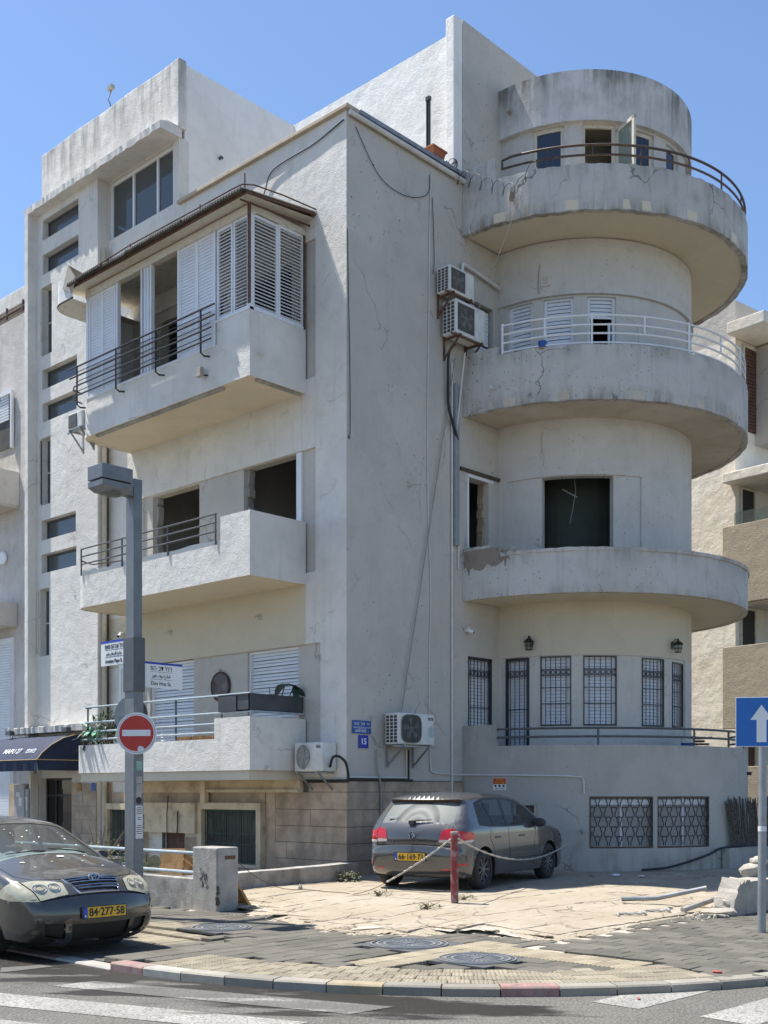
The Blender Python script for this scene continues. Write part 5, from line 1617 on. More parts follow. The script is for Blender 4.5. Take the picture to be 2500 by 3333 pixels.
tubething('drain_pipe', 'thin white pipe dropping from the stacked air conditioners', 'pipe', [[(3.05, -.2, 10.2), (2.95, -.06, 8.6)]], .018, 'pipe_white')
tubething('rope', 'pale string from the top balcony spout down to the stacked air conditioners', 'rope', [[(3.32, -1.35, 12.95), (3.05, -.5, 10.9)]], .006, 'rope')
t = tubething('water_pipe', 'white pipe stub on the wall above the stacked air conditioners', 'pipe', [spline([(3.15, -.03, 11.7), (3.15, -.06, 11.95), (3.25, -.08, 12.0), (4.3, -.08, 11.88)], 4)], .035, 'pipe_white', seg=10)
tubething('rain_spout', 'spout pipe sticking out of the topmost balcony', 'pipe', [[(3.35, -1.1, 13.0), (3.05, -1.35, 12.98)]], .05, 'concrete_light', seg=10)
tubething('rain_spout', 'spout pipe sticking out below the round roof parapet', 'pipe', [[(4.6, -.2, 15.42), (4.22, -.35, 15.40)]], .04, 'concrete_light', seg=10)
# coil of razor-like black wire over the top balcony
pts = []
for k in range(70):
    t_ = k / 69; x = 3.05 + .35 * sin(t_ * 1.2); y = .1 - 1.9 * t_; z = 13.75 - 1.0 * t_ + .75 * max(0, t_ - .72) / .28
    a = t_ * 2 * pi * 8; r = .13 * (1 - .5 * max(0, t_ - .6))
    pts.append((x - .1 + .06 * cos(a), y + r * cos(a), z + r * sin(a)))
tubething('coiled_wire', 'loose coils of black wire hanging over the topmost balcony', 'wire', [spline(pts, 3)], .006, 'cable_black')
pts = [(2.95 + .14 * cos(k * .9) * (.6 + .4 * sin(k * 2.1)), .05 + .1 * sin(k * .9), 13.92 + .08 * sin(k * 1.7)) for k in range(36)]
tubething('wire_tangle', 'tangle of dark wire on the roof coping', 'wire', [spline(pts, 3)], .006, 'cable_black')
g = MB()
for dx in (-.03, .03): g.tube([(3.02, .72 + dx, 12.5), (3.02, .72 + dx, 15.52)], .024, 8)
g.box(2.985, 3.055, .67, .77, 15.48, 15.56)
tag(g.build('vent_stack', 'metal_black', smooth=True), 'slim black vent stack standing on the roof terrace', 'vent stack')
t = thing('flower_pot', 'terracotta flower box on the roof edge by the vent stack', 'flower pot', (2.45, .05, 13.80))
g = MB(); g.v = [(-.14, -.08, 0), (.14, -.08, 0), (.14, .08, 0), (-.14, .08, 0), (-.2, -.12, .19), (.2, -.12, .19), (.2, .12, .19), (-.2, .12, .19)]
g.f = [(0, 1, 5, 4), (1, 2, 6, 5), (2, 3, 7, 6), (3, 0, 4, 7), (3, 2, 1, 0), (4, 5, 6, 7)]
g.build('pot', 'terracotta', t, local=True); g = MB(); g.box(-.215, .215, -.135, .135, .17, .21); g.build('rim', 'terracotta', t, local=True, bevel=.006)
t = thing('security_light', 'small lamp on a bent stalk on top of the stair penthouse', 'lamp', (-.02, 7.35, 16.72))
g = MB(); g.tube([(0, 0, 0), (-.02, .02, .12), (-.04, .06, .18), (0, .04, .3), (0, -.02, .38)], .014, 6); g.build('stalk', 'galvanised', t, local=True)
g = MB(); g.box(-.06, .03, -.1, .06, .38, .47); g.build('lamp_head', 'concrete_grey', t, local=True)
# wall lanterns
for a, lab in ((-164.8, 'dark iron lantern on the round wall above the barred door'), (-93.6, 'dark iron lantern at the far edge of the round wall')):
    x, y = C[0] + (RC + .14) * cos(radians(a)), C[1] + (RC + .14) * sin(radians(a))
    t = thing('wall_lantern', lab, 'lantern', (x, y, 4.47), (0, 0, radians(a)), 'iron lanterns on the round wall')
    g = MB()
    for k in range(6):
        an = 2 * pi * k / 6; g.tube([(.065 * cos(an), .065 * sin(an), 0), (.095 * cos(an), .095 * sin(an), .16)], .006, 4)
    for z, r in ((0, .065), (.08, .08), (.16, .095)): g.tube([(r * cos(2 * pi * k / 12), r * sin(2 * pi * k / 12), z) for k in range(12)], .006, 4, closed=True)
    g.build('cage', 'metal_black', t, local=True)
    g = MB(); g.lathe([(.115, .16), (.06, .21), (.025, .235), (.012, .28), (0, .285)], 12); g.build('cap', 'metal_black', t, local=True)
    g = MB(); g.lathe([(.055, .005), (.075, .15)], 12); g.build('lamp_glass', 'glass_clear', t, local=True)
    g = MB(); g.tube([(-.0, 0, .235), (-.05, 0, .27), (-.13, 0, .2)], .012, 6); g.disc((-.14, 0, .15), .045, (1, 0, 0), .015, 14, ry=.08); g.build('arm', 'metal_black', t, local=True)
def camera_thing(label, loc, rotz):
    t = thing('security_camera', label, 'camera', loc, (0, 0, rotz))
    g = MB(); g.tube([(0, 0, 0), (0, -.10, .02)], .045, 12); g.build('mount', 'pipe_white', t, local=True, smooth=True)
    g = MB(); g.tube([(-.01, -.06, .0), (.05, -.17, -.05)], .036, 12); g.build('camera_body', 'white_paint', t, local=True, smooth=True)
    g = MB(); g.tube([(.05, -.17, -.05), (.053, -.176, -.053)], .028, 12); g.build('lens', 'black', t, local=True)
camera_thing('white security camera on the wall left of the barred door', (3.30, 0, 4.83), 0)
camera_thing('white security camera under the street balcony near the drain pipe', (0, 6.9, 5.05), -pi / 2)
t = thing('camera_stub', 'dark camera on the curved base wall near the reed fence', 'camera', R_(-70, 2.02, 0), (0, 0, radians(-70)))
g = MB(); g.tube([(0, 0, 0), (.09, 0, -.01)], .035, 10); g.build('camera_body', 'metal_black', t, local=True)
for (y, z, lab) in ((5.18, 4.95, 'burnt-out wall light stub under the street balcony, far one'), (2.35, 4.98, 'burnt-out wall light stub under the street balcony, near the house corner')):
    t = thing('wall_light', lab, 'wall light', (-.0, y, z))
    g = MB(); g.disc((-.001, 0, 0), .05, (-1, 0, 0), .02, 14, ry=.065); g.tube([(0, 0, 0), (-.07, .02, .02), (-.1, .06, -.03)], .02, 8); g.build('fitting', 'pipe_cream', t, local=True)
t = thing('flood_light', 'small floodlight on the front of the shuttered balcony', 'lamp', (XB, 2.25, 9.22))
g = MB(); g.tube([(0, 0, 0), (-.08, 0, -.02)], .015, 6); g.build('arm', 'metal_black', t, local=True)
g = MB(); g.box(-.16, -.07, .02, .16, -.03, .13); g.build('lamp_head', 'concrete_light', t, local=True)
for (x, y, z, d, lab) in ((-1.1, 1.07, 9.36, (0, -1, 0), 'white vent stub on the side of the shuttered balcony'), (-.95, 1.07, 2.08, (-.3, -1, -.3), 'pipe stub under the side of the lowest street balcony'), (3.25, -.75, 9.42, (-1, -.2, 0), 'pipe stub on the speckled curved balcony')):
    d = Vector(d).normalized(); p = Vector((x, y, z))
    g = MB(); g.tube([tuple(p), tuple(p + d * .13)], .032, 10); tag(g.build('pipe_stub', 'pipe_white', smooth=True), lab, 'pipe')
g = MB(); g.tube([(1.05, 4.9, 15.1), (1.05, 4.84, 15.12), (1.05, 4.80, 15.08)], .03, 8); tag(g.build('pipe_stub', 'metal_dark_grey', smooth=True), 'dark pipe stub high on the roof room wall', 'pipe')
t = thing('vent_cover', 'square beige vent cover with hanging cord on the round wall', 'vent', fc(RC)(-158, 11.72, -.0), (0, 0, radians(-158)))
g = MB(); g.box(0, .03, -.09, .09, 0, .2); g.build('cover_frame', 'pipe_white', t, local=True, bevel=.006); g = MB(); g.box(.028, .035, -.065, .065, .025, .175); g.build('cover_plate', 'pipe_cream', t, local=True)
g = MB(); g.tube(spline([(.01, -.12, .45), (.01, -.15, .2), (.01, -.15, 0), (.01, -.12, -.22)], 4), .008, 5); g.build('cord', 'rope', t, local=True)
# street-name and number plates on the corner
t = thing('street_plate', 'blue enamel street-name plate on the house corner', 'sign', (.36, -.012, 2.68))
g = MB(); g.box(-.24, .24, -.008, 0, 0, .235); g.build('plate', 'blue_sign', t, local=True, bevel=.003)
lettering('lettering', heb("רח'"), .055, 'sign_white', t, (.165, -.010, .175), (1, 0, 0), local=True)
lettering('lettering', heb("דב הוז"), .085, 'sign_white', t, (-.06, -.010, .175), (1, 0, 0), local=True, fit=.27)
lettering('lettering', 'DOV HOS', .062, 'sign_white', t, (-.03, -.010, .045), (1, 0, 0), local=True, bold=.001)
lettering('lettering', 'st.', .035, 'sign_white', t, (.16, -.010, .04), (1, 0, 0), local=True)
g = MB()
for z, w_ in ((.118, .44), (.102, .42), (.086, .20)):
    x = -w_ / 2
    while x < w_ / 2: l = random.uniform(.02, .05); g.box(x, x + l, -.010, -.007, z - .003, z + .003); x += l + .008
g.build('small_print', 'sign_white', t, local=True)
t = thing('number_plate', 'dark blue plate with house number 15', 'sign', (.405, -.012, 2.42))
g = MB(); g.box(-.125, .125, -.008, 0, 0, .235); g.build('plate', 'blue_sign_2', t, local=True, bevel=.003)
lettering('lettering', '15', .15, 'sign_white', t, (0, -.010, .118), (1, 0, 0), local=True, bold=.004)
a = -168; t = thing('parking_notice', 'red and yellow private parking notice on the white curved wall', 'sign', R_(a, 1.665, .012), (0, 0, radians(a) + pi / 2))
g = MB(); g.box(-.14, .14, -.006, 0, 0, .24); g.build('plate', 'sign_white', t, local=True)
g = MB(); g.box(-.133, .133, -.009, -.005, .118, .234); g.build('red_field', 'sign_orange', t, local=True)
lettering('lettering', heb('חניה'), .062, 'sign_yellow', t, (0, -.0115, .203), (1, 0, 0), local=True, bold=.003, sx=1.2)
lettering('lettering', heb('פרטית'), .062, 'sign_yellow', t, (0, -.0115, .148), (1, 0, 0), local=True, bold=.003, sx=1.2)
g = MB()
for x in (-.085, .0, .085): g.disc((x, -.007, .085), .022, (0, -1, 0), .003, 16)
g.build('symbols', 'ink', t, local=True)
lettering('lettering', heb('רכב זר ייגרר'), .042, 'ink', t, (0, -.0085, .03), (1, 0, 0), local=True, bold=.001)
# planter on the lowest balcony
t = thing('planter_box', 'long dark grey planter box on the rail of the lowest street balcony', 'planter', (-.66, 1.30, 3.07))
g = MB(); g.box(-.64, .64, -.17, -.155, 0, .30); g.box(-.64, .64, .155, .17, 0, .30); g.box(-.64, -.625, -.17, .17, 0, .30); g.box(.625, .64, -.17, .17, 0, .30); g.box(-.64, .64, -.17, .17, 0, .02); g.build('box', 'planter_grey', t, local=True)
g = MB(); g.box(-.62, .62, -.15, .15, .2, .24); g.build('soil', 'ground_soil', t, local=True)
g = MB(); g.box(-.655, .655, -.185, -.17, .28, .305); g.box(-.655, -.64, -.185, .67, .28, .305); g.box(-.655, -.64, .17, .67, .0, .29); g.build('rim', 'planter_grey', t, local=True)
def leafblade(g, base, tip, w, droop=.1, n=6, fold=.02):
    b = Vector(base); t_ = Vector(tip); d = t_ - b; side = d.cross(Vector((0, 0, 1)))
    if side.length < 1e-4: side = Vector((1, 0, 0))
    side.normalize(); n0 = len(g.v)
    for i in range(n + 1):
        u = i / n; p = b + d * u - Vector((0, 0, droop * u * u)); ww = w * (sin(pi * min(1, u * .92 + .08)) ** .8)
        g.v += [tuple(p - side * ww), tuple(p - Vector((0, 0, fold * sin(pi * u)))), tuple(p + side * ww)]
    for i in range(n):
        a = n0 + i * 3
        g.f += [(a, a + 1, a + 4, a + 3), (a + 1, a + 2, a + 5, a + 4)]
t = thing('potted_plant', 'wilting plant with large drooping grey-green leaves in the planter box', 'plant', (-.35, 1.30, 3.27))
for P, r_ in (([(-.05, 0, 0), (0, 0, .2), (.05, 0, .34)], .012), ([(.1, 0, 0), (.2, 0, .2), (.25, -.05, .3)], .010), ([(-.3, 0, 0), (-.33, 0, .24)], .008)):
    g = MB(); g.tube(P, r_, 6); g.build('stem', 'dry_twig', t, local=True)
g = MB(); rr = random.Random(2)
for (b, e, w_, dr) in (((.05, 0, .34), (.42, -.16, .36), .10, .22), ((.05, 0, .34), (-.28, -.1, .38), .09, .34), ((.25, -.05, .3), (.5, -.1, .26), .11, .36), ((.25, -.05, .3), (.16, -.2, .3), .07, .4), ((.05, 0, .34), (.2, .12, .42), .08, .1), ((.25, -.05, .3), (.46, .05, .3), .09, .3)):
    leafblade(g, b, e, w_, dr)
g.build('leaf', 'leaf_dark', t, local=True, smooth=True, recalc=False)
# plants at the far end of the lowest balcony
def bush(name, label, cat, loc, n, rad, h, mat, twigs=8, seed=0, lw=.018, ll=.16, up=.6):
    rr = random.Random(seed); t = thing(name, label, cat, loc)
    g = MB()
    for k in range(twigs):
        a = rr.random() * 6.28; q = (rad * rr.uniform(.3, 1.1) * cos(a), rad * rr.uniform(.3, 1.1) * sin(a), h * rr.uniform(.7, 1.5))
        g.tube([(rr.uniform(-.05, .05), rr.uniform(-.05, .05), 0), (q[0] * .4, q[1] * .4, q[2] * .6), q], [.012, .008, .003], 5)
    g.build('twigs', 'dry_twig', t, local=True)
    g = MB()
    for k in range(n):
        a = rr.random() * 6.28; r = rad * sqrt(rr.random()); z = h * rr.random() ** .8
        b = Vector((r * cos(a), r * sin(a), z)); d = Vector((rr.gauss(0, 1), rr.gauss(0, 1), rr.gauss(up, .6))).normalized() * ll * rr.uniform(.6, 1.3)
        leafblade(g, b, b + d, lw * rr.uniform(.7, 1.4), ll * .3, 3, .004)
    tag(g.build('foliage', mat, t, local=True, recalc=False), kind='stuff')
    return t
bush('balcony_plant', 'leafy green plant with bare stems at the far end of the lowest balcony', 'plant', (-.95, 5.95, 2.62), 260, .38, .62, 'leaf', 10, 1, .016, .2)
bush('balcony_plant', 'trailing dark plant behind the rails by the awning', 'plant', (-1.1, 6.35, 2.45), 180, .30, .42, 'leaf_dark', 7, 2, .02, .15)
g = MB(); rr = random.Random(6)
for k in range(26):
    leafblade(g, (-1.22 + rr.gauss(0, .05), 6.1 + rr.gauss(0, .12), 2.86 + rr.gauss(0, .05)), (-1.24 + rr.gauss(0, .12), 6.1 + rr.gauss(0, .22), 2.8 + rr.gauss(0, .12)), .05, .05, 3)
tag(g.build('plastic_bag', 'bag_green', recalc=False), 'crumpled pale green plastic bag caught in the balcony rail', 'bag')
t = thing('wall_tray', 'large dark brown oval tray hung on the wall between the roller shutters', 'tray', (.03, 3.57, 3.43))
g = MB(); n0 = 40
for ring, (s_, x_) in enumerate(((1.0, 0), (1.0, -.03), (.92, -.045), (.86, -.03), (.0, -.03))):
    for k in range(n0):
        an = 2 * pi * k / n0; g.v.append((x_, .30 * s_ * cos(an), .295 + .295 * s_ * sin(an)))
for r in range(4):
    for k in range(n0): g.f.append((r * n0 + k, r * n0 + (k + 1) % n0, (r + 1) * n0 + (k + 1) % n0, (r + 1) * n0 + k))
g.build('tray', 'oval_brown', t, local=True, smooth=True)
g = MB(); g.tube([(-.02, .03 * cos(u), .60 + .03 * sin(u)) for u in (0, .6, 1.2, 1.9, 2.5, 3.1)], .007, 5); g.build('hook', 'oval_brown', t, local=True)
# bits on the third-floor curved balcony and on the low terrace
t = thing('bucket', 'dark blue tin tied to the white balcony railing', 'bucket', R_(-155, 10.06, -.09))
g = MB(); g.lathe([(0, 0), (.075, 0), (.085, .15), (.075, .15), (.07, .02)], 18); g.build('tin', 'blue_sign', t, local=True); g = MB(); g.lathe([(.12, -.03), (.10, .015), (.02, .02)], 12); g.build('drip_tray', 'wood', t, local=True)
t = thing('paint_bucket', 'white plastic paint bucket on the low terrace', 'bucket', R_(-104, 2.42, -.35))
g = MB(); g.lathe([(0, 0), (.12, 0), (.145, .27), (.155, .27), (.155, .30), (.14, .30), (.115, .02)], 20); g.build('pail', 'bucket_white', t, local=True, smooth=True); g = MB(); g.lathe([(.128, .08), (.1375, .17)], 20); g.build('label_band', 'blue_sign', t, local=True)
t = thing('scrap_pile', 'pile of grey boards on the low terrace beside the bucket', 'boards', R_(-96, 2.0, -.45))
g = MB()
for k, (a, l) in enumerate(((.3, .5), (-.2, .4), (.1, .6), (.6, .35), (-.5, .5))): g.bar((-l / 2 * cos(a), -l / 2 * sin(a), .45 + .06 * k), (l / 2 * cos(a), l / 2 * sin(a), .47 + .06 * k), .2, .04)
g.box(-.15, .15, -.1, .1, 0, .44)
g.build('boards', 'wood_dark', t, local=True)

# ================================================================ entrance awning and what stands near it
t = thing('awning', 'navy blue curved canvas awning with white lettering over the entrance', 'awning', (-.27, 9.3, 2.0))
def aw(x, y, z): return (x + .27, y - 9.3, z - 2.0)
prof = [(-.27, 2.92), (-.55, 2.90), (-.85, 2.82), (-1.15, 2.66), (-1.38, 2.48), (-1.5, 2.33)]
g = MB(); Y = frange(7.92, 11.2, .4)
for (p, q) in zip(prof[:-1], prof[1:]):
    for a, b in zip(Y[:-1], Y[1:]): g.quad(aw(p[0], a, p[1]), aw(p[0], b, p[1]), aw(q[0], b, q[1]), aw(q[0], a, q[1]))
g.build('canopy', 'awning_navy', t, local=True, smooth=True)
g = MB(); P = [aw(x, 7.92, z) for x, z in prof] + [aw(-.27, 7.92, 2.33)]; g.v = P; g.f = [tuple(range(len(P)))]
P = [aw(-1.5, 7.92, 2.33), aw(-.27, 7.92, 2.33), aw(-.27, 7.94, 2.10), aw(-1.46, 7.94, 2.10)]; g.quad(*P)
g.build('side_panel', 'awning_navy', t, local=True)
g = MB(); Y = frange(7.92, 11.2, .12)
for i in range(len(Y) - 1):
    o0, o1 = .03 * sin(Y[i] * 14), .03 * sin(Y[i + 1] * 14)
    g.quad(aw(-1.5, Y[i], 2.33), aw(-1.5, Y[i + 1], 2.33), aw(-1.47 + o1, Y[i + 1], 2.09), aw(-1.47 + o0, Y[i], 2.09))
g.build('valance', 'awning_navy', t, local=True, smooth=True)
g = MB(); g.tube([aw(-.27, 7.915, 2.33), aw(-1.5, 7.915, 2.33), aw(-1.505, 11.2, 2.33)], .010, 5); g.tube([aw(x, 7.915, z) for x, z in prof], .010, 5); g.build('piping', 'piping', t, local=True)
lettering('lettering', heb('מאפו'), .19, 'sign_white', t, aw(-1.352, 8.42, 2.53), (0, -1, 0), (.62, 0, .78), local=True, bold=.002)
lettering('lettering', 'MAPU 27', .19, 'sign_white', t, aw(-1.352, 9.22, 2.53), (0, -1, 0), (.62, 0, .78), local=True, bold=.002)
g = MB(); rr = random.Random(5); Y = frange(7.55, 10.9, .1)
for i, y in enumerate(Y):
    e = rr.uniform(-.02, .02); g.v += [(-.27, y, 2.98), (-.62 + e, y, 2.98 + e * .3), (-.63 + e, y, 3.12 + e * .5), (-.27, y, 3.15)]
for i in range(len(Y) - 1):
    p = i * 4
    for a in range(3): g.f.append((p + a, p + 4 + a, p + 5 + a, p + 1 + a))
    g.f.append((p, p + 4, p + 7, p + 3))
g.f.append((0, 1, 2, 3)); g.build('door_hood', 'plaster_old', B)
for (y, lab) in ((10.55, 'small floodlight at the far end of the entrance hood'), (8.1, 'small floodlight at the near end of the entrance hood')):
    t = thing('flood_light', lab, 'lamp', (-.64, y, 2.98)); g = MB(); g.box(-.10, .02, -.10, .10, -.02, .08); g.build('lamp_head', 'metal_dark_grey', t, local=True); g = MB(); g.tube([(-.0, .06 * cos(u), .06 * sin(u) - .04) for u in (0, 1, 2, 3, 4, 5)], .01, 5); g.build('bracket', 'galvanised', t, local=True)
for (y0, y1, z0, z1, mt, lab) in ((10.12, 10.62, 1.0, 1.80, 'meter_box', 'grey metal meter cabinet on the wall by the entrance, with stickers'), (9.95, 10.1, .9, 1.7, 'meter_box', 'narrow grey meter cabinet beside the entrance')):
    t = thing('meter_cabinet', lab, 'cabinet', (-.30, (y0 + y1) / 2, z0)); g = MB(); w_ = (y1 - y0) / 2; g.box(-.24, 0, -w_, w_, 0, z1 - z0); g.build('cabinet', mt, t, local=True, bevel=.008)
    g = MB(); g.box(-.25, -.238, -w_ + .02, w_ - .02, .03, z1 - z0 - .03); g.build('cabinet_door', mt, t, local=True, bevel=.004)
    g = MB(); g.box(-.254, -.249, -w_ * .5, w_ * .1, .3, .5); g.box(-.254, -.249, -w_ * .2, w_ * .5, .52, .62); g.build('sticker', 'litter_white', t, local=True)
g = MB(); g.box(-.5, -.30, 9.93, 10.0, 0, 2.05); g.build('entrance_pier', 'plaster_neighbour', B)
for (y0, y1, z0, z1, mt, lab) in ((8.08, 8.27, 1.66, 1.83, 'wood', 'small brown plaque on the stone beside the entrance'), (8.03, 8.34, 1.41, 1.57, 'concrete_light', 'small pale plaque on the stone beside the entrance'), (7.52, 7.68, 1.66, 1.83, 'blue_sign', 'small blue plaque beside the drain pipe')):
    g = MB(); g.box(-.315, -.301, y0, y1, z0, z1); tag(g.build('plaque', mt, bevel=.003), lab, 'plaque')
t = thing('bicycle', 'black bicycle handlebar showing behind the parked sedan', 'bicycle', (-3.6, 6.2, 0), (0, 0, .9))
for x in (-.52, .52):
    g = MB(); g.tube([(x + .33 * cos(2 * pi * k / 24), 0, .33 + .33 * sin(2 * pi * k / 24)) for k in range(24)], .018, 6, closed=True); w_ = g.build('wheel', 'rubber', t, local=True)
g = MB(); g.tube([(-.52, 0, .33), (-.15, 0, .35), (.38, 0, .75), (-.22, 0, .82), (-.52, 0, .33)], .016, 6); g.tube([(-.15, 0, .35), (-.24, 0, .92)], .016, 6); g.tube([(.52, 0, .33), (.36, 0, .98)], .016, 6); g.build('frame', 'metal_black', t, local=True)
g = MB(); g.tube([(.3, -.3, 1.02), (.38, -.1, 1.0), (.38, .1, 1.0), (.3, .3, 1.02)], .016, 6); g.build('handlebar', 'metal_black', t, local=True); g = MB(); g.box(-.36, -.12, -.06, .06, .92, .97); g.build('saddle', 'metal_black', t, local=True, bevel=.015)

# ================================================================ garden wall, rails and fore-court
t = thing('garden_wall', 'low grey concrete garden wall with blue-grey rails and square pillar', 'wall', (-4.35, 3.0, 0))
g = MB(); g.box(-4.52, -4.30, -1.5, 11.0, -.05, .43); g.build('wall_panel', 'concrete_grey', t, bevel=.015)
g = MB(); g.box(-4.535, -4.16, -2.05, -1.50, -.05, .875); g.build('pillar', 'concrete_grey', t, bevel=.02)
g = MB(); g.box(-4.535, -4.2, 4.3, 4.75, -.05, .85); g.build('pillar', 'concrete_grey', t, bevel=.02)
for z in (.775, .50):
    g = MB(); g.tube([(-4.41, -1.5, z), (-4.41, 4.3, z)], .024, 8); g.build('rail', 'metal_blue_grey', t, smooth=True)
    g = MB(); g.tube([(-4.41, 4.75, z), (-4.41, 11, z)], .024, 8); g.build('rail', 'metal_blue_grey', t, smooth=True)
g = MB(); rr = random.Random(4)                         # scratched scribble on the pillar
for (y, z, s_) in ((-1.72, .55, .05), (-1.8, .46, .045), (-1.75, .38, .05), (-1.83, .37, .04), (-1.70, .47, .04)):
    P = [(-4.537, y + rr.uniform(-s_, s_), z + rr.uniform(-s_, s_) * 1.4) for _ in range(6)]; g.tube(P, .003, 4)
g.build('scribble', 'ink', t)
g = MB(); g.box(-4.40, -4.22, -2.056, -2.045, .71, .76); g.build('rust_mark', 'rust', t)
g = MB(); rr = random.Random(14)
for k in range(14): z = .05 + k * .02; g.disc((-4.19 - rr.random() * .02 - .33, -2.05, .06 + rr.random() * .28), rr.uniform(.012, .035), (-.5, -.8, .2), .012, 7)
g.build('chipped_edge', 'travertine_dark_joint', t)
g = MB(); X = frange(-4.16, -.35, .25)
for i, x in enumerate(X):
    zt = .36 + .06 * (x + 4.2) / 3.8 + random.uniform(-.006, .006)
    g.v += [(x, -.62, -.05), (x, -.62, zt), (x, -.38, zt + .004), (x, -.38, -.05)]
for i in range(len(X) - 1):
    p = i * 4
    for a in range(3): g.f.append((p + a, p + 4 + a, p + 5 + a, p + 1 + a))
g.f.append((0, 1, 2, 3)); e = (len(X) - 1) * 4; g.f.append((e + 3, e + 2, e + 1, e))
tag(g.build('low_wall', 'concrete_grey'), 'knee-high concrete wall between the pillar and the house corner', 'wall')
g = MB(); g.box(-4.28, -.02, -.36, 7.4, -.12, .02); g.build('garden_ground', 'ground_soil')['kind'] = 'structure'
t = thing('wooden_crate', 'broken wooden crate propped behind the garden rails', 'crate', (-3.3, .55, .22), (0, .3, .6))
g = MB()
for k in range(3): g.box(-.28, .28, -.20, -.18, .05 + k * .13, .14 + k * .13)
for k in range(3): g.box(-.28, .28, .18, .20, .05 + k * .13, .14 + k * .13)
for x in (-.28, .24): g.box(x, x + .04, -.2, .2, 0, .46)
g.build('planks', 'wood', t, local=True)
t = thing('wooden_board', 'wooden boards leaning behind the square pillar', 'board', (-3.98, -1.75, .02))
g = MB(); g.bar((.10, -.16, 0), (-.12, -.12, .36), .04, .14, (0, 1, 0)); g.bar((.16, .0, 0), (-.1, .02, .30), .04, .12, (0, 1, 0)); g.build('board', 'wood', t, local=True)
bush('dry_shrub', 'dry yellowish shrub behind the garden rails', 'shrub', (-3.4, 2.6, 0), 380, .55, .8, 'leaf_grey', 16, 21, .016, .10)
t = thing('prickly_pear', 'pale cactus pads behind the garden rails', 'plant', (-3.2, 1.3, 0))
g = MB()
for (x, y, z, r) in ((0, 0, .18, .16), (.1, .1, .42, .13), (-.14, .12, .34, .12), (.05, -.2, .2, .13), (-.05, .25, .5, .1)): g.disc((x, y, z), r, (-.8, -.5, .2), .035, 16, ry=r * 1.4)
g.build('pad', 'leaf_grey', t, local=True, bevel=.01)
bush('weed', 'small weed growing at the foot of the house corner', 'weed', (-.75, -.75, .14), 110, .22, .14, 'leaf_grey', 4, 31, .022, .09)
for (x, y, sd, lab) in ((-3.1, -4.6, 41, 'tuft of dry weeds in the cracked court, nearer the pavement'), (-2.0, -4.3, 42, 'tuft of dry weeds beside the red post'), (-2.3, -3.0, 43, 'tuft of dry weeds between the pillar and the parked hatchback')):
    bush('weed', lab, 'weed', (x, y, zlot(x, y)), 40, .18, .06, 'leaf_grey', 5, sd, .008, .07)
# broken wall by the one-way sign
t = thing('broken_wall', 'broken end of a pale rendered wall with crumbling masonry', 'wall', (4, -7.2, 0))
g = MB(); X = frange(-.16, 1.0, .035) + frange(1.1, 12, .3); rr = random.Random(17)
for i, x in enumerate(X):
    k = min(1, (x + .16) / .16); zt = .10 + .35 * k ** .6 + (rr.uniform(-.03, .03) if x < .35 else 0)
    yo = rr.uniform(-.02, .02) if x < .2 else 0
    g.v += [(x, -7.42 + yo, -.05), (x, -7.42 + yo, zt - .02), (x, -7.15 + yo, zt + (rr.uniform(-.02, .02) if x < .3 else 0)), (x, -7.05 + yo, -.05)]
for i in range(len(X) - 1):
    p = i * 4
    for a in range(3): g.f.append((p + a, p + 4 + a, p + 5 + a, p + 1 + a))
g.f.append((0, 1, 2, 3)); g.build('wall_face', 'concrete_light', t)
for (x, y, z, a, b, c) in ((-.26, -7.24, .03, .50, .36, .18), (-.02, -7.22, .16, .42, .34, .26), (.12, -7.2, .30, .36, .32, .2), (-.5, -7.28, .0, .46, .28, .11)):
    piece('masonry_lump', ROCKS[int(abs(x) * 50) % 6], 'concrete_light', t, (x, y, z), (a, b, c), (rr.uniform(-.2, .2), rr.uniform(-.2, .2), rr.random() * 6))
for k in range(34):
    x = rr.uniform(-.9, .3); s_ = rr.uniform(.03, .08)
    piece('masonry_lump', ROCKS[k % 6], 'rubble', t, (x, -7.22 + rr.uniform(-.22, .22), max(.01, .05 + .32 * (x + .2)) * rr.random()), (s_ * 1.3, s_, s_ * .8), (rr.random() * 3, rr.random() * 3, rr.random() * 6))
for (x, y, z, a, b, c) in ((.95, -7.12, .52, .46, .30, .26), (1.25, -7.1, .58, .36, .28, .30), (1.1, -7.15, .68, .30, .24, .16)): piece('masonry_lump', ROCKS[int(x * 10) % 6], 'concrete_light', t, (x, y, z), (a, b, c), (.1, .2, x * 3))
tubething('loose_pipe', 'loose grey pipe lying from the broken wall across the court', 'pipe', [[(.35, -6.75, .30), (-.05, -6.2, .15), (-.40, -5.85, .14)]], .034, 'galvanised', seg=10)
tubething('loose_pipe', 'buried grey pipe end beside the broken wall', 'pipe', [[(.3, -7.0, .2), (-.5, -6.85, .06)]], .04, 'concrete_grey', seg=8)
rr = random.Random(20)
pts = [(-1.6 + 1.3 * k / 30, -6.55 + .1 * sin(k * .5) - .1 * k / 30, zlot(-1.5, -6.5) + .015 + .012 * (k % 2)) for k in range(31)]
tubething('chain', 'rusty chain lying on the court beside the broken wall', 'chain', [pts], .016, 'rope_chain')
tubething('cable', 'thick black cable running along the foot of the curved wall', 'cable', [spline([R_(-126, .17, .1), R_(-118, .2, .06), R_(-110, .3, .05), R_(-102, .42, .06), R_(-94, .55, .1), (8.0, -4.2, .55), (8.3, -4.6, .45), (8.3, -5.2, .2)])], .022, 'cable_black')
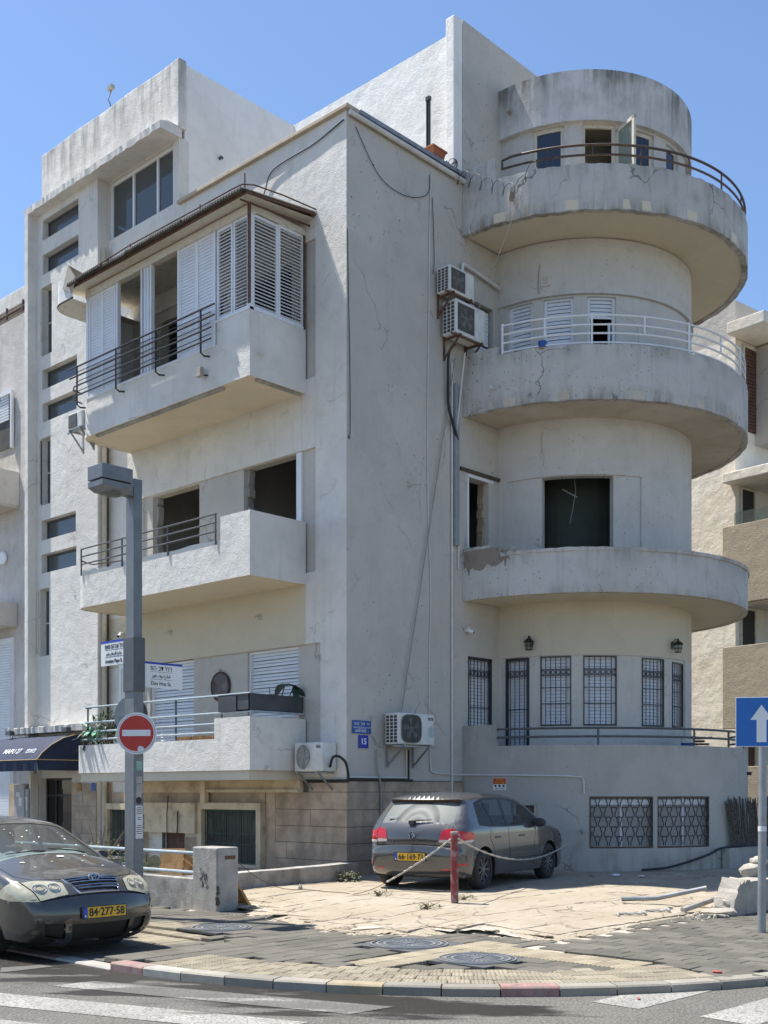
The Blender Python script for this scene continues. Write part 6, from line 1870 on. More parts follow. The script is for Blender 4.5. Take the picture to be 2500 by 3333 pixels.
for (x, y, z, s_, m, lab) in ((3.2, -3.5, .15, .16, 'litter_white', 'crumpled white paper by the foot of the curved wall'), (3.4, -3.9, .15, .12, 'litter_white', 'flat white scrap by the foot of the curved wall'), (2.9, -3.2, .15, .12, 'stain_brown', 'brown scrap by the foot of the curved wall'), (-4.76, -9.54, .002, .08, 'litter_red', 'red and white wrapper on the dark pavers near the kerb'), (-6.05, -9.5, ZR + .01, .04, 'litter_red', 'small pink wrapper in the gutter'), (2.1, -4.6, .14, .05, 'litter_white', 'scrap of rubble on the shaded court')):
    t = piece('litter', ROCKS[int(abs(x) * 7) % 6], m, None, (x, y, z + s_ * .1), (s_ * 1.6, s_, s_ * .35), (0, 0, x * 3)); tag(t, lab, 'litter')
# reed fence behind the court
t = thing('reed_fence', 'dark split-reed fence beside the curved base wall', 'fence', (8.4, -3.6, .5))
g = MB(); rr = random.Random(30)
for k in range(150):
    x = 6.75 + k * .026; z0 = .52 + rr.uniform(-.03, .03); z1 = 1.5 + rr.uniform(-.10, .05); l = rr.uniform(-.05, .05) - .10 * (1 - k / 150)
    if hypot(x - C[0], -3.85 - C[1]) < RB: yb = -3.85
    g.bar((x + .12, -3.86, z0), (x + l, -3.86 + rr.uniform(-.03, .03), z1), rr.uniform(.016, .026), .012)
tag(g.build('reeds', 'reed', t), kind='stuff')
g = MB(); g.box(6.6, 11, -3.95, -3.80, 0, .53); g.build('plinth', 'base_wall', t)
# ================================================================ street furniture
LP = (-5.66, -1.73)
t = thing('street_lamp', 'grey square steel lamp post with a boxy lamp head', 'street lamp', (LP[0], LP[1], 0))
g = MB(); g.box(-.075, .075, -.105, .105, 0, 3.12); g.build('pole', 'pole_grey', t, local=True, bevel=.006)
g = MB(); g.box(-.066, .066, -.09, .09, 3.12, 5.73); g.build('upper_pole', 'pole_grey', t, local=True, bevel=.006)
g = MB(); g.box(-.09, .09, -.12, .12, 2.95, 3.66); g.build('sleeve', 'pole_dark', t, local=True, bevel=.005)
g = MB(); g.box(-.14, .14, -.16, .16, 0, .03); g.build('base_plate', 'pole_grey', t, local=True)
g = MB(); g.box(-.62, -.16, -.21, .13, 5.62, 5.80); g.build('lamp_head', 'pole_grey', t, local=True, bevel=.006)
g = MB(); g.v = [(-.615, -.205, 5.60), (-.165, -.205, 5.60), (-.165, .125, 5.60), (-.615, .125, 5.60), (-.615, -.205, 5.53), (-.165, -.205, 5.53), (-.165, .125, 5.53), (-.615, .125, 5.53), (-.56, -.15, 5.47), (-.22, -.15, 5.47), (-.22, .07, 5.47), (-.56, .07, 5.47)]
g.f = [(0, 1, 2, 3), (0, 4, 5, 1), (1, 5, 6, 2), (2, 6, 7, 3), (3, 7, 4, 0), (4, 8, 9, 5), (5, 9, 10, 6), (6, 10, 11, 7), (7, 11, 8, 4), (8, 11, 10, 9)]
g.build('lamp_skirt', 'pole_grey', t, local=True)
g = MB(); g.lathe([(.15, 5.475), (.12, 5.45), (.06, 5.435), (0, 5.43)], 24, (-.39, -.04, 0)); g.build('lamp_lens', 'glass_clear', t, local=True, smooth=True)
g = MB(); g.lathe([(.145, 5.478), (0, 5.477)], 24, (-.39, -.04, 0)); g.build('reflector', 'chrome', t, local=True)
g = MB(); g.box(-.165, -.06, -.08, .06, 5.50, 5.62); g.build('arm', 'pole_grey', t, local=True)
g = MB(); g.box(.0, .06, -.121, -.118, 3.05, 3.5); g.build('hatch', 'pole_dark', t, local=True)
g = MB(); g.box(-.05, .06, -.1085, -.1045, 1.03, 1.46); g.build('notice_sticker', 'litter_white', t, local=True)
g = MB(); rr = random.Random(3)
for k in range(14):
    z = 1.43 - k * .026; w_ = rr.uniform(.03, .05)
    if k in (4, 7, 8): continue
    g.box(.005 - w_, .005 + w_, -.111, -.108, z, z + .008)
g.build('notice_print', 'ink', t, local=True)
g = MB(); g.disc((.0, -.105, 1.53), .045, (0, -1, 0), .004, 20); g.build('round_sticker', 'ink', t, local=True)
g = MB(); g.box(-.04, .05, -.1085, -.1045, 1.92, 2.04); g.build('small_sticker', 'bag_green', t, local=True)
for (z0, z1, x0, x1) in ((1.75, 1.84, -.04, .05), (1.55, 1.73, -.04, .04), (1.62, 1.74, -.03, .06)):
    g = MB(); g.box(x0, x1, -.1075 - z0 * .0005, -.1045, z0, z1); g.build('torn_poster', 'concrete_light', t, local=True)
def blade(label, hebt, art, eng, a0, along, flip, z0, w_, h):
    """street-name blade: along is the unit direction it reaches away from the pole"""
    ax = Vector(along); n = Vector((-1, 0, 0)) if abs(ax.y) > .5 else Vector((0, -1, 0))
    right = ax if not flip else -ax
    t = thing('street_name_sign', label, 'sign', a0)
    o = Vector((0, 0, 0)); e = ax * w_
    g = MB(); p = [o, e]; th = n * .008
    def q(u, z, d): v = ax * u + n * d; return (v.x, v.y, z)
    def slab(u0, u1, z0_, z1_, d0, d1, nm, mt):
        g = MB(); P = [q(u, z, d) for d in (d0, d1) for u, z in ((u0, z0_), (u1, z0_), (u1, z1_), (u0, z1_))]
        g.v = P; g.f = [(0, 1, 2, 3), (7, 6, 5, 4), (0, 4, 5, 1), (1, 5, 6, 2), (2, 6, 7, 3), (3, 7, 4, 0)]; g.build(nm, mt, t, local=True)
    slab(0, w_, 0, h, -.006, .006, 'plate', 'sign_white')
    slab(0, w_, h - .028, h + .001, -.0075, .0075, 'blue_strip', 'blue_sign_2')
    m = w_ * .47 if flip else w_ * .46
    span = .17 if not flip else w_ * .36
    slab(m - span, m + span, h * .62, h * .62 + .004, .006, .0075, 'rule', 'ink'); slab(m - span, m + span, h * .33, h * .33 + .004, .006, .0075, 'rule', 'ink')
    for body, zc, sz, ft in ((hebt, h * .76, .090, 1.0), (art, h * .475, .062, .86), (eng, h * .17, .074, .96)):
        me_w = sz
        lettering('lettering', body, sz, 'ink', t, tuple(ax * m + n * .0085 + Vector((0, 0, zc))), tuple(right), local=True, fit=ft * span * 2)
blade('white street-name blade for Avraham Mapu left of the lamp post', heb("רח' אברהם מאפו"), 'ﻮﺑﺎﻣ ﻡﺎﻫﺮﻓﺃ ﻉﺭﺎﺷ', 'Avraham Mapu St.', (LP[0] - .05, LP[1] + .11, 3.33), (0, 1, 0), True, 0, .58, .33)
blade('white street-name blade for Dov Hoz right of the lamp post', heb("רח' דב הוז"), 'ﺯﻮﻫ ﻑﻭﺩ ﻉﺭﺎﺷ', 'Dov Hoz St.', (LP[0] + .09, LP[1] - .06, 3.02), (1, 0, 0), False, 0, .64, .34)
# no-entry sign and the back of the other disc
v = Vector((camo.location.x - LP[0], camo.location.y - LP[1], 0)).normalized()
ang = atan2(v.y, v.x) - radians(20)
n = Vector((cos(ang), sin(ang), 0))
p0 = Vector((LP[0], LP[1], 2.40)) + n * .17 + Vector((.686, -.728, 0)) * .09
t = thing('no_entry_sign', 'round red no-entry sign with white bar on the lamp post', 'sign', tuple(p0 - Vector((0, 0, .27))), (0, 0, ang))
def dsc(r, x, th, nm, mt, sy=1): g = MB(); g.disc((x, 0, .27), r, (1, 0, 0), th, 48); g.build(nm, mt, t, local=True)
dsc(.272, -.012, .010, 'rim', 'sign_white'); dsc(.252, -.001, .002, 'black_ring', 'ink'); dsc(.248, .0, .003, 'white_ring', 'sign_white'); dsc(.232, .001, .0045, 'red_disc', 'traffic_red')
g = MB(); g.box(.004, .0075, -.19, .19, .235, .315); g.build('white_bar', 'sign_white', t, local=True)
g = MB(); g.box(.005, .0072, .02, .10, .035, .09); g.box(.005, .0074, .035, .08, .08, .105); g.build('torn_sticker', 'litter_white', t, local=True)
g = MB(); g.box(-.16, -.012, -.03, .03, .22, .32); g.build('clamp', 'pole_dark', t, local=True)
g = MB(); g.disc((.0075, .155, .275), .006, (1, 0, 0), .002, 10); g.disc((.0075, -.155, .278), .006, (1, 0, 0), .002, 10); g.build('screw', 'ink', t, local=True)
ang2 = ang + radians(55)
p1 = Vector((LP[0], LP[1], 2.65)) + Vector((.10, .16, 0)) - Vector((.686, -.728, 0)) * .03
t = thing('round_sign_back', 'grey back of a round traffic sign behind the lamp post', 'sign', tuple(p1 - Vector((0, 0, .27))), (0, 0, ang - .25))
g = MB(); g.disc((0, 0, .27), .262, (1, 0, 0), .01, 44); g.build('sign_plate', 'sign_back', t, local=True)
g = MB(); g.box(.01, .03, -.2, .2, .25, .29); g.build('rib', 'sign_back', t, local=True)
# one-way sign
OW = (-1.60, -8.475)
v = Vector((camo.location.x - OW[0], camo.location.y - OW[1], 0)).normalized(); ang = atan2(v.y, v.x) + radians(8)
t = thing('one_way_sign', 'blue square one-way sign with white arrow on a grey pole', 'traffic sign', (OW[0], OW[1], 0), (0, 0, ang))
g = MB(); g.tube([(0, 0, 0), (0, .015, 2.2)], .048, 16); g.build('pole', 'galvanised', t, local=True, smooth=True)
g = MB(); g.box(.055, .06, -.30, .28, 2.165, 2.745); g.build('white_edge', 'sign_white', t, local=True, bevel=.002)
g = MB(); g.box(.059, .063, -.292, .272, 2.173, 2.737); g.build('blue_plate', 'traffic_blue', t, local=True)
def arrow(P, x): g = MB(); g.v = [(x, y - .01, z) for y, z in P]; g.f = [tuple(range(len(P)))]; g.build('arrow', 'sign_white', t, local=True, recalc=False)
arrow([(-.055, 2.22), (.055, 2.22), (.055, 2.48), (.125, 2.48), (0, 2.655), (-.125, 2.48), (-.055, 2.48)], .0645)
g = MB(); g.box(.03, .058, -.05, .05, 2.25, 2.65); g.build('clamp', 'galvanised', t, local=True)
g = MB(); g.tube([(0, .008, 1.18), (0, .008, 1.24)], .0495, 16); g.build('tape', 'litter_white', t, local=True)
# red bollard with chains
BL = (-2.418, -4.496); zb = zlot(*BL)
t = thing('bollard', 'faded red steel post standing on the cracked court', 'bollard', (BL[0], BL[1], zb - .02), (.012, -.02, 0))
g = MB(); g.tube([(0, 0, 0), (0, 0, .97)], .052, 18); g.build('post', 'red_paint_old', t, local=True, smooth=True)
g = MB(); g.tube([(0, 0, .965), (0, 0, .985)], .053, 18); g.build('cap', 'concrete_grey', t, local=True)
g = MB(); g.tube([(.05 * cos(u) + .03, -.03 + .02 * sin(u), .92 + .03 * sin(u)) for u in [k * .6 for k in range(10)]], .009, 5); g.build('eye_ring', 'rope_chain', t, local=True)
def sag(a, b, s_, n=26):
    a = Vector(a); b = Vector(b); return [tuple(a + (b - a) * (k / n) - Vector((0, 0, s_ * 4 * (k / n) * (1 - k / n)))) for k in range(n + 1)]
def chain(label, pts, r=.013):
    t = thing('chain', label, 'chain', pts[0]); off = Vector(pts[0])
    g = MB(); L_ = [Vector(p) - off for p in pts]
    # twisted strand: two thin tubes winding round the sag line
    for ph in (0, pi):
        P = []; d = 0
        for i in range(len(L_) - 1):
            for k in range(5):
                q = L_[i].lerp(L_[i + 1], k / 5); d += (L_[i + 1] - L_[i]).length / 5
                dr = (L_[i + 1] - L_[i]).normalized(); s1 = dr.cross(Vector((0, 0, 1))).normalized(); s2 = s1.cross(dr); an = d / .045 * 2 * pi / 2 + ph
                P.append(q + (s1 * cos(an) + s2 * sin(an)) * r * .75)
        g.tube(P, r * .62, 5)
    g.build('links', 'rope_chain', t, local=True)
    return t
top = (BL[0], BL[1], zb + .90)
hk = R_(-143.2, .90, .01)
chain('chain sagging from the red post to the curved wall', sag(top, hk, .42))
chain('twisted chain slanting from the red post down towards the pillar', sag(top, (-2.44, -3.24, .345), .03, 12))
g = MB(); P = sag((-2.44, -3.24, .345), (-2.46, -2.55, .135), .03, 8) + [(-2.46 + .03 * sin(k), -2.5 + k * .1, zlot(-2.4, -2.4) + .012) for k in range(11)] + sag((-2.466, -1.47, .15), (-4.20, -1.98, .73), .14, 14)
g.tube(P, .0055, 5); tag(g.build('thin_chain', 'rust'), 'thin rusty chain lying on the court and rising to the pillar', 'chain')
t = thing('padlock', 'small padlock on the thin rusty chain', 'padlock', (-2.466, -1.47, .14)); g = MB(); g.box(-.03, .03, -.02, .02, -.02, .05); g.build('lock_body', 'galvanised', t, local=True, bevel=.004); g = MB(); g.tube([(.02 * cos(u), 0, .05 + .035 * sin(u)) for u in (0, .6, 1.2, 1.9, 2.5, 3.14)], .006, 5); g.build('shackle', 'galvanised', t, local=True)
t = thing('wall_hook', 'steel hook plate on the curved wall holding the chain', 'hook', hk); g = MB(); g.disc((0, 0, 0), .045, (hk[0] - C[0], hk[1] - C[1], 0), .012, 14); g.build('hook_plate', 'galvanised', t, local=True); g = MB(); g.tube([(-.02, -.02, .02), (-.06, -.04, .0), (-.04, -.03, -.05)], .01, 6); g.build('hook', 'galvanised', t, local=True)

# ================================================================ parked cars
def catmull(P, step=.035):
    """smooth open polyline through tagged points [(x,z,tag|None,sharp)] -> list of (x,z), tag->index"""
    out = []; tags = {}
    n = len(P)
    for i in range(n - 1):
        p1, p2 = P[i], P[i + 1]
        p0 = P[i - 1] if i > 0 and not p1[3] else p1
        p3 = P[i + 2] if i + 2 < n and not p2[3] else p2
        if p1[2]: tags[p1[2]] = len(out)
        L_ = hypot(p2[0] - p1[0], p2[1] - p1[1]); m = max(2, int(L_ / step))
        for k in range(m):
            t = k / m
            q = [.5 * (2 * p1[j] + (p2[j] - p0[j]) * t + (2 * p0[j] - 5 * p1[j] + 4 * p2[j] - p3[j]) * t * t + (3 * p1[j] - p0[j] - 3 * p2[j] + p3[j]) * t ** 3) for j in (0, 1)]
            out.append(tuple(q))
    if P[-1][2]: tags[P[-1][2]] = len(out)
    out.append((P[-1][0], P[-1][1]))
    return out, tags
def segdist(p, P):
    best = 9
    for (a, b) in zip(P[:-1], P[1:]):
        dx, dy = b[0] - a[0], b[1] - a[1]; l2 = dx * dx + dy * dy or 1e-9
        t = max(0, min(1, ((p[0] - a[0]) * dx + (p[1] - a[1]) * dy) / l2))
        d = hypot(p[0] - a[0] - dx * t, p[1] - a[1] - dy * t)
        if d < best: best = d
    return best
def roundpoly(P, r=.03, n=4):
    out = []; N = len(P)
    for i in range(N):
        a, b, c = Vector(P[i - 1]), Vector(P[i]), Vector(P[(i + 1) % N])
        d1 = (a - b); d2 = (c - b); rr_ = min(r, d1.length * .45, d2.length * .45)
        p, q = b + d1.normalized() * rr_, b + d2.normalized() * rr_
        for k in range(n + 1):
            t = k / n; out.append(tuple((1 - t) ** 2 * p + 2 * t * (1 - t) * b + t * t * q))
    return out
def densify(P, step):
    out = []
    for i in range(len(P)):
        a, b = P[i], P[(i + 1) % len(P)]; m = max(1, int(hypot(b[0] - a[0], b[1] - a[1]) / step))
        out += [(a[0] + (b[0] - a[0]) * k / m, a[1] + (b[1] - a[1]) * k / m) for k in range(m)]
    return out
def cdt(outer, feats, grid):
    """triangulate a 2-D domain with feature outlines; returns verts, tris, class per tri"""
    V = []; Eg = []
    def add(P):
        n = len(V); V.extend(Vector(p) for p in P); Eg.extend((n + i, n + (i + 1) % len(P)) for i in range(len(P)))
    add(outer)
    for nm, P in feats: add(P)
    V.extend(Vector(p) for p in grid)
    vo, eo, fo, _, _, _ = delaunay_2d_cdt(V, Eg, [], 0, 1e-5)
    tris = []; cls = []
    for f_ in fo:
        c = (sum(vo[k].x for k in f_) / 3, sum(vo[k].y for k in f_) / 3)
        if not inpoly(c[0], c[1], outer): continue
        cl = 'body'
        for nm, P in feats:
            if inpoly(c[0], c[1], P): cl = nm
        tris.append(tuple(f_)); cls.append(cl)
    return vo, tris, cls
def arcpoly(cx, cz, r, a0, a1, n=20): return [(cx + r * cos(radians(a0 + (a1 - a0) * k / n)), cz + r * sin(radians(a0 + (a1 - a0) * k / n))) for k in range(n + 1)]
def strip_line(P, w_):
    """thin closed polygon along an open line (panel gap)"""
    L_ = []; R2 = []
    for i, p in enumerate(P):
        a = P[max(0, i - 1)]; b = P[min(len(P) - 1, i + 1)]; d = Vector((b[0] - a[0], b[1] - a[1])).normalized()
        L_.append((p[0] - d.y * w_ / 2, p[1] + d.x * w_ / 2)); R2.append((p[0] + d.y * w_ / 2, p[1] - d.x * w_ / 2))
    return L_ + R2[::-1]

def build_car(name, label, loc, rot, prof, W, axles, wheel_r, belt, tumble, crown, rad, side_feats, strip_feats, paint, mats, zsill=.22, plan_end=.16, steer=0.0, hub='alloy'):
    """body from a side profile (x forward, z up): flanks are height fields over the profile with rounded
    shoulders, the bonnet-glass-roof-tail strip spans between them; features are cut in as their own parts"""
    root = thing(name, label, 'car', loc, rot)
    up, tags = catmull(prof)
    xs = [p[0] for p in up]; x0, x1 = min(xs), max(xs); xc, hl = (x0 + x1) / 2, (x1 - x0) / 2
    def width(x, z):
        u = abs(x - xc) / hl
        w = W / 2 * (1 - .035 * u ** 2) - plan_end * max(0, (u - .80) / .20) ** 2
        w -= .05 * max(0, (.45 - z) / .3) ** 2
        w -= .012 * max(0, (z - .62)) / .3
        if z > belt:
            s_ = z - belt; w -= tumble * s_ * min(1, s_ / .12 + .35)
        return w
    # lower edge with wheel arches
    low = []
    ar = wheel_r + .045
    xr, xf = axles
    end, start = up[-1], up[0]
    low = [(end[0], end[1])]
    zs = zsill
    def arch(xa):
        h = wheel_r - zs; a = math.degrees(math.acos(min(1, 0))) if False else math.degrees(math.asin((zs - wheel_r) / ar))
        return arcpoly(xa, wheel_r, ar, a, 180 - a, 22)
    bottom = [(end[0] - .05, zs)] + arch(xf) + [(xf - ar - .05, zs), (xr + ar + .05, zs)] + arch(xr) + [(start[0] + .05, zs)]
    outer = up + densify(bottom, .12)[:-1] if False else up + bottom
    outer = [p for i, p in enumerate(outer) if i == 0 or hypot(p[0] - outer[i - 1][0], p[1] - outer[i - 1][1]) > 1e-4]
    def rnd_(x, z): return rad if z < belt + .1 else rad * .8
    upd = up
    def side_y(x, z):
        w = width(x, z); r = rnd_(x, z); d = min(r, segdist((x, z), upd))
        return w - r + sqrt(max(0, r * r - (r - d) ** 2))
    grid = []
    zz = zs + .04
    zmax = max(p[1] for p in up)
    while zz < zmax:
        xx = x0 + .05
        while xx < x1:
            if inpoly(xx, zz, outer): grid.append((xx, zz))
            xx += .085
        zz += .055
    # rings close to the shoulder keep the rounding smooth
    for off in (.012, .03, .055, .085):
        for i in range(1, len(up) - 1, 1):
            a, b = up[i - 1], up[i + 1]; d = Vector((b[0] - a[0], b[1] - a[1])).normalized(); p = (up[i][0] + d.y * off, up[i][1] - d.x * off)
            if inpoly(p[0], p[1], outer) and segdist(p, up) > off * .92: grid.append(p)
    parts = {}
    def put(cl, tri): parts.setdefault(cl, []).append(tri)
    inset = {'windscreen': -.006, 'rearscreen': -.006, 'window': -.006, 'window_rear': -.006, 'seam': -.008, 'window_trim': -.001, 'lamp_red': .006, 'lamp_white': .007, 'headlamp': .008, 'trim': .004, 'dark': -.03, 'spoiler': 0.0, 'lens': .0}
    vo, tris, cls = cdt(outer, [(n_, densify(P, .06)) for n_, P in side_feats], grid)
    Y = [side_y(v_.x, v_.y) for v_ in vo]
    for tr, cl in zip(tris, cls):
        d = inset.get(cl.split('#')[0], 0)
        put(cl, [(vo[k].x, Y[k] + d, vo[k].y) for k in tr])
        put(cl + ('~' if cl != 'body' else ''), [(vo[k].x, -Y[k] - d, vo[k].y) for k in tr[::-1]])
    # strip over the top
    S = [0]
    for a, b in zip(up[:-1], up[1:]): S.append(S[-1] + hypot(b[0] - a[0], b[1] - a[1]))
    def at_s(s_):
        s_ = max(0, min(S[-1], s_))
        import bisect
        i = min(len(S) - 2, max(0, bisect.bisect_right(S, s_) - 1)); t = (s_ - S[i]) / max(1e-9, S[i + 1] - S[i])
        a, b = up[i], up[i + 1]; p = (a[0] + (b[0] - a[0]) * t, a[1] + (b[1] - a[1]) * t)
        a2, b2 = up[max(0, i - 2)], up[min(len(up) - 1, i + 3)]; d = Vector((b2[0] - a2[0], b2[1] - a2[1])).normalized()
        return p, Vector((-d.y, d.x))
    def edge(s_):
        p, _ = at_s(s_); return max(.02, width(*p) - rnd_(*p))
    cr_t = sorted((S[tags[k]], v_) for k, v_ in crown.items())
    def crown_at(s_):
        if s_ <= cr_t[0][0]: return cr_t[0][1]
        for (a, u), (b, v_) in zip(cr_t[:-1], cr_t[1:]):
            if s_ <= b: return u + (v_ - u) * (s_ - a) / (b - a)
        return cr_t[-1][1]
    def map3(s_, y, d=0):
        """y is normalised to the local half width"""
        p, n_ = at_s(s_); e = edge(s_)
        k = crown_at(s_) * (1 - min(1, abs(y)) ** 2.2) + d
        return (p[0] + n_.x * k, y * e, p[1] + n_.y * k)
    NY = 14
    outer2 = [(s_, -1.0) for s_ in S] + [(S[-1], -1 + 2 * k / NY) for k in range(1, NY)] + [(s_, 1.0) for s_ in reversed(S)] + [(S[0], 1 - 2 * k / NY) for k in range(1, NY)]
    sf = strip_feats(lambda k: S[tags[k]], edge)
    grid2 = [(s_, -1 + 2 * k / NY) for i, s_ in enumerate(S) if 0 < i < len(S) - 1 for k in range(1, NY)]
    vo, tris, cls = cdt(outer2, [(n_, densify(P, .05)) for n_, P in sf], grid2)
    for tr, cl in zip(tris, cls):
        d = inset.get(cl.split('#')[0], 0)
        put(cl, [map3(vo[k].x, vo[k].y, d) for k in tr])
    # the underside closes the shell
    g = MB(); g.box(x0 + .25, x1 - .25, -W / 2 + .12, W / 2 - .12, zs - .02, zs + .02)
    for xa in axles:
        for sgn in (-1, 1):
            ys = sorted((sgn * (W / 2 - .30), sgn * (W / 2 - .02)))
    g.build('underbody', 'black', root, local=True)
    for cl, tl in parts.items():
        base_ = cl.split('#')[0].rstrip('~')
        if base_ == 'none': continue
        nm, mt = mats.get(base_, ('body', paint)) if base_ != 'body' else ('body', paint)
        g = MB()
        for tr in tl: g.tri(*tr)
        g.build(nm, mt, root, local=True, smooth=True)
    # wheel housings and wheels
    for xa in axles:
        for sgn in (-1, 1):
            g = MB(); P = arcpoly(xa, wheel_r, ar + .015, -20, 200, 20)
            for a, b in zip(P[:-1], P[1:]): g.quad((a[0], sgn * (W / 2 - .02), a[1]), (b[0], sgn * (W / 2 - .02), b[1]), (b[0], sgn * (W / 2 - .32), b[1]), (a[0], sgn * (W / 2 - .32), a[1]))
            n0 = len(g.v); g.v += [(p[0], sgn * (W / 2 - .32), p[1]) for p in P]; g.f.append(tuple(range(n0, n0 + len(P))))
            g.build('wheel_housing', 'black', root, local=True)
    for xa in axles:
        for sgn in (-1, 1):
            wt = thing_part('wheel', root); wt.location = (xa, sgn * (W / 2 - .115), wheel_r); wt.rotation_euler = (0, 0, steer if xa == xf else 0)
            R0 = wheel_r; rw = .098
            g = MB(); g.lathe([(R0 * .66, -rw), (R0 * .80, -rw - .006), (R0 * .94, -rw * .86), (R0, -rw * .55), (R0, rw * .55), (R0 * .94, rw * .86), (R0 * .80, rw + .006), (R0 * .66, rw), (R0 * .62, rw * .4), (R0 * .62, -rw * .4), (R0 * .66, -rw)], 36, axis='Y'); g.build('tyre', 'rubber', wt, local=True, smooth=True)
            g = MB(); o = sgn * rw * .82
            g.lathe([(R0 * .67, o * .5), (R0 * .665, o), (R0 * .62, o), (R0 * .60, o * .45)], 36, axis='Y')
            g.lathe([(R0 * .60, o * .3), (.02, o * .3)], 24, axis='Y')
            ns = 10 if hub == 'alloy' and xa == xf else 9
            for k in range(ns):
                an = 2 * pi * k / ns
                g.bar((R0 * .12 * cos(an), o * .75, R0 * .12 * sin(an)), (R0 * .63 * cos(an), o * .78, R0 * .63 * sin(an)), .028, .02, (0, 1, 0))
            g.lathe([(R0 * .17, o * .5), (R0 * .16, o * .95), (.0, o)], 18, axis='Y')
            g.build('rim', 'rim_alloy', wt, local=True, smooth=True)
    root['_'] = 0; del root['_']
    return root, up, tags, S, map3, side_y, width
def seats(root, xf, W, zf=.32):
    for x, sg in ((xf, -1), (xf, 1)):
        g = MB(); g.box(x - .05, x + .45, sg * .36 - .23, sg * .36 + .23, zf, zf + .24); n0 = len(g.v)
        g.v += [(x - .05, sg * .36 - .22, zf + .2), (x + .08, sg * .36 - .22, zf + .2), (x + .08, sg * .36 + .22, zf + .2), (x - .05, sg * .36 + .22, zf + .2), (x - .30, sg * .36 - .18, zf + .78), (x - .2, sg * .36 - .18, zf + .78), (x - .2, sg * .36 + .18, zf + .78), (x - .30, sg * .36 + .18, zf + .78)]
        for q in ((3, 2, 1, 0), (4, 5, 6, 7), (0, 1, 5, 4), (1, 2, 6, 5), (2, 3, 7, 6), (3, 0, 4, 7)): g.f.append(tuple(n0 + k for k in q))
        g.box(x - .34, x - .25, sg * .36 - .12, sg * .36 + .12, zf + .80, zf + 1.0)
        g.build('seat', 'seat_cloth', root, local=True, bevel=.03)
    g = MB(); g.box(xf - 1.0, xf - .55, -.58, .58, zf, zf + .25); g.box(xf - 1.15, xf - .95, -.58, .58, zf + .1, zf + .72); g.build('rear_bench', 'seat_cloth', root, local=True, bevel=.03)
def plate(root, txt, loc, rot, w_=.52, h=.115):
    """number plate in the car's own axes; rot is the direction its face looks (unit x,z) at mid width"""
    p = thing_part('number_plate', root); p.location = loc; p.rotation_euler = rot
    g = MB(); g.box(-.008, 0, -w_ / 2 - .012, w_ / 2 + .012, -h / 2 - .012, h / 2 + .012); g.build('plate_frame', 'plastic_dark', p, local=True)
    g = MB(); g.box(-.002, .003, -w_ / 2, w_ / 2, -h / 2, h / 2); g.build('plate_face', 'plate_yellow', p, local=True)
    g = MB(); g.box(.001, .0045, -w_ / 2, -w_ / 2 + .05, -h / 2, h / 2); g.build('blue_band', 'plate_blue', p, local=True)
    lettering('plate_number', txt, .118, 'ink', p, (.0055, .025, -.002), (0, 1, 0), (0, 0, 1), local=True, sx=.92, bold=.002)
    lettering('plate_code', 'IL', .035, 'sign_white', p, (.0065, -w_ / 2 + .025, -.035), (0, 1, 0), (0, 0, 1), local=True, bold=.001)
    return p
# ---------------- hatchback in the court (rear right corner to the camera)
GP = [(.16, .24, 'lowr', True), (.05, .33, None, False), (.015, .45, None, False), (.0, .56, None, False), (.02, .655, 'bumptop', True), (.085, .675, 'tail0', True), (.075, .80, None, False), (.10, .90, None, False), (.15, .985, 'rw0', True), (.30, 1.17, None, False), (.47, 1.355, 'rw1', True), (.40, 1.395, 'spoil', True), (.58, 1.435, 'roof0', False), (1.05, 1.475, None, False), (1.7, 1.48, 'roofm', False), (2.2, 1.435, None, False), (2.48, 1.375, 'ws1', False), (2.85, 1.19, None, False), (3.20, 1.00, 'ws0', True), (3.45, .955, None, False), (3.8, .88, 'hood', False), (4.02, .78, 'hood1', False), (4.12, .66, None, False), (4.19, .54, 'nose', False), (4.20, .42, None, False), (4.15, .30, None, False), (4.02, .22, 'lowf', True)]
dsp = lambda P: roundpoly(P, .035, 4)
gside = [('seam', strip_line([(1.66, .30), (1.64, .60), (1.60, .93)], .012)), ('seam#b', strip_line([(2.60, .30), (2.62, .60), (2.72, .96)], .012)), ('seam#c', strip_line([(.98, .93), (.93, .80), (1.05, .66), (1.12, .45), (1.14, .30)], .012)),
         ('window_trim', dsp([(.62, 1.00), (.70, 1.34), (1.0, 1.405), (1.7, 1.415), (2.25, 1.36), (2.55, 1.26), (2.98, 1.01), (2.90, .965), (1.6, .955), (.95, .965)])),
         ('window', dsp([(1.02, .99), (.78, 1.02), (.84, 1.32), (1.06, 1.385), (1.60, 1.395), (1.57, .98)])), ('window#f', dsp([(1.66, .985), (1.69, 1.395), (2.2, 1.345), (2.5, 1.245), (2.82, 1.03), (2.78, .995)])),
         ('window_trim#q', strip_line([(1.12, .985), (1.02, 1.38)], .035)),
         ('lamp_red', dsp([(.02, .73), (.04, .90), (.14, .925), (.38, .89), (.42, .83), (.36, .775)])), ('lamp_white', dsp([(.03, .725), (.05, .765), (.36, .79), (.37, .765)])),
         ('trim', strip_line([(1.0, .725), (2.5, .735)], .012)), ('headlamp', dsp([(3.78, .80), (4.02, .73), (4.10, .62), (3.95, .62)])), ('reflector', strip_line([(.06, .415), (.22, .42)], .035))]
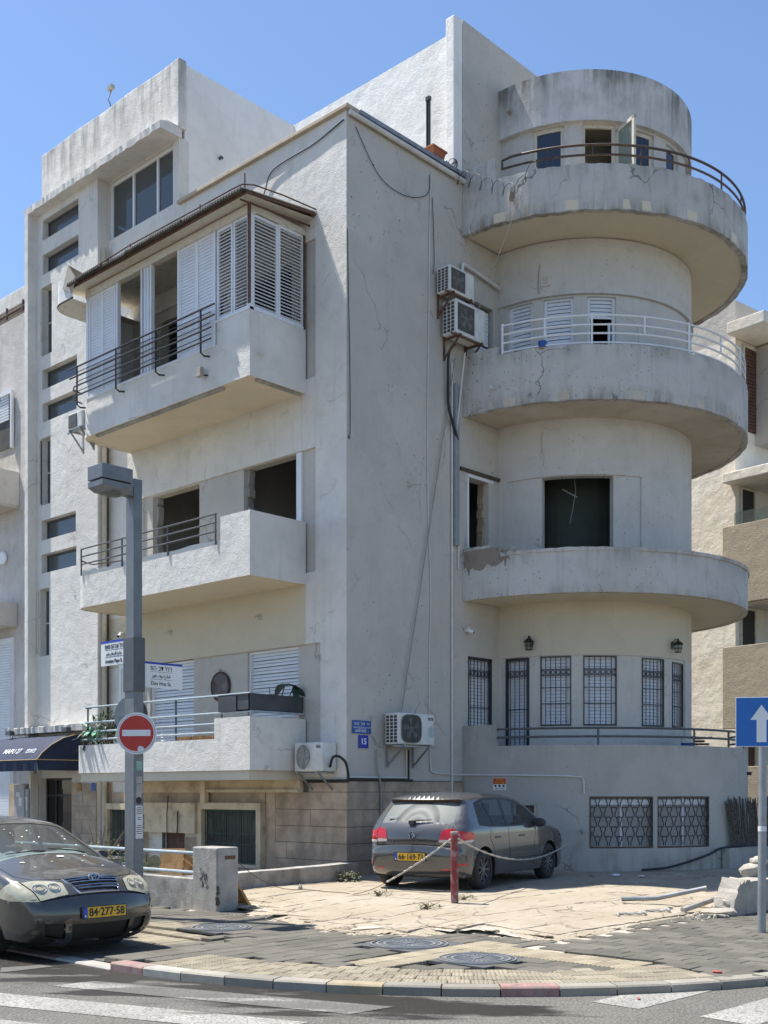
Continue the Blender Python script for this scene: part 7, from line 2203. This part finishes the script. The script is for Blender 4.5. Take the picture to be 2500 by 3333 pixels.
def gstrip(T, edge):
    a, b = T('rw0'), T('rw1'); t0 = T('tail0')
    def e(s_, y): return (s_, y / edge(s_))
    w0, w1 = T('ws0'), T('ws1')
    F = [('seam', strip_line([(t0 + .004, k / 10 * .98) for k in range(-10, 11)], .012)),
         ('window_rear', roundpoly([(a + .035, -.93), (b - .01, -.90), (b - .01, .90), (a + .035, .93)], .04, 4)),
         ('windscreen', roundpoly([(w1 + .02, -.93), (w0 - .04, -.95), (w0 - .04, .95), (w1 + .02, .93)], .04, 4)),
         ('spoiler', [(b + .004, -.999), (T('spoil'), -.999), (T('spoil'), .999), (b + .004, .999)]),
         ('seam#hood', strip_line([(T('hood1') - .02, k / 10 * .95) for k in range(-10, 11)], .012)), ('dark', roundpoly([(T('nose') - .1, -.7), (T('nose') - .02, -.7), (T('nose') - .02, .7), (T('nose') - .1, .7)], .02, 3))]
    for sg in (-1, 1):
        s0 = t0 + .065
        F += [('lamp_red#%d' % sg, roundpoly([e(s0, sg * .44), e(s0 + .19, sg * .50), e(s0 + .235, sg * .68), (s0 + .22, sg * 1.0), (s0 + .0, sg * 1.0)], .02, 3)),
              ('lamp_white#%d' % sg, roundpoly([e(s0, sg * .45), e(s0 + .045, sg * .45), (s0 + .05, sg * 1.0), (s0 - .0, sg * 1.0)], .012, 3)),
              ('seam#s%d' % sg, strip_line([e(t0 + .01, sg * .64), e(s0 + .12, sg * .66), e(s0 + .23, sg * .63), (a + .02, sg * .955)], .010)),
              ('reflector#%d' % sg, strip_line([e(T('lowr') + .16, sg * .5), e(T('lowr') + .16, sg * .72)], .03))]
    return F
gmats = {'window': ('side_window', 'glass_car'), 'windscreen': ('windscreen', 'glass_car'), 'window_rear': ('rear_window', 'glass_dusty'), 'window_trim': ('window_trim', 'plastic_dark'), 'seam': ('panel_gap', 'black'), 'lamp_red': ('tail_lamp', 'lamp_red'), 'lamp_white': ('tail_lamp_clear', 'lamp_clear'), 'headlamp': ('headlamp', 'headlamp'), 'trim': ('door_moulding', 'paint_golf'), 'dark': ('dark_trim', 'plastic_dark'), 'spoiler': ('brake_lamp_strip', 'wood_dark'), 'reflector': ('reflector', 'lamp_red')}
hd = radians(12.8); cx_, cy_ = -.66 - .74 * cos(hd), -2.62 - .74 * sin(hd)
car, up, tg, S_, m3_, sy_, wd_ = build_car('hatchback_car', 'dusty grey hatchback parked beside the curved base wall', (cx_, cy_, .128), (0, 0, hd), GP, 1.786, (.74, 3.318), .316, .93, .40,
    {'lowr': .03, 'bumptop': .085, 'tail0': .085, 'rw0': .075, 'rw1': .06, 'spoil': .05, 'roof0': .035, 'roofm': .03, 'ws1': .05, 'ws0': .09, 'hood': .05, 'hood1': .10, 'nose': .12, 'lowf': .08}, .10, gside, gstrip, 'paint_golf', gmats)
seats(car, 2.0, 1.786)
zz_ = lambda tag_, ds: S_[tg[tag_]] + ds
p = m3_(zz_('tail0', -.20), 0, .012); plate(car, '66·169·73', (p[0] + .012, .0, .525), (0, 0, pi))
g = MB(); g.box(.005, .03, -.36, .36, .44, .61); g.build('plate_recess', 'plastic_dark', car, local=True, bevel=.01)
q = m3_(zz_('tail0', .16), 0, .006)
bd = thing_part('emblem', car); bd.location = q; bd.rotation_euler = (0, 0, pi)
g = MB(); g.disc((0, 0, 0), .058, (1, 0, .06), .006, 28); g.build('emblem_disc', 'plastic_dark', bd, local=True)
g = MB(); g.tube([(.008, .055 * cos(2 * pi * k / 24), .055 * sin(2 * pi * k / 24)) for k in range(24)], .006, 6, closed=True)
for P in ([(-.028, .044), (0, .006), (.028, .044)], [(-.046, .02), (-.02, -.04), (0, -.004), (.02, -.04), (.046, .02)]): g.tube([(.010, y, z) for y, z in P], .006, 5)
g.build('emblem_mark', 'chrome', bd, local=True)
for txt, y, ds in (('GOLF', .46, .045), ('TSI', -.42, .045)):
    q = m3_(zz_('tail0', ds), y / .77, .012); lettering('badge', txt, .055, 'chrome', car, (q[0] - .006, q[1], q[2]), (0, -1, 0), (0, 0, 1), local=True, bold=.001)
g = MB(); b = m3_(zz_('rw0', .02), .03, .035); e = m3_(zz_('rw0', .06), -.42, .03); g.tube([b, m3_(zz_('rw0', .035), -.1, .035), e], [.022, .014, .007], 6); g.box(b[0] - .03, b[0] + .04, b[1] - .03, b[1] + .06, b[2] - .05, b[2] + .01); g.build('rear_wiper', 'plastic_dark', car, local=True)
for sg in (-1, 1):
    mi = thing_part('door_mirror', car); mi.location = (2.66, sg * .86, 1.0)
    g = MB(); g.lathe([(.0, -.07), (.06, -.06), (.09, 0), (.085, .05), (.0, .06)], 14, axis='X'); 
    g.v = [(x, y * 1.25 + sg * .1, z * .85) for x, y, z in g.v]; g.build('mirror_shell', 'plastic_dark', mi, local=True, smooth=True)
    g = MB(); g.bar((0, 0, -.04), (0, sg * .08, -.03), .06, .03); g.build('mirror_arm', 'plastic_dark', mi, local=True)
    for x in (1.12, 2.02):
        g = MB(); y = sg * (sy_(x, .80) + .018); g.tube([(x, sg * sy_(x, .80), .80), (x + .03, y, .805), (x + .15, y, .805), (x + .18, sg * sy_(x + .18, .80), .80)], .013, 6); g.build('door_handle', 'paint_golf', car, local=True, smooth=True)
g = MB(); q = m3_(zz_('rw0', .10), .62, .004); g.box(q[0] - .004, q[0] + .02, q[1] - .08, q[1] + .08, q[2], q[2] + .03); g.build('rear_sticker', 'litter_white', car, local=True)

# ---------------- sedan at the kerb (front to the camera)
CP = [(.12, .26, 'lowr', True), (.03, .40, None, False), (.0, .55, 'rb', False), (.04, .80, None, False), (.08, .98, 'tr0', False), (.30, 1.03, None, False), (.62, 1.07, 'rw0', True), (.95, 1.25, None, False), (1.28, 1.395, 'rw1', False), (1.65, 1.455, None, False), (2.05, 1.47, 'roofm', False), (2.42, 1.44, None, False), (2.68, 1.375, 'ws1', False), (3.05, 1.195, None, False), (3.44, 1.00, 'ws0', True), (3.62, .965, None, False), (3.95, .885, 'hood', False), (4.20, .785, 'hood1', False), (4.30, .72, 'nosetop', False), (4.365, .64, 'bump', True), (4.40, .56, None, False), (4.41, .46, 'nose', False), (4.39, .34, None, False), (4.34, .25, 'chin', False), (4.25, .19, 'lowf', True)]
cside = [('seam', strip_line([(2.0, .30), (1.98, .60), (1.95, .95)], .012)), ('seam#b', strip_line([(3.02, .30), (3.04, .60), (3.12, .97)], .012)), ('seam#c', strip_line([(3.86, .66), (4.05, .655), (4.36, .66)], .010)),
         ('window_trim', dsp([(.92, 1.03), (1.25, 1.32), (1.65, 1.40), (2.05, 1.41), (2.45, 1.37), (2.7, 1.28), (3.22, 1.01), (3.1, .975), (1.9, .965)])),
         ('window', dsp([(1.02, 1.03), (1.3, 1.28), (1.65, 1.37), (1.93, 1.385), (1.90, .99)])), ('window#f', dsp([(2.0, .995), (2.03, 1.385), (2.42, 1.345), (2.66, 1.255), (3.06, 1.04), (3.02, 1.005)])),
         ('headlamp', roundpoly([(3.84, .665), (3.88, .735), (4.02, .815), (4.12, .86), (4.48, .72), (4.42, .645), (4.1, .642)], .02, 3)), ('trim', strip_line([(1.1, .58), (3.1, .58)], .035))]
def cstrip(T, edge):
    def e(s_, y): return (s_, y / edge(s_))
    w0, w1 = T('ws0'), T('ws1'); h1, nt, bp, ns, ch = T('hood1'), T('nosetop'), T('bump'), T('nose'), T('chin')
    a, b = T('rw0'), T('rw1')
    F = [('windscreen', roundpoly([(w1 + .015, -.95), (w0 - .03, -.965), (w0 - .03, .965), (w1 + .015, .95)], .04, 4)),
         ('dark#cowl', roundpoly([(w0 - .028, -.9), (w0 + .025, -.9), (w0 + .025, .9), (w0 - .028, .9)], .01, 2)),
         ('rearscreen', roundpoly([(a + .02, -.93), (b - .02, -.92), (b - .02, .92), (a + .02, .93)], .04, 4)),
         ('dark#grille', roundpoly([e(h1 + .035, -.30), e(h1 + .035, .30), e(bp - .005, .22), e(bp - .005, -.22)], .03, 3)),
         ('dark#low', roundpoly([e(ns + .05, -.36), e(ns + .05, .36), e(ch - .01, .32), e(ch - .01, -.32)], .02, 3)),
         ('seam#hoodfront', strip_line([e(h1 + .022, -.33 + .66 * k / 10) for k in range(11)], .012)),
         ('seam#bumper', strip_line([(bp + .003, k / 10 * .99) for k in range(-10, 11)], .010))]
    for sg in (-1, 1):
        F += [('headlamp#%d' % sg, roundpoly([e(h1 - .07, sg * .60), (h1 - .10, sg * 1.02), (bp - .004, sg * 1.02), e(bp - .012, sg * .36), e(h1 + .075, sg * .375)], .02, 3)),
              ('seam#h%d' % sg, strip_line([(w0 + .05, sg * .97), e(T('hood'), sg * .72), e(h1 - .10, sg * .60), e(h1 + .02, sg * .345)], .010)),
              ('dark#f%d' % sg, roundpoly([e(ns + .045, sg * .42), e(ns + .055, sg * .62), e(ch - .04, sg * .60), e(ch - .02, sg * .40)], .02, 3))]
    return F
cmats = {'window': ('window_glass', 'glass_car'), 'windscreen': ('windscreen', 'glass_windscreen'), 'rearscreen': ('rear_window', 'glass_car'), 'window_trim': ('window_trim', 'plastic_dark'), 'seam': ('panel_gap', 'black'), 'headlamp': ('headlamp', 'headlamp'), 'trim': ('door_moulding', 'plastic_dark'), 'dark': ('dark_intake', 'black')}
hd = radians(-90); CL = (-7.72, -4.06 + 4.41 * .985)
sed, up, tg, S_, m3_, sy_, wd_ = build_car('sedan_car', 'dusty dark grey sedan parked at the kerb, nose towards the crossing', (CL[0], CL[1], -.08), (0, 0, hd), CP, 1.71, (.94, 3.54), .305, .95, .40,
    {'lowr': .05, 'rb': .10, 'tr0': .06, 'rw0': .07, 'rw1': .06, 'roofm': .035, 'ws1': .06, 'ws0': .11, 'hood': .06, 'hood1': .11, 'nosetop': .125, 'bump': .13, 'nose': .135, 'chin': .12, 'lowf': .09}, .09, cside, cstrip, 'paint_corolla', cmats, plan_end=.115)
seats(sed, 2.1, 1.71)
sed.scale = (.985, .98, .955)
g = MB(); g.box(2.75, 3.35, -.66, .66, .60, .93); g.build('dashboard', 'plastic_dark', sed, local=True, bevel=.05)
g = MB(); g.tube([(2.72 + .05 * sin(u), .36 + .18 * cos(u), .92 + .17 * sin(u)) for u in [2 * pi * k / 20 for k in range(20)]], .014, 6, closed=True); g.build('steering_wheel', 'plastic_dark', sed, local=True)
g = MB(); rr = random.Random(5)                           # crumpled reflective sunshade on the dashboard
X = frange(-.62, .62, .1)
for i, y in enumerate(X): g.v += [(3.36, y, .985 + rr.uniform(-.008, .004)), (3.18, y, 1.06 + rr.uniform(-.02, .02)), (3.02, y, 1.11 + rr.uniform(-.03, .03))]
for i in range(len(X) - 1):
    p = i * 3; g.f += [(p, p + 3, p + 4, p + 1), (p + 1, p + 4, p + 5, p + 2)]
g.build('sunshade', 'sunshade_teal', sed, local=True, smooth=True)
# grille bars, badge, plate, lamp bowls, fog-lamp surrounds
gr = thing_part('grille', sed)
for k in range(4):
    s_ = zz_('hood1', .055 + .038 * k)
    hw = .275 - .012 * k * 1.4
    g = MB(); g.tube([m3_(s_, (-hw + 2 * hw * i / 12) / .62, .004) for i in range(13)], .0095, 6); g.build('grille_bar', 'chrome', gr, local=True, smooth=True)
s0, s1 = zz_('hood1', .034), zz_('bump', -.006)
P = [m3_(s0, y / .62, .006) for y in (-.30, -.2, -.1, 0, .1, .2, .30)] + [m3_(s1, y / .62, .006) for y in (.225, .1, 0, -.1, -.225)]
g = MB(); g.tube(P, .011, 6, closed=True); g.build('grille_surround', 'chrome', gr, local=True, smooth=True)
q = m3_(zz_('hood1', .06), 0, .018); bd = thing_part('emblem', sed); bd.location = q; bd.rotation_euler = (0, -radians(32), 0)
g = MB(); g.disc((0, 0, 0), .062, (1, 0, 0), .004, 28, ry=.042); g.build('emblem_disc', 'plastic_dark', bd, local=True)
g = MB()
for (a_, b_, z_) in ((.062, .042, 0), (.022, .040, 0), (.044, .016, .016)): g.tube([(.007, a_ * cos(2 * pi * k / 24), z_ + b_ * sin(2 * pi * k / 24)) for k in range(24)], .0055, 5, closed=True)
g.build('emblem_mark', 'chrome', bd, local=True)
q = m3_(zz_('nose', -.035), 0, .004); plate(sed, '84·277·58', (q[0] + .008, 0, q[2]), (0, -radians(4), 0), .52, .115)
for sg in (-1, 1):
    for yy_, r_, ds in ((.46, .050, .105), (.585, .058, .075)):
        for rad_, off, tb, mt_ in ((r_, .0105, .0045, 'chrome'), (r_ * .62, .010, .006, 'headlamp')):
            g = MB(); g.tube([m3_(zz_('hood1', ds) + rad_ * sin(u), sg * (yy_ + rad_ * cos(u)) / .655, off) for u in [2 * pi * k / 20 for k in range(20)]], tb, 5, closed=True); g.build('lamp_ring', mt_, sed, local=True)
    s_ = zz_('nose', .09)
    mi = thing_part('door_mirror', sed); mi.location = (2.98, sg * .83, 1.02)
    g = MB(); g.lathe([(.0, -.06), (.06, -.05), (.085, .0), (.07, .06), (.0, .08)], 14, axis='X'); g.v = [(x, y * 1.3 + sg * .12, z * .8) for x, y, z in g.v]; g.build('mirror_shell', 'plastic_dark', mi, local=True, smooth=True)
    g = MB(); g.bar((0, 0, -.04), (0, sg * .08, -.03), .06, .03); g.build('mirror_arm', 'plastic_dark', mi, local=True)
    for x in (1.35, 2.35):
        g = MB(); y = sg * (sy_(x, .80) + .018); g.tube([(x, sg * sy_(x, .8), .80), (x + .03, y, .805), (x + .15, y, .805), (x + .18, sg * sy_(x + .18, .8), .80)], .013, 6); g.build('door_handle', 'paint_corolla', sed, local=True, smooth=True)
    P = [m3_(zz_('ws0', -.05 - .0 * k), sg * (.06 + .0) + (.42 - .12 * k) * 1.0 - (.5 if sg < 0 else 0), .02) for k in range(5)]
    g = MB(); g.tube([m3_(zz_('ws0', .0), .62 - (.72 if sg < 0 else 0), .02), m3_(zz_('ws0', -.05), .45 - (.72 if sg < 0 else 0), .02), m3_(zz_('ws0', -.08), .0 - (.72 if sg < 0 else 0), .02)], [.012, .009, .006], 6); g.build('wiper', 'plastic_dark', sed, local=True)
rr = random.Random(33)
g = MB()
for k in range(16):                                       # bird droppings on glass and bonnet
    y = rr.uniform(-.85, .85); ds = rr.uniform(.06, .62)
    q = m3_(zz_('ws1', ds), y, .004); r_ = rr.choice((.005, .007, .010, .014)); g.disc(q, r_, (.45, 0, .9), .002, 9, ry=r_ * rr.uniform(.8, 1.5))
for (ds, y, r_) in ((.16, .05, .05), (.22, -.62, .03), (.32, .3, .012), (.45, .55, .016), (.30, -.2, .012), (.12, .5, .014), (.40, -.55, .014)):
    q = m3_(zz_('ws0', ds), y, .004); g.disc(q, r_, (.22, 0, 1), .002, 10, ry=r_ * .6)
g.build('bird_droppings', 'dropping', sed, local=True)

# ================================================================ neighbouring houses
NB = thing('neighbour_building', 'sunlit ochre-stained apartment house with tan roughcast balconies behind the round bay', 'building', (14, -.4, 0))
g = MB(); g.box(14.0, 30, -.4, 12, 0, 13.55); g.build('wall', 'plaster_neighbour', NB)
g = MB(); g.box(14.01, 30, -.39, 11.9, 13.55, 14.56); g.build('roof_parapet', 'plaster', NB)
def nbox(nm, mt, x0, x1, y0, y1, z0, z1, bev=0): g = MB(); g.box(x0, x1, y0, y1, z0, z1); return g.build(nm, mt, NB, bevel=bev)
nbox('roof_ledge', 'plaster_neighbour', 13.6, 30, -1.5, -.402, 13.55, 13.85, .02)
nbox('grey_bay', 'plaster', 14.9, 30, -.9, -.403, 10.9, 13.5)
for (zf, zt, soff) in ((8.57, None, 9.72), (5.41, 6.53, 6.53), (2.28, 3.28, 3.28)):
    pass
rr = random.Random(2)
for (z0, z1, y0) in ((6.53, 8.57, -.194), (3.28, 5.42, -.194), (.2, 2.29, -.75)):
    bal = nbox('balcony', 'roughcast_tan', 13.72, 13.86, -3.4, y0, z0, z1, .015)
    g = MB(); g.box(13.86, 30, -3.4, -.42, z0 - .0, z0 + .15); g.build('balcony_slab', 'plaster_neighbour', bal)
    g = MB(); g.box(13.86, 30, -3.4, -3.26, z0 + .15, z1 - .02); g.build('balcony_front', 'roughcast_tan', bal)
nbox('shade_slab', 'plaster_neighbour', 13.62, 30, -3.4, -.25, 9.70, 9.95, .02)
for (x0, x1, z0, z1, mt) in ((14.24, 14.80, 7.4, 9.62, 'black'), (14.24, 14.84, 4.2, 6.45, 'black'), (14.35, 15.1, 11.2, 13.4, 'wood_dark'), (14.5, 14.84, 1.2, 3.1, 'wood_dark')):
    w_ = nbox('window', mt, x0, x1, -.43, -.405, z0, z1)
    g = MB(); g.box(x0 - .06, x0, -.46, -.406, z0, z1 + .05); g.box(x1, x1 + .06, -.46, -.406, z0, z1 + .05); g.box(x0, x1, -.46, -.406, z1, z1 + .05); g.build('frame', 'frame_cream', w_)
g = MB()
for k in range(24): g.box(14.36, 15.09, -.45, -.432, 11.22 + k * .09, 11.29 + k * .09)
tag(g.build('blind_slats', 'wood_dark', NB), kind='stuff')
nbox('bay_rail', 'metal_black', 14.9, 20, -1.2, -1.15, 11.7, 11.78)
nbox('glass_screen', 'glass_clear', 13.76, 13.77, -3.3, -.52, 8.58, 8.90)
t = thing('clothes_rack', 'white drying rack with a dark pole on the neighbouring balcony', 'rack', (14.1, -1.35, 8.3)); g = MB(); g.tube([(0, -.5, .3), (0, .4, .36)], .015, 6); g.tube([(0, -.5, .26), (.3, .4, .3)], .012, 6); g.build('rods', 'white_paint', t, local=True); g = MB(); g.tube([(0, .05, 0), (0, .05, .75)], .018, 6); g.build('pole', 'metal_black', t, local=True)
g = MB()
for k, y in enumerate((.35, .9)): g.tube([(13.97, y, 0), (13.97, y, 13.4)], .0, 4)
NB.rotation_euler = (0, 0, radians(-7))
LB = thing('neighbour_building', 'peeling white house beyond the stair tower with air conditioner and shuttered bay', 'building', (.3, 14, 0))
def lbox(nm, mt, x0, x1, y0, y1, z0, z1, bev=0): g = MB(); g.box(x0, x1, y0, y1, z0, z1); return g.build(nm, mt, LB, bevel=bev)
lbox('wall', 'plaster_old', .3, 9, 10.9, 24, 0, 13.52)
lbox('roof_parapet', 'plaster_lit', .5, 9, 10.9, 24, 13.95, 14.36, .02)
lbox('roof_shade', 'wood_dark', .8, 9, 10.9, 24, 13.5, 13.96)
lbox('side_wall', 'plaster', .305, 8.9, 10.5, 10.9, 0, 12.9)
g = MB()
for z in (13.62, 13.78): g.tube([(.42, 10.9, z), (.42, 20, z)], .03, 6)
for k in range(8): g.tube([(.42, 11.1 + k * .8, 13.5), (.42, 11.1 + k * .8, 13.95)], .03, 6)
g.build('roof_rail', 'metal_brown', LB)
w_ = lbox('window', 'interior_dark', .27, .302, 12.15, 13.6, 10.3, 11.62); 
g = MB(); g.box(.2, .269, 12.08, 12.15, 10.25, 11.7); g.box(.2, .269, 12.15, 13.6, 11.62, 11.7)
for k in range(9): g.box(.24, .268, 12.3, 13.6, 11.0 + k * .07, 11.05 + k * .07)
g.build('frame', 'shutter_white', w_)
lbox('balcony', 'plaster_old', -.5, .298, 11.85, 20, 8.75, 9.6, .02)
lbox('air_unit_ledge', 'plaster', -.48, .29, 11.87, 20, 8.70, 8.749)
t = ac_unit('white air conditioner on the ledge of the house beyond the stair tower', (-.02, 12.75, 9.62), -pi / 2, .85, .62, .34, 'square', None, bracket=False)
t = thing('wooden_box', 'slatted brown wooden box above the far air conditioner', 'box', (-.3, 12.55, 10.28)); g = MB()
for k in range(6): g.box(-.12, .12, -.28 + k * .1, -.2 + k * .1, 0, .42)
g.build('slats', 'wood_dark', t, local=True)
g = MB(); rr = random.Random(40)
for k in range(7): g.tube(spline([(-.35, 12.1 + rr.gauss(0, .15), 9.6 + rr.gauss(0, .2)), (-.4, 12.0 + rr.gauss(0, .15), 10.2 + rr.gauss(0, .3)), (-.3, 11.9 + rr.gauss(0, .15), 10.6 + rr.gauss(0, .3)), (-.2, 12.3 + rr.gauss(0, .2), 11 + rr.gauss(0, .3))]), .012, 5)
tag(g.build('cable_bundle', 'cable_black'), 'tangled black cables around the far air conditioner', 'cable')
lbox('balcony', 'plaster_old', -.45, .297, 11.95, 20, 5.75, 6.34, .02)
g = MB()
for z in (6.45, 6.65): g.tube([(-.4, 11.98, z), (-.4, 20, z)], .022, 6)
for k in range(10): g.box(-.42, -.39, 12.0 + k * .9, 12.04 + k * .9, 6.3, 6.66)
g.build('rail', 'white_paint', LB)
w_ = lbox('shutter_door', 'shutter_white', .24, .299, 12.1, 13.6, .6, 5.5)
g = MB()
for k in range(70): g.box(.215, .243, 12.16, 13.6, .65 + k * .068, .70 + k * .068)
tag(g.build('slats', 'shutter_white', w_), kind='stuff')
t = thing('round_vent', 'round white vent on the house beyond the stair tower', 'vent', (.28, 12.6, 7.55)); g = MB(); g.disc((0, 0, 0), .16, (-1, 0, 0), .06, 22); g.build('cowl', 'white_paint', t, local=True, bevel=.01)
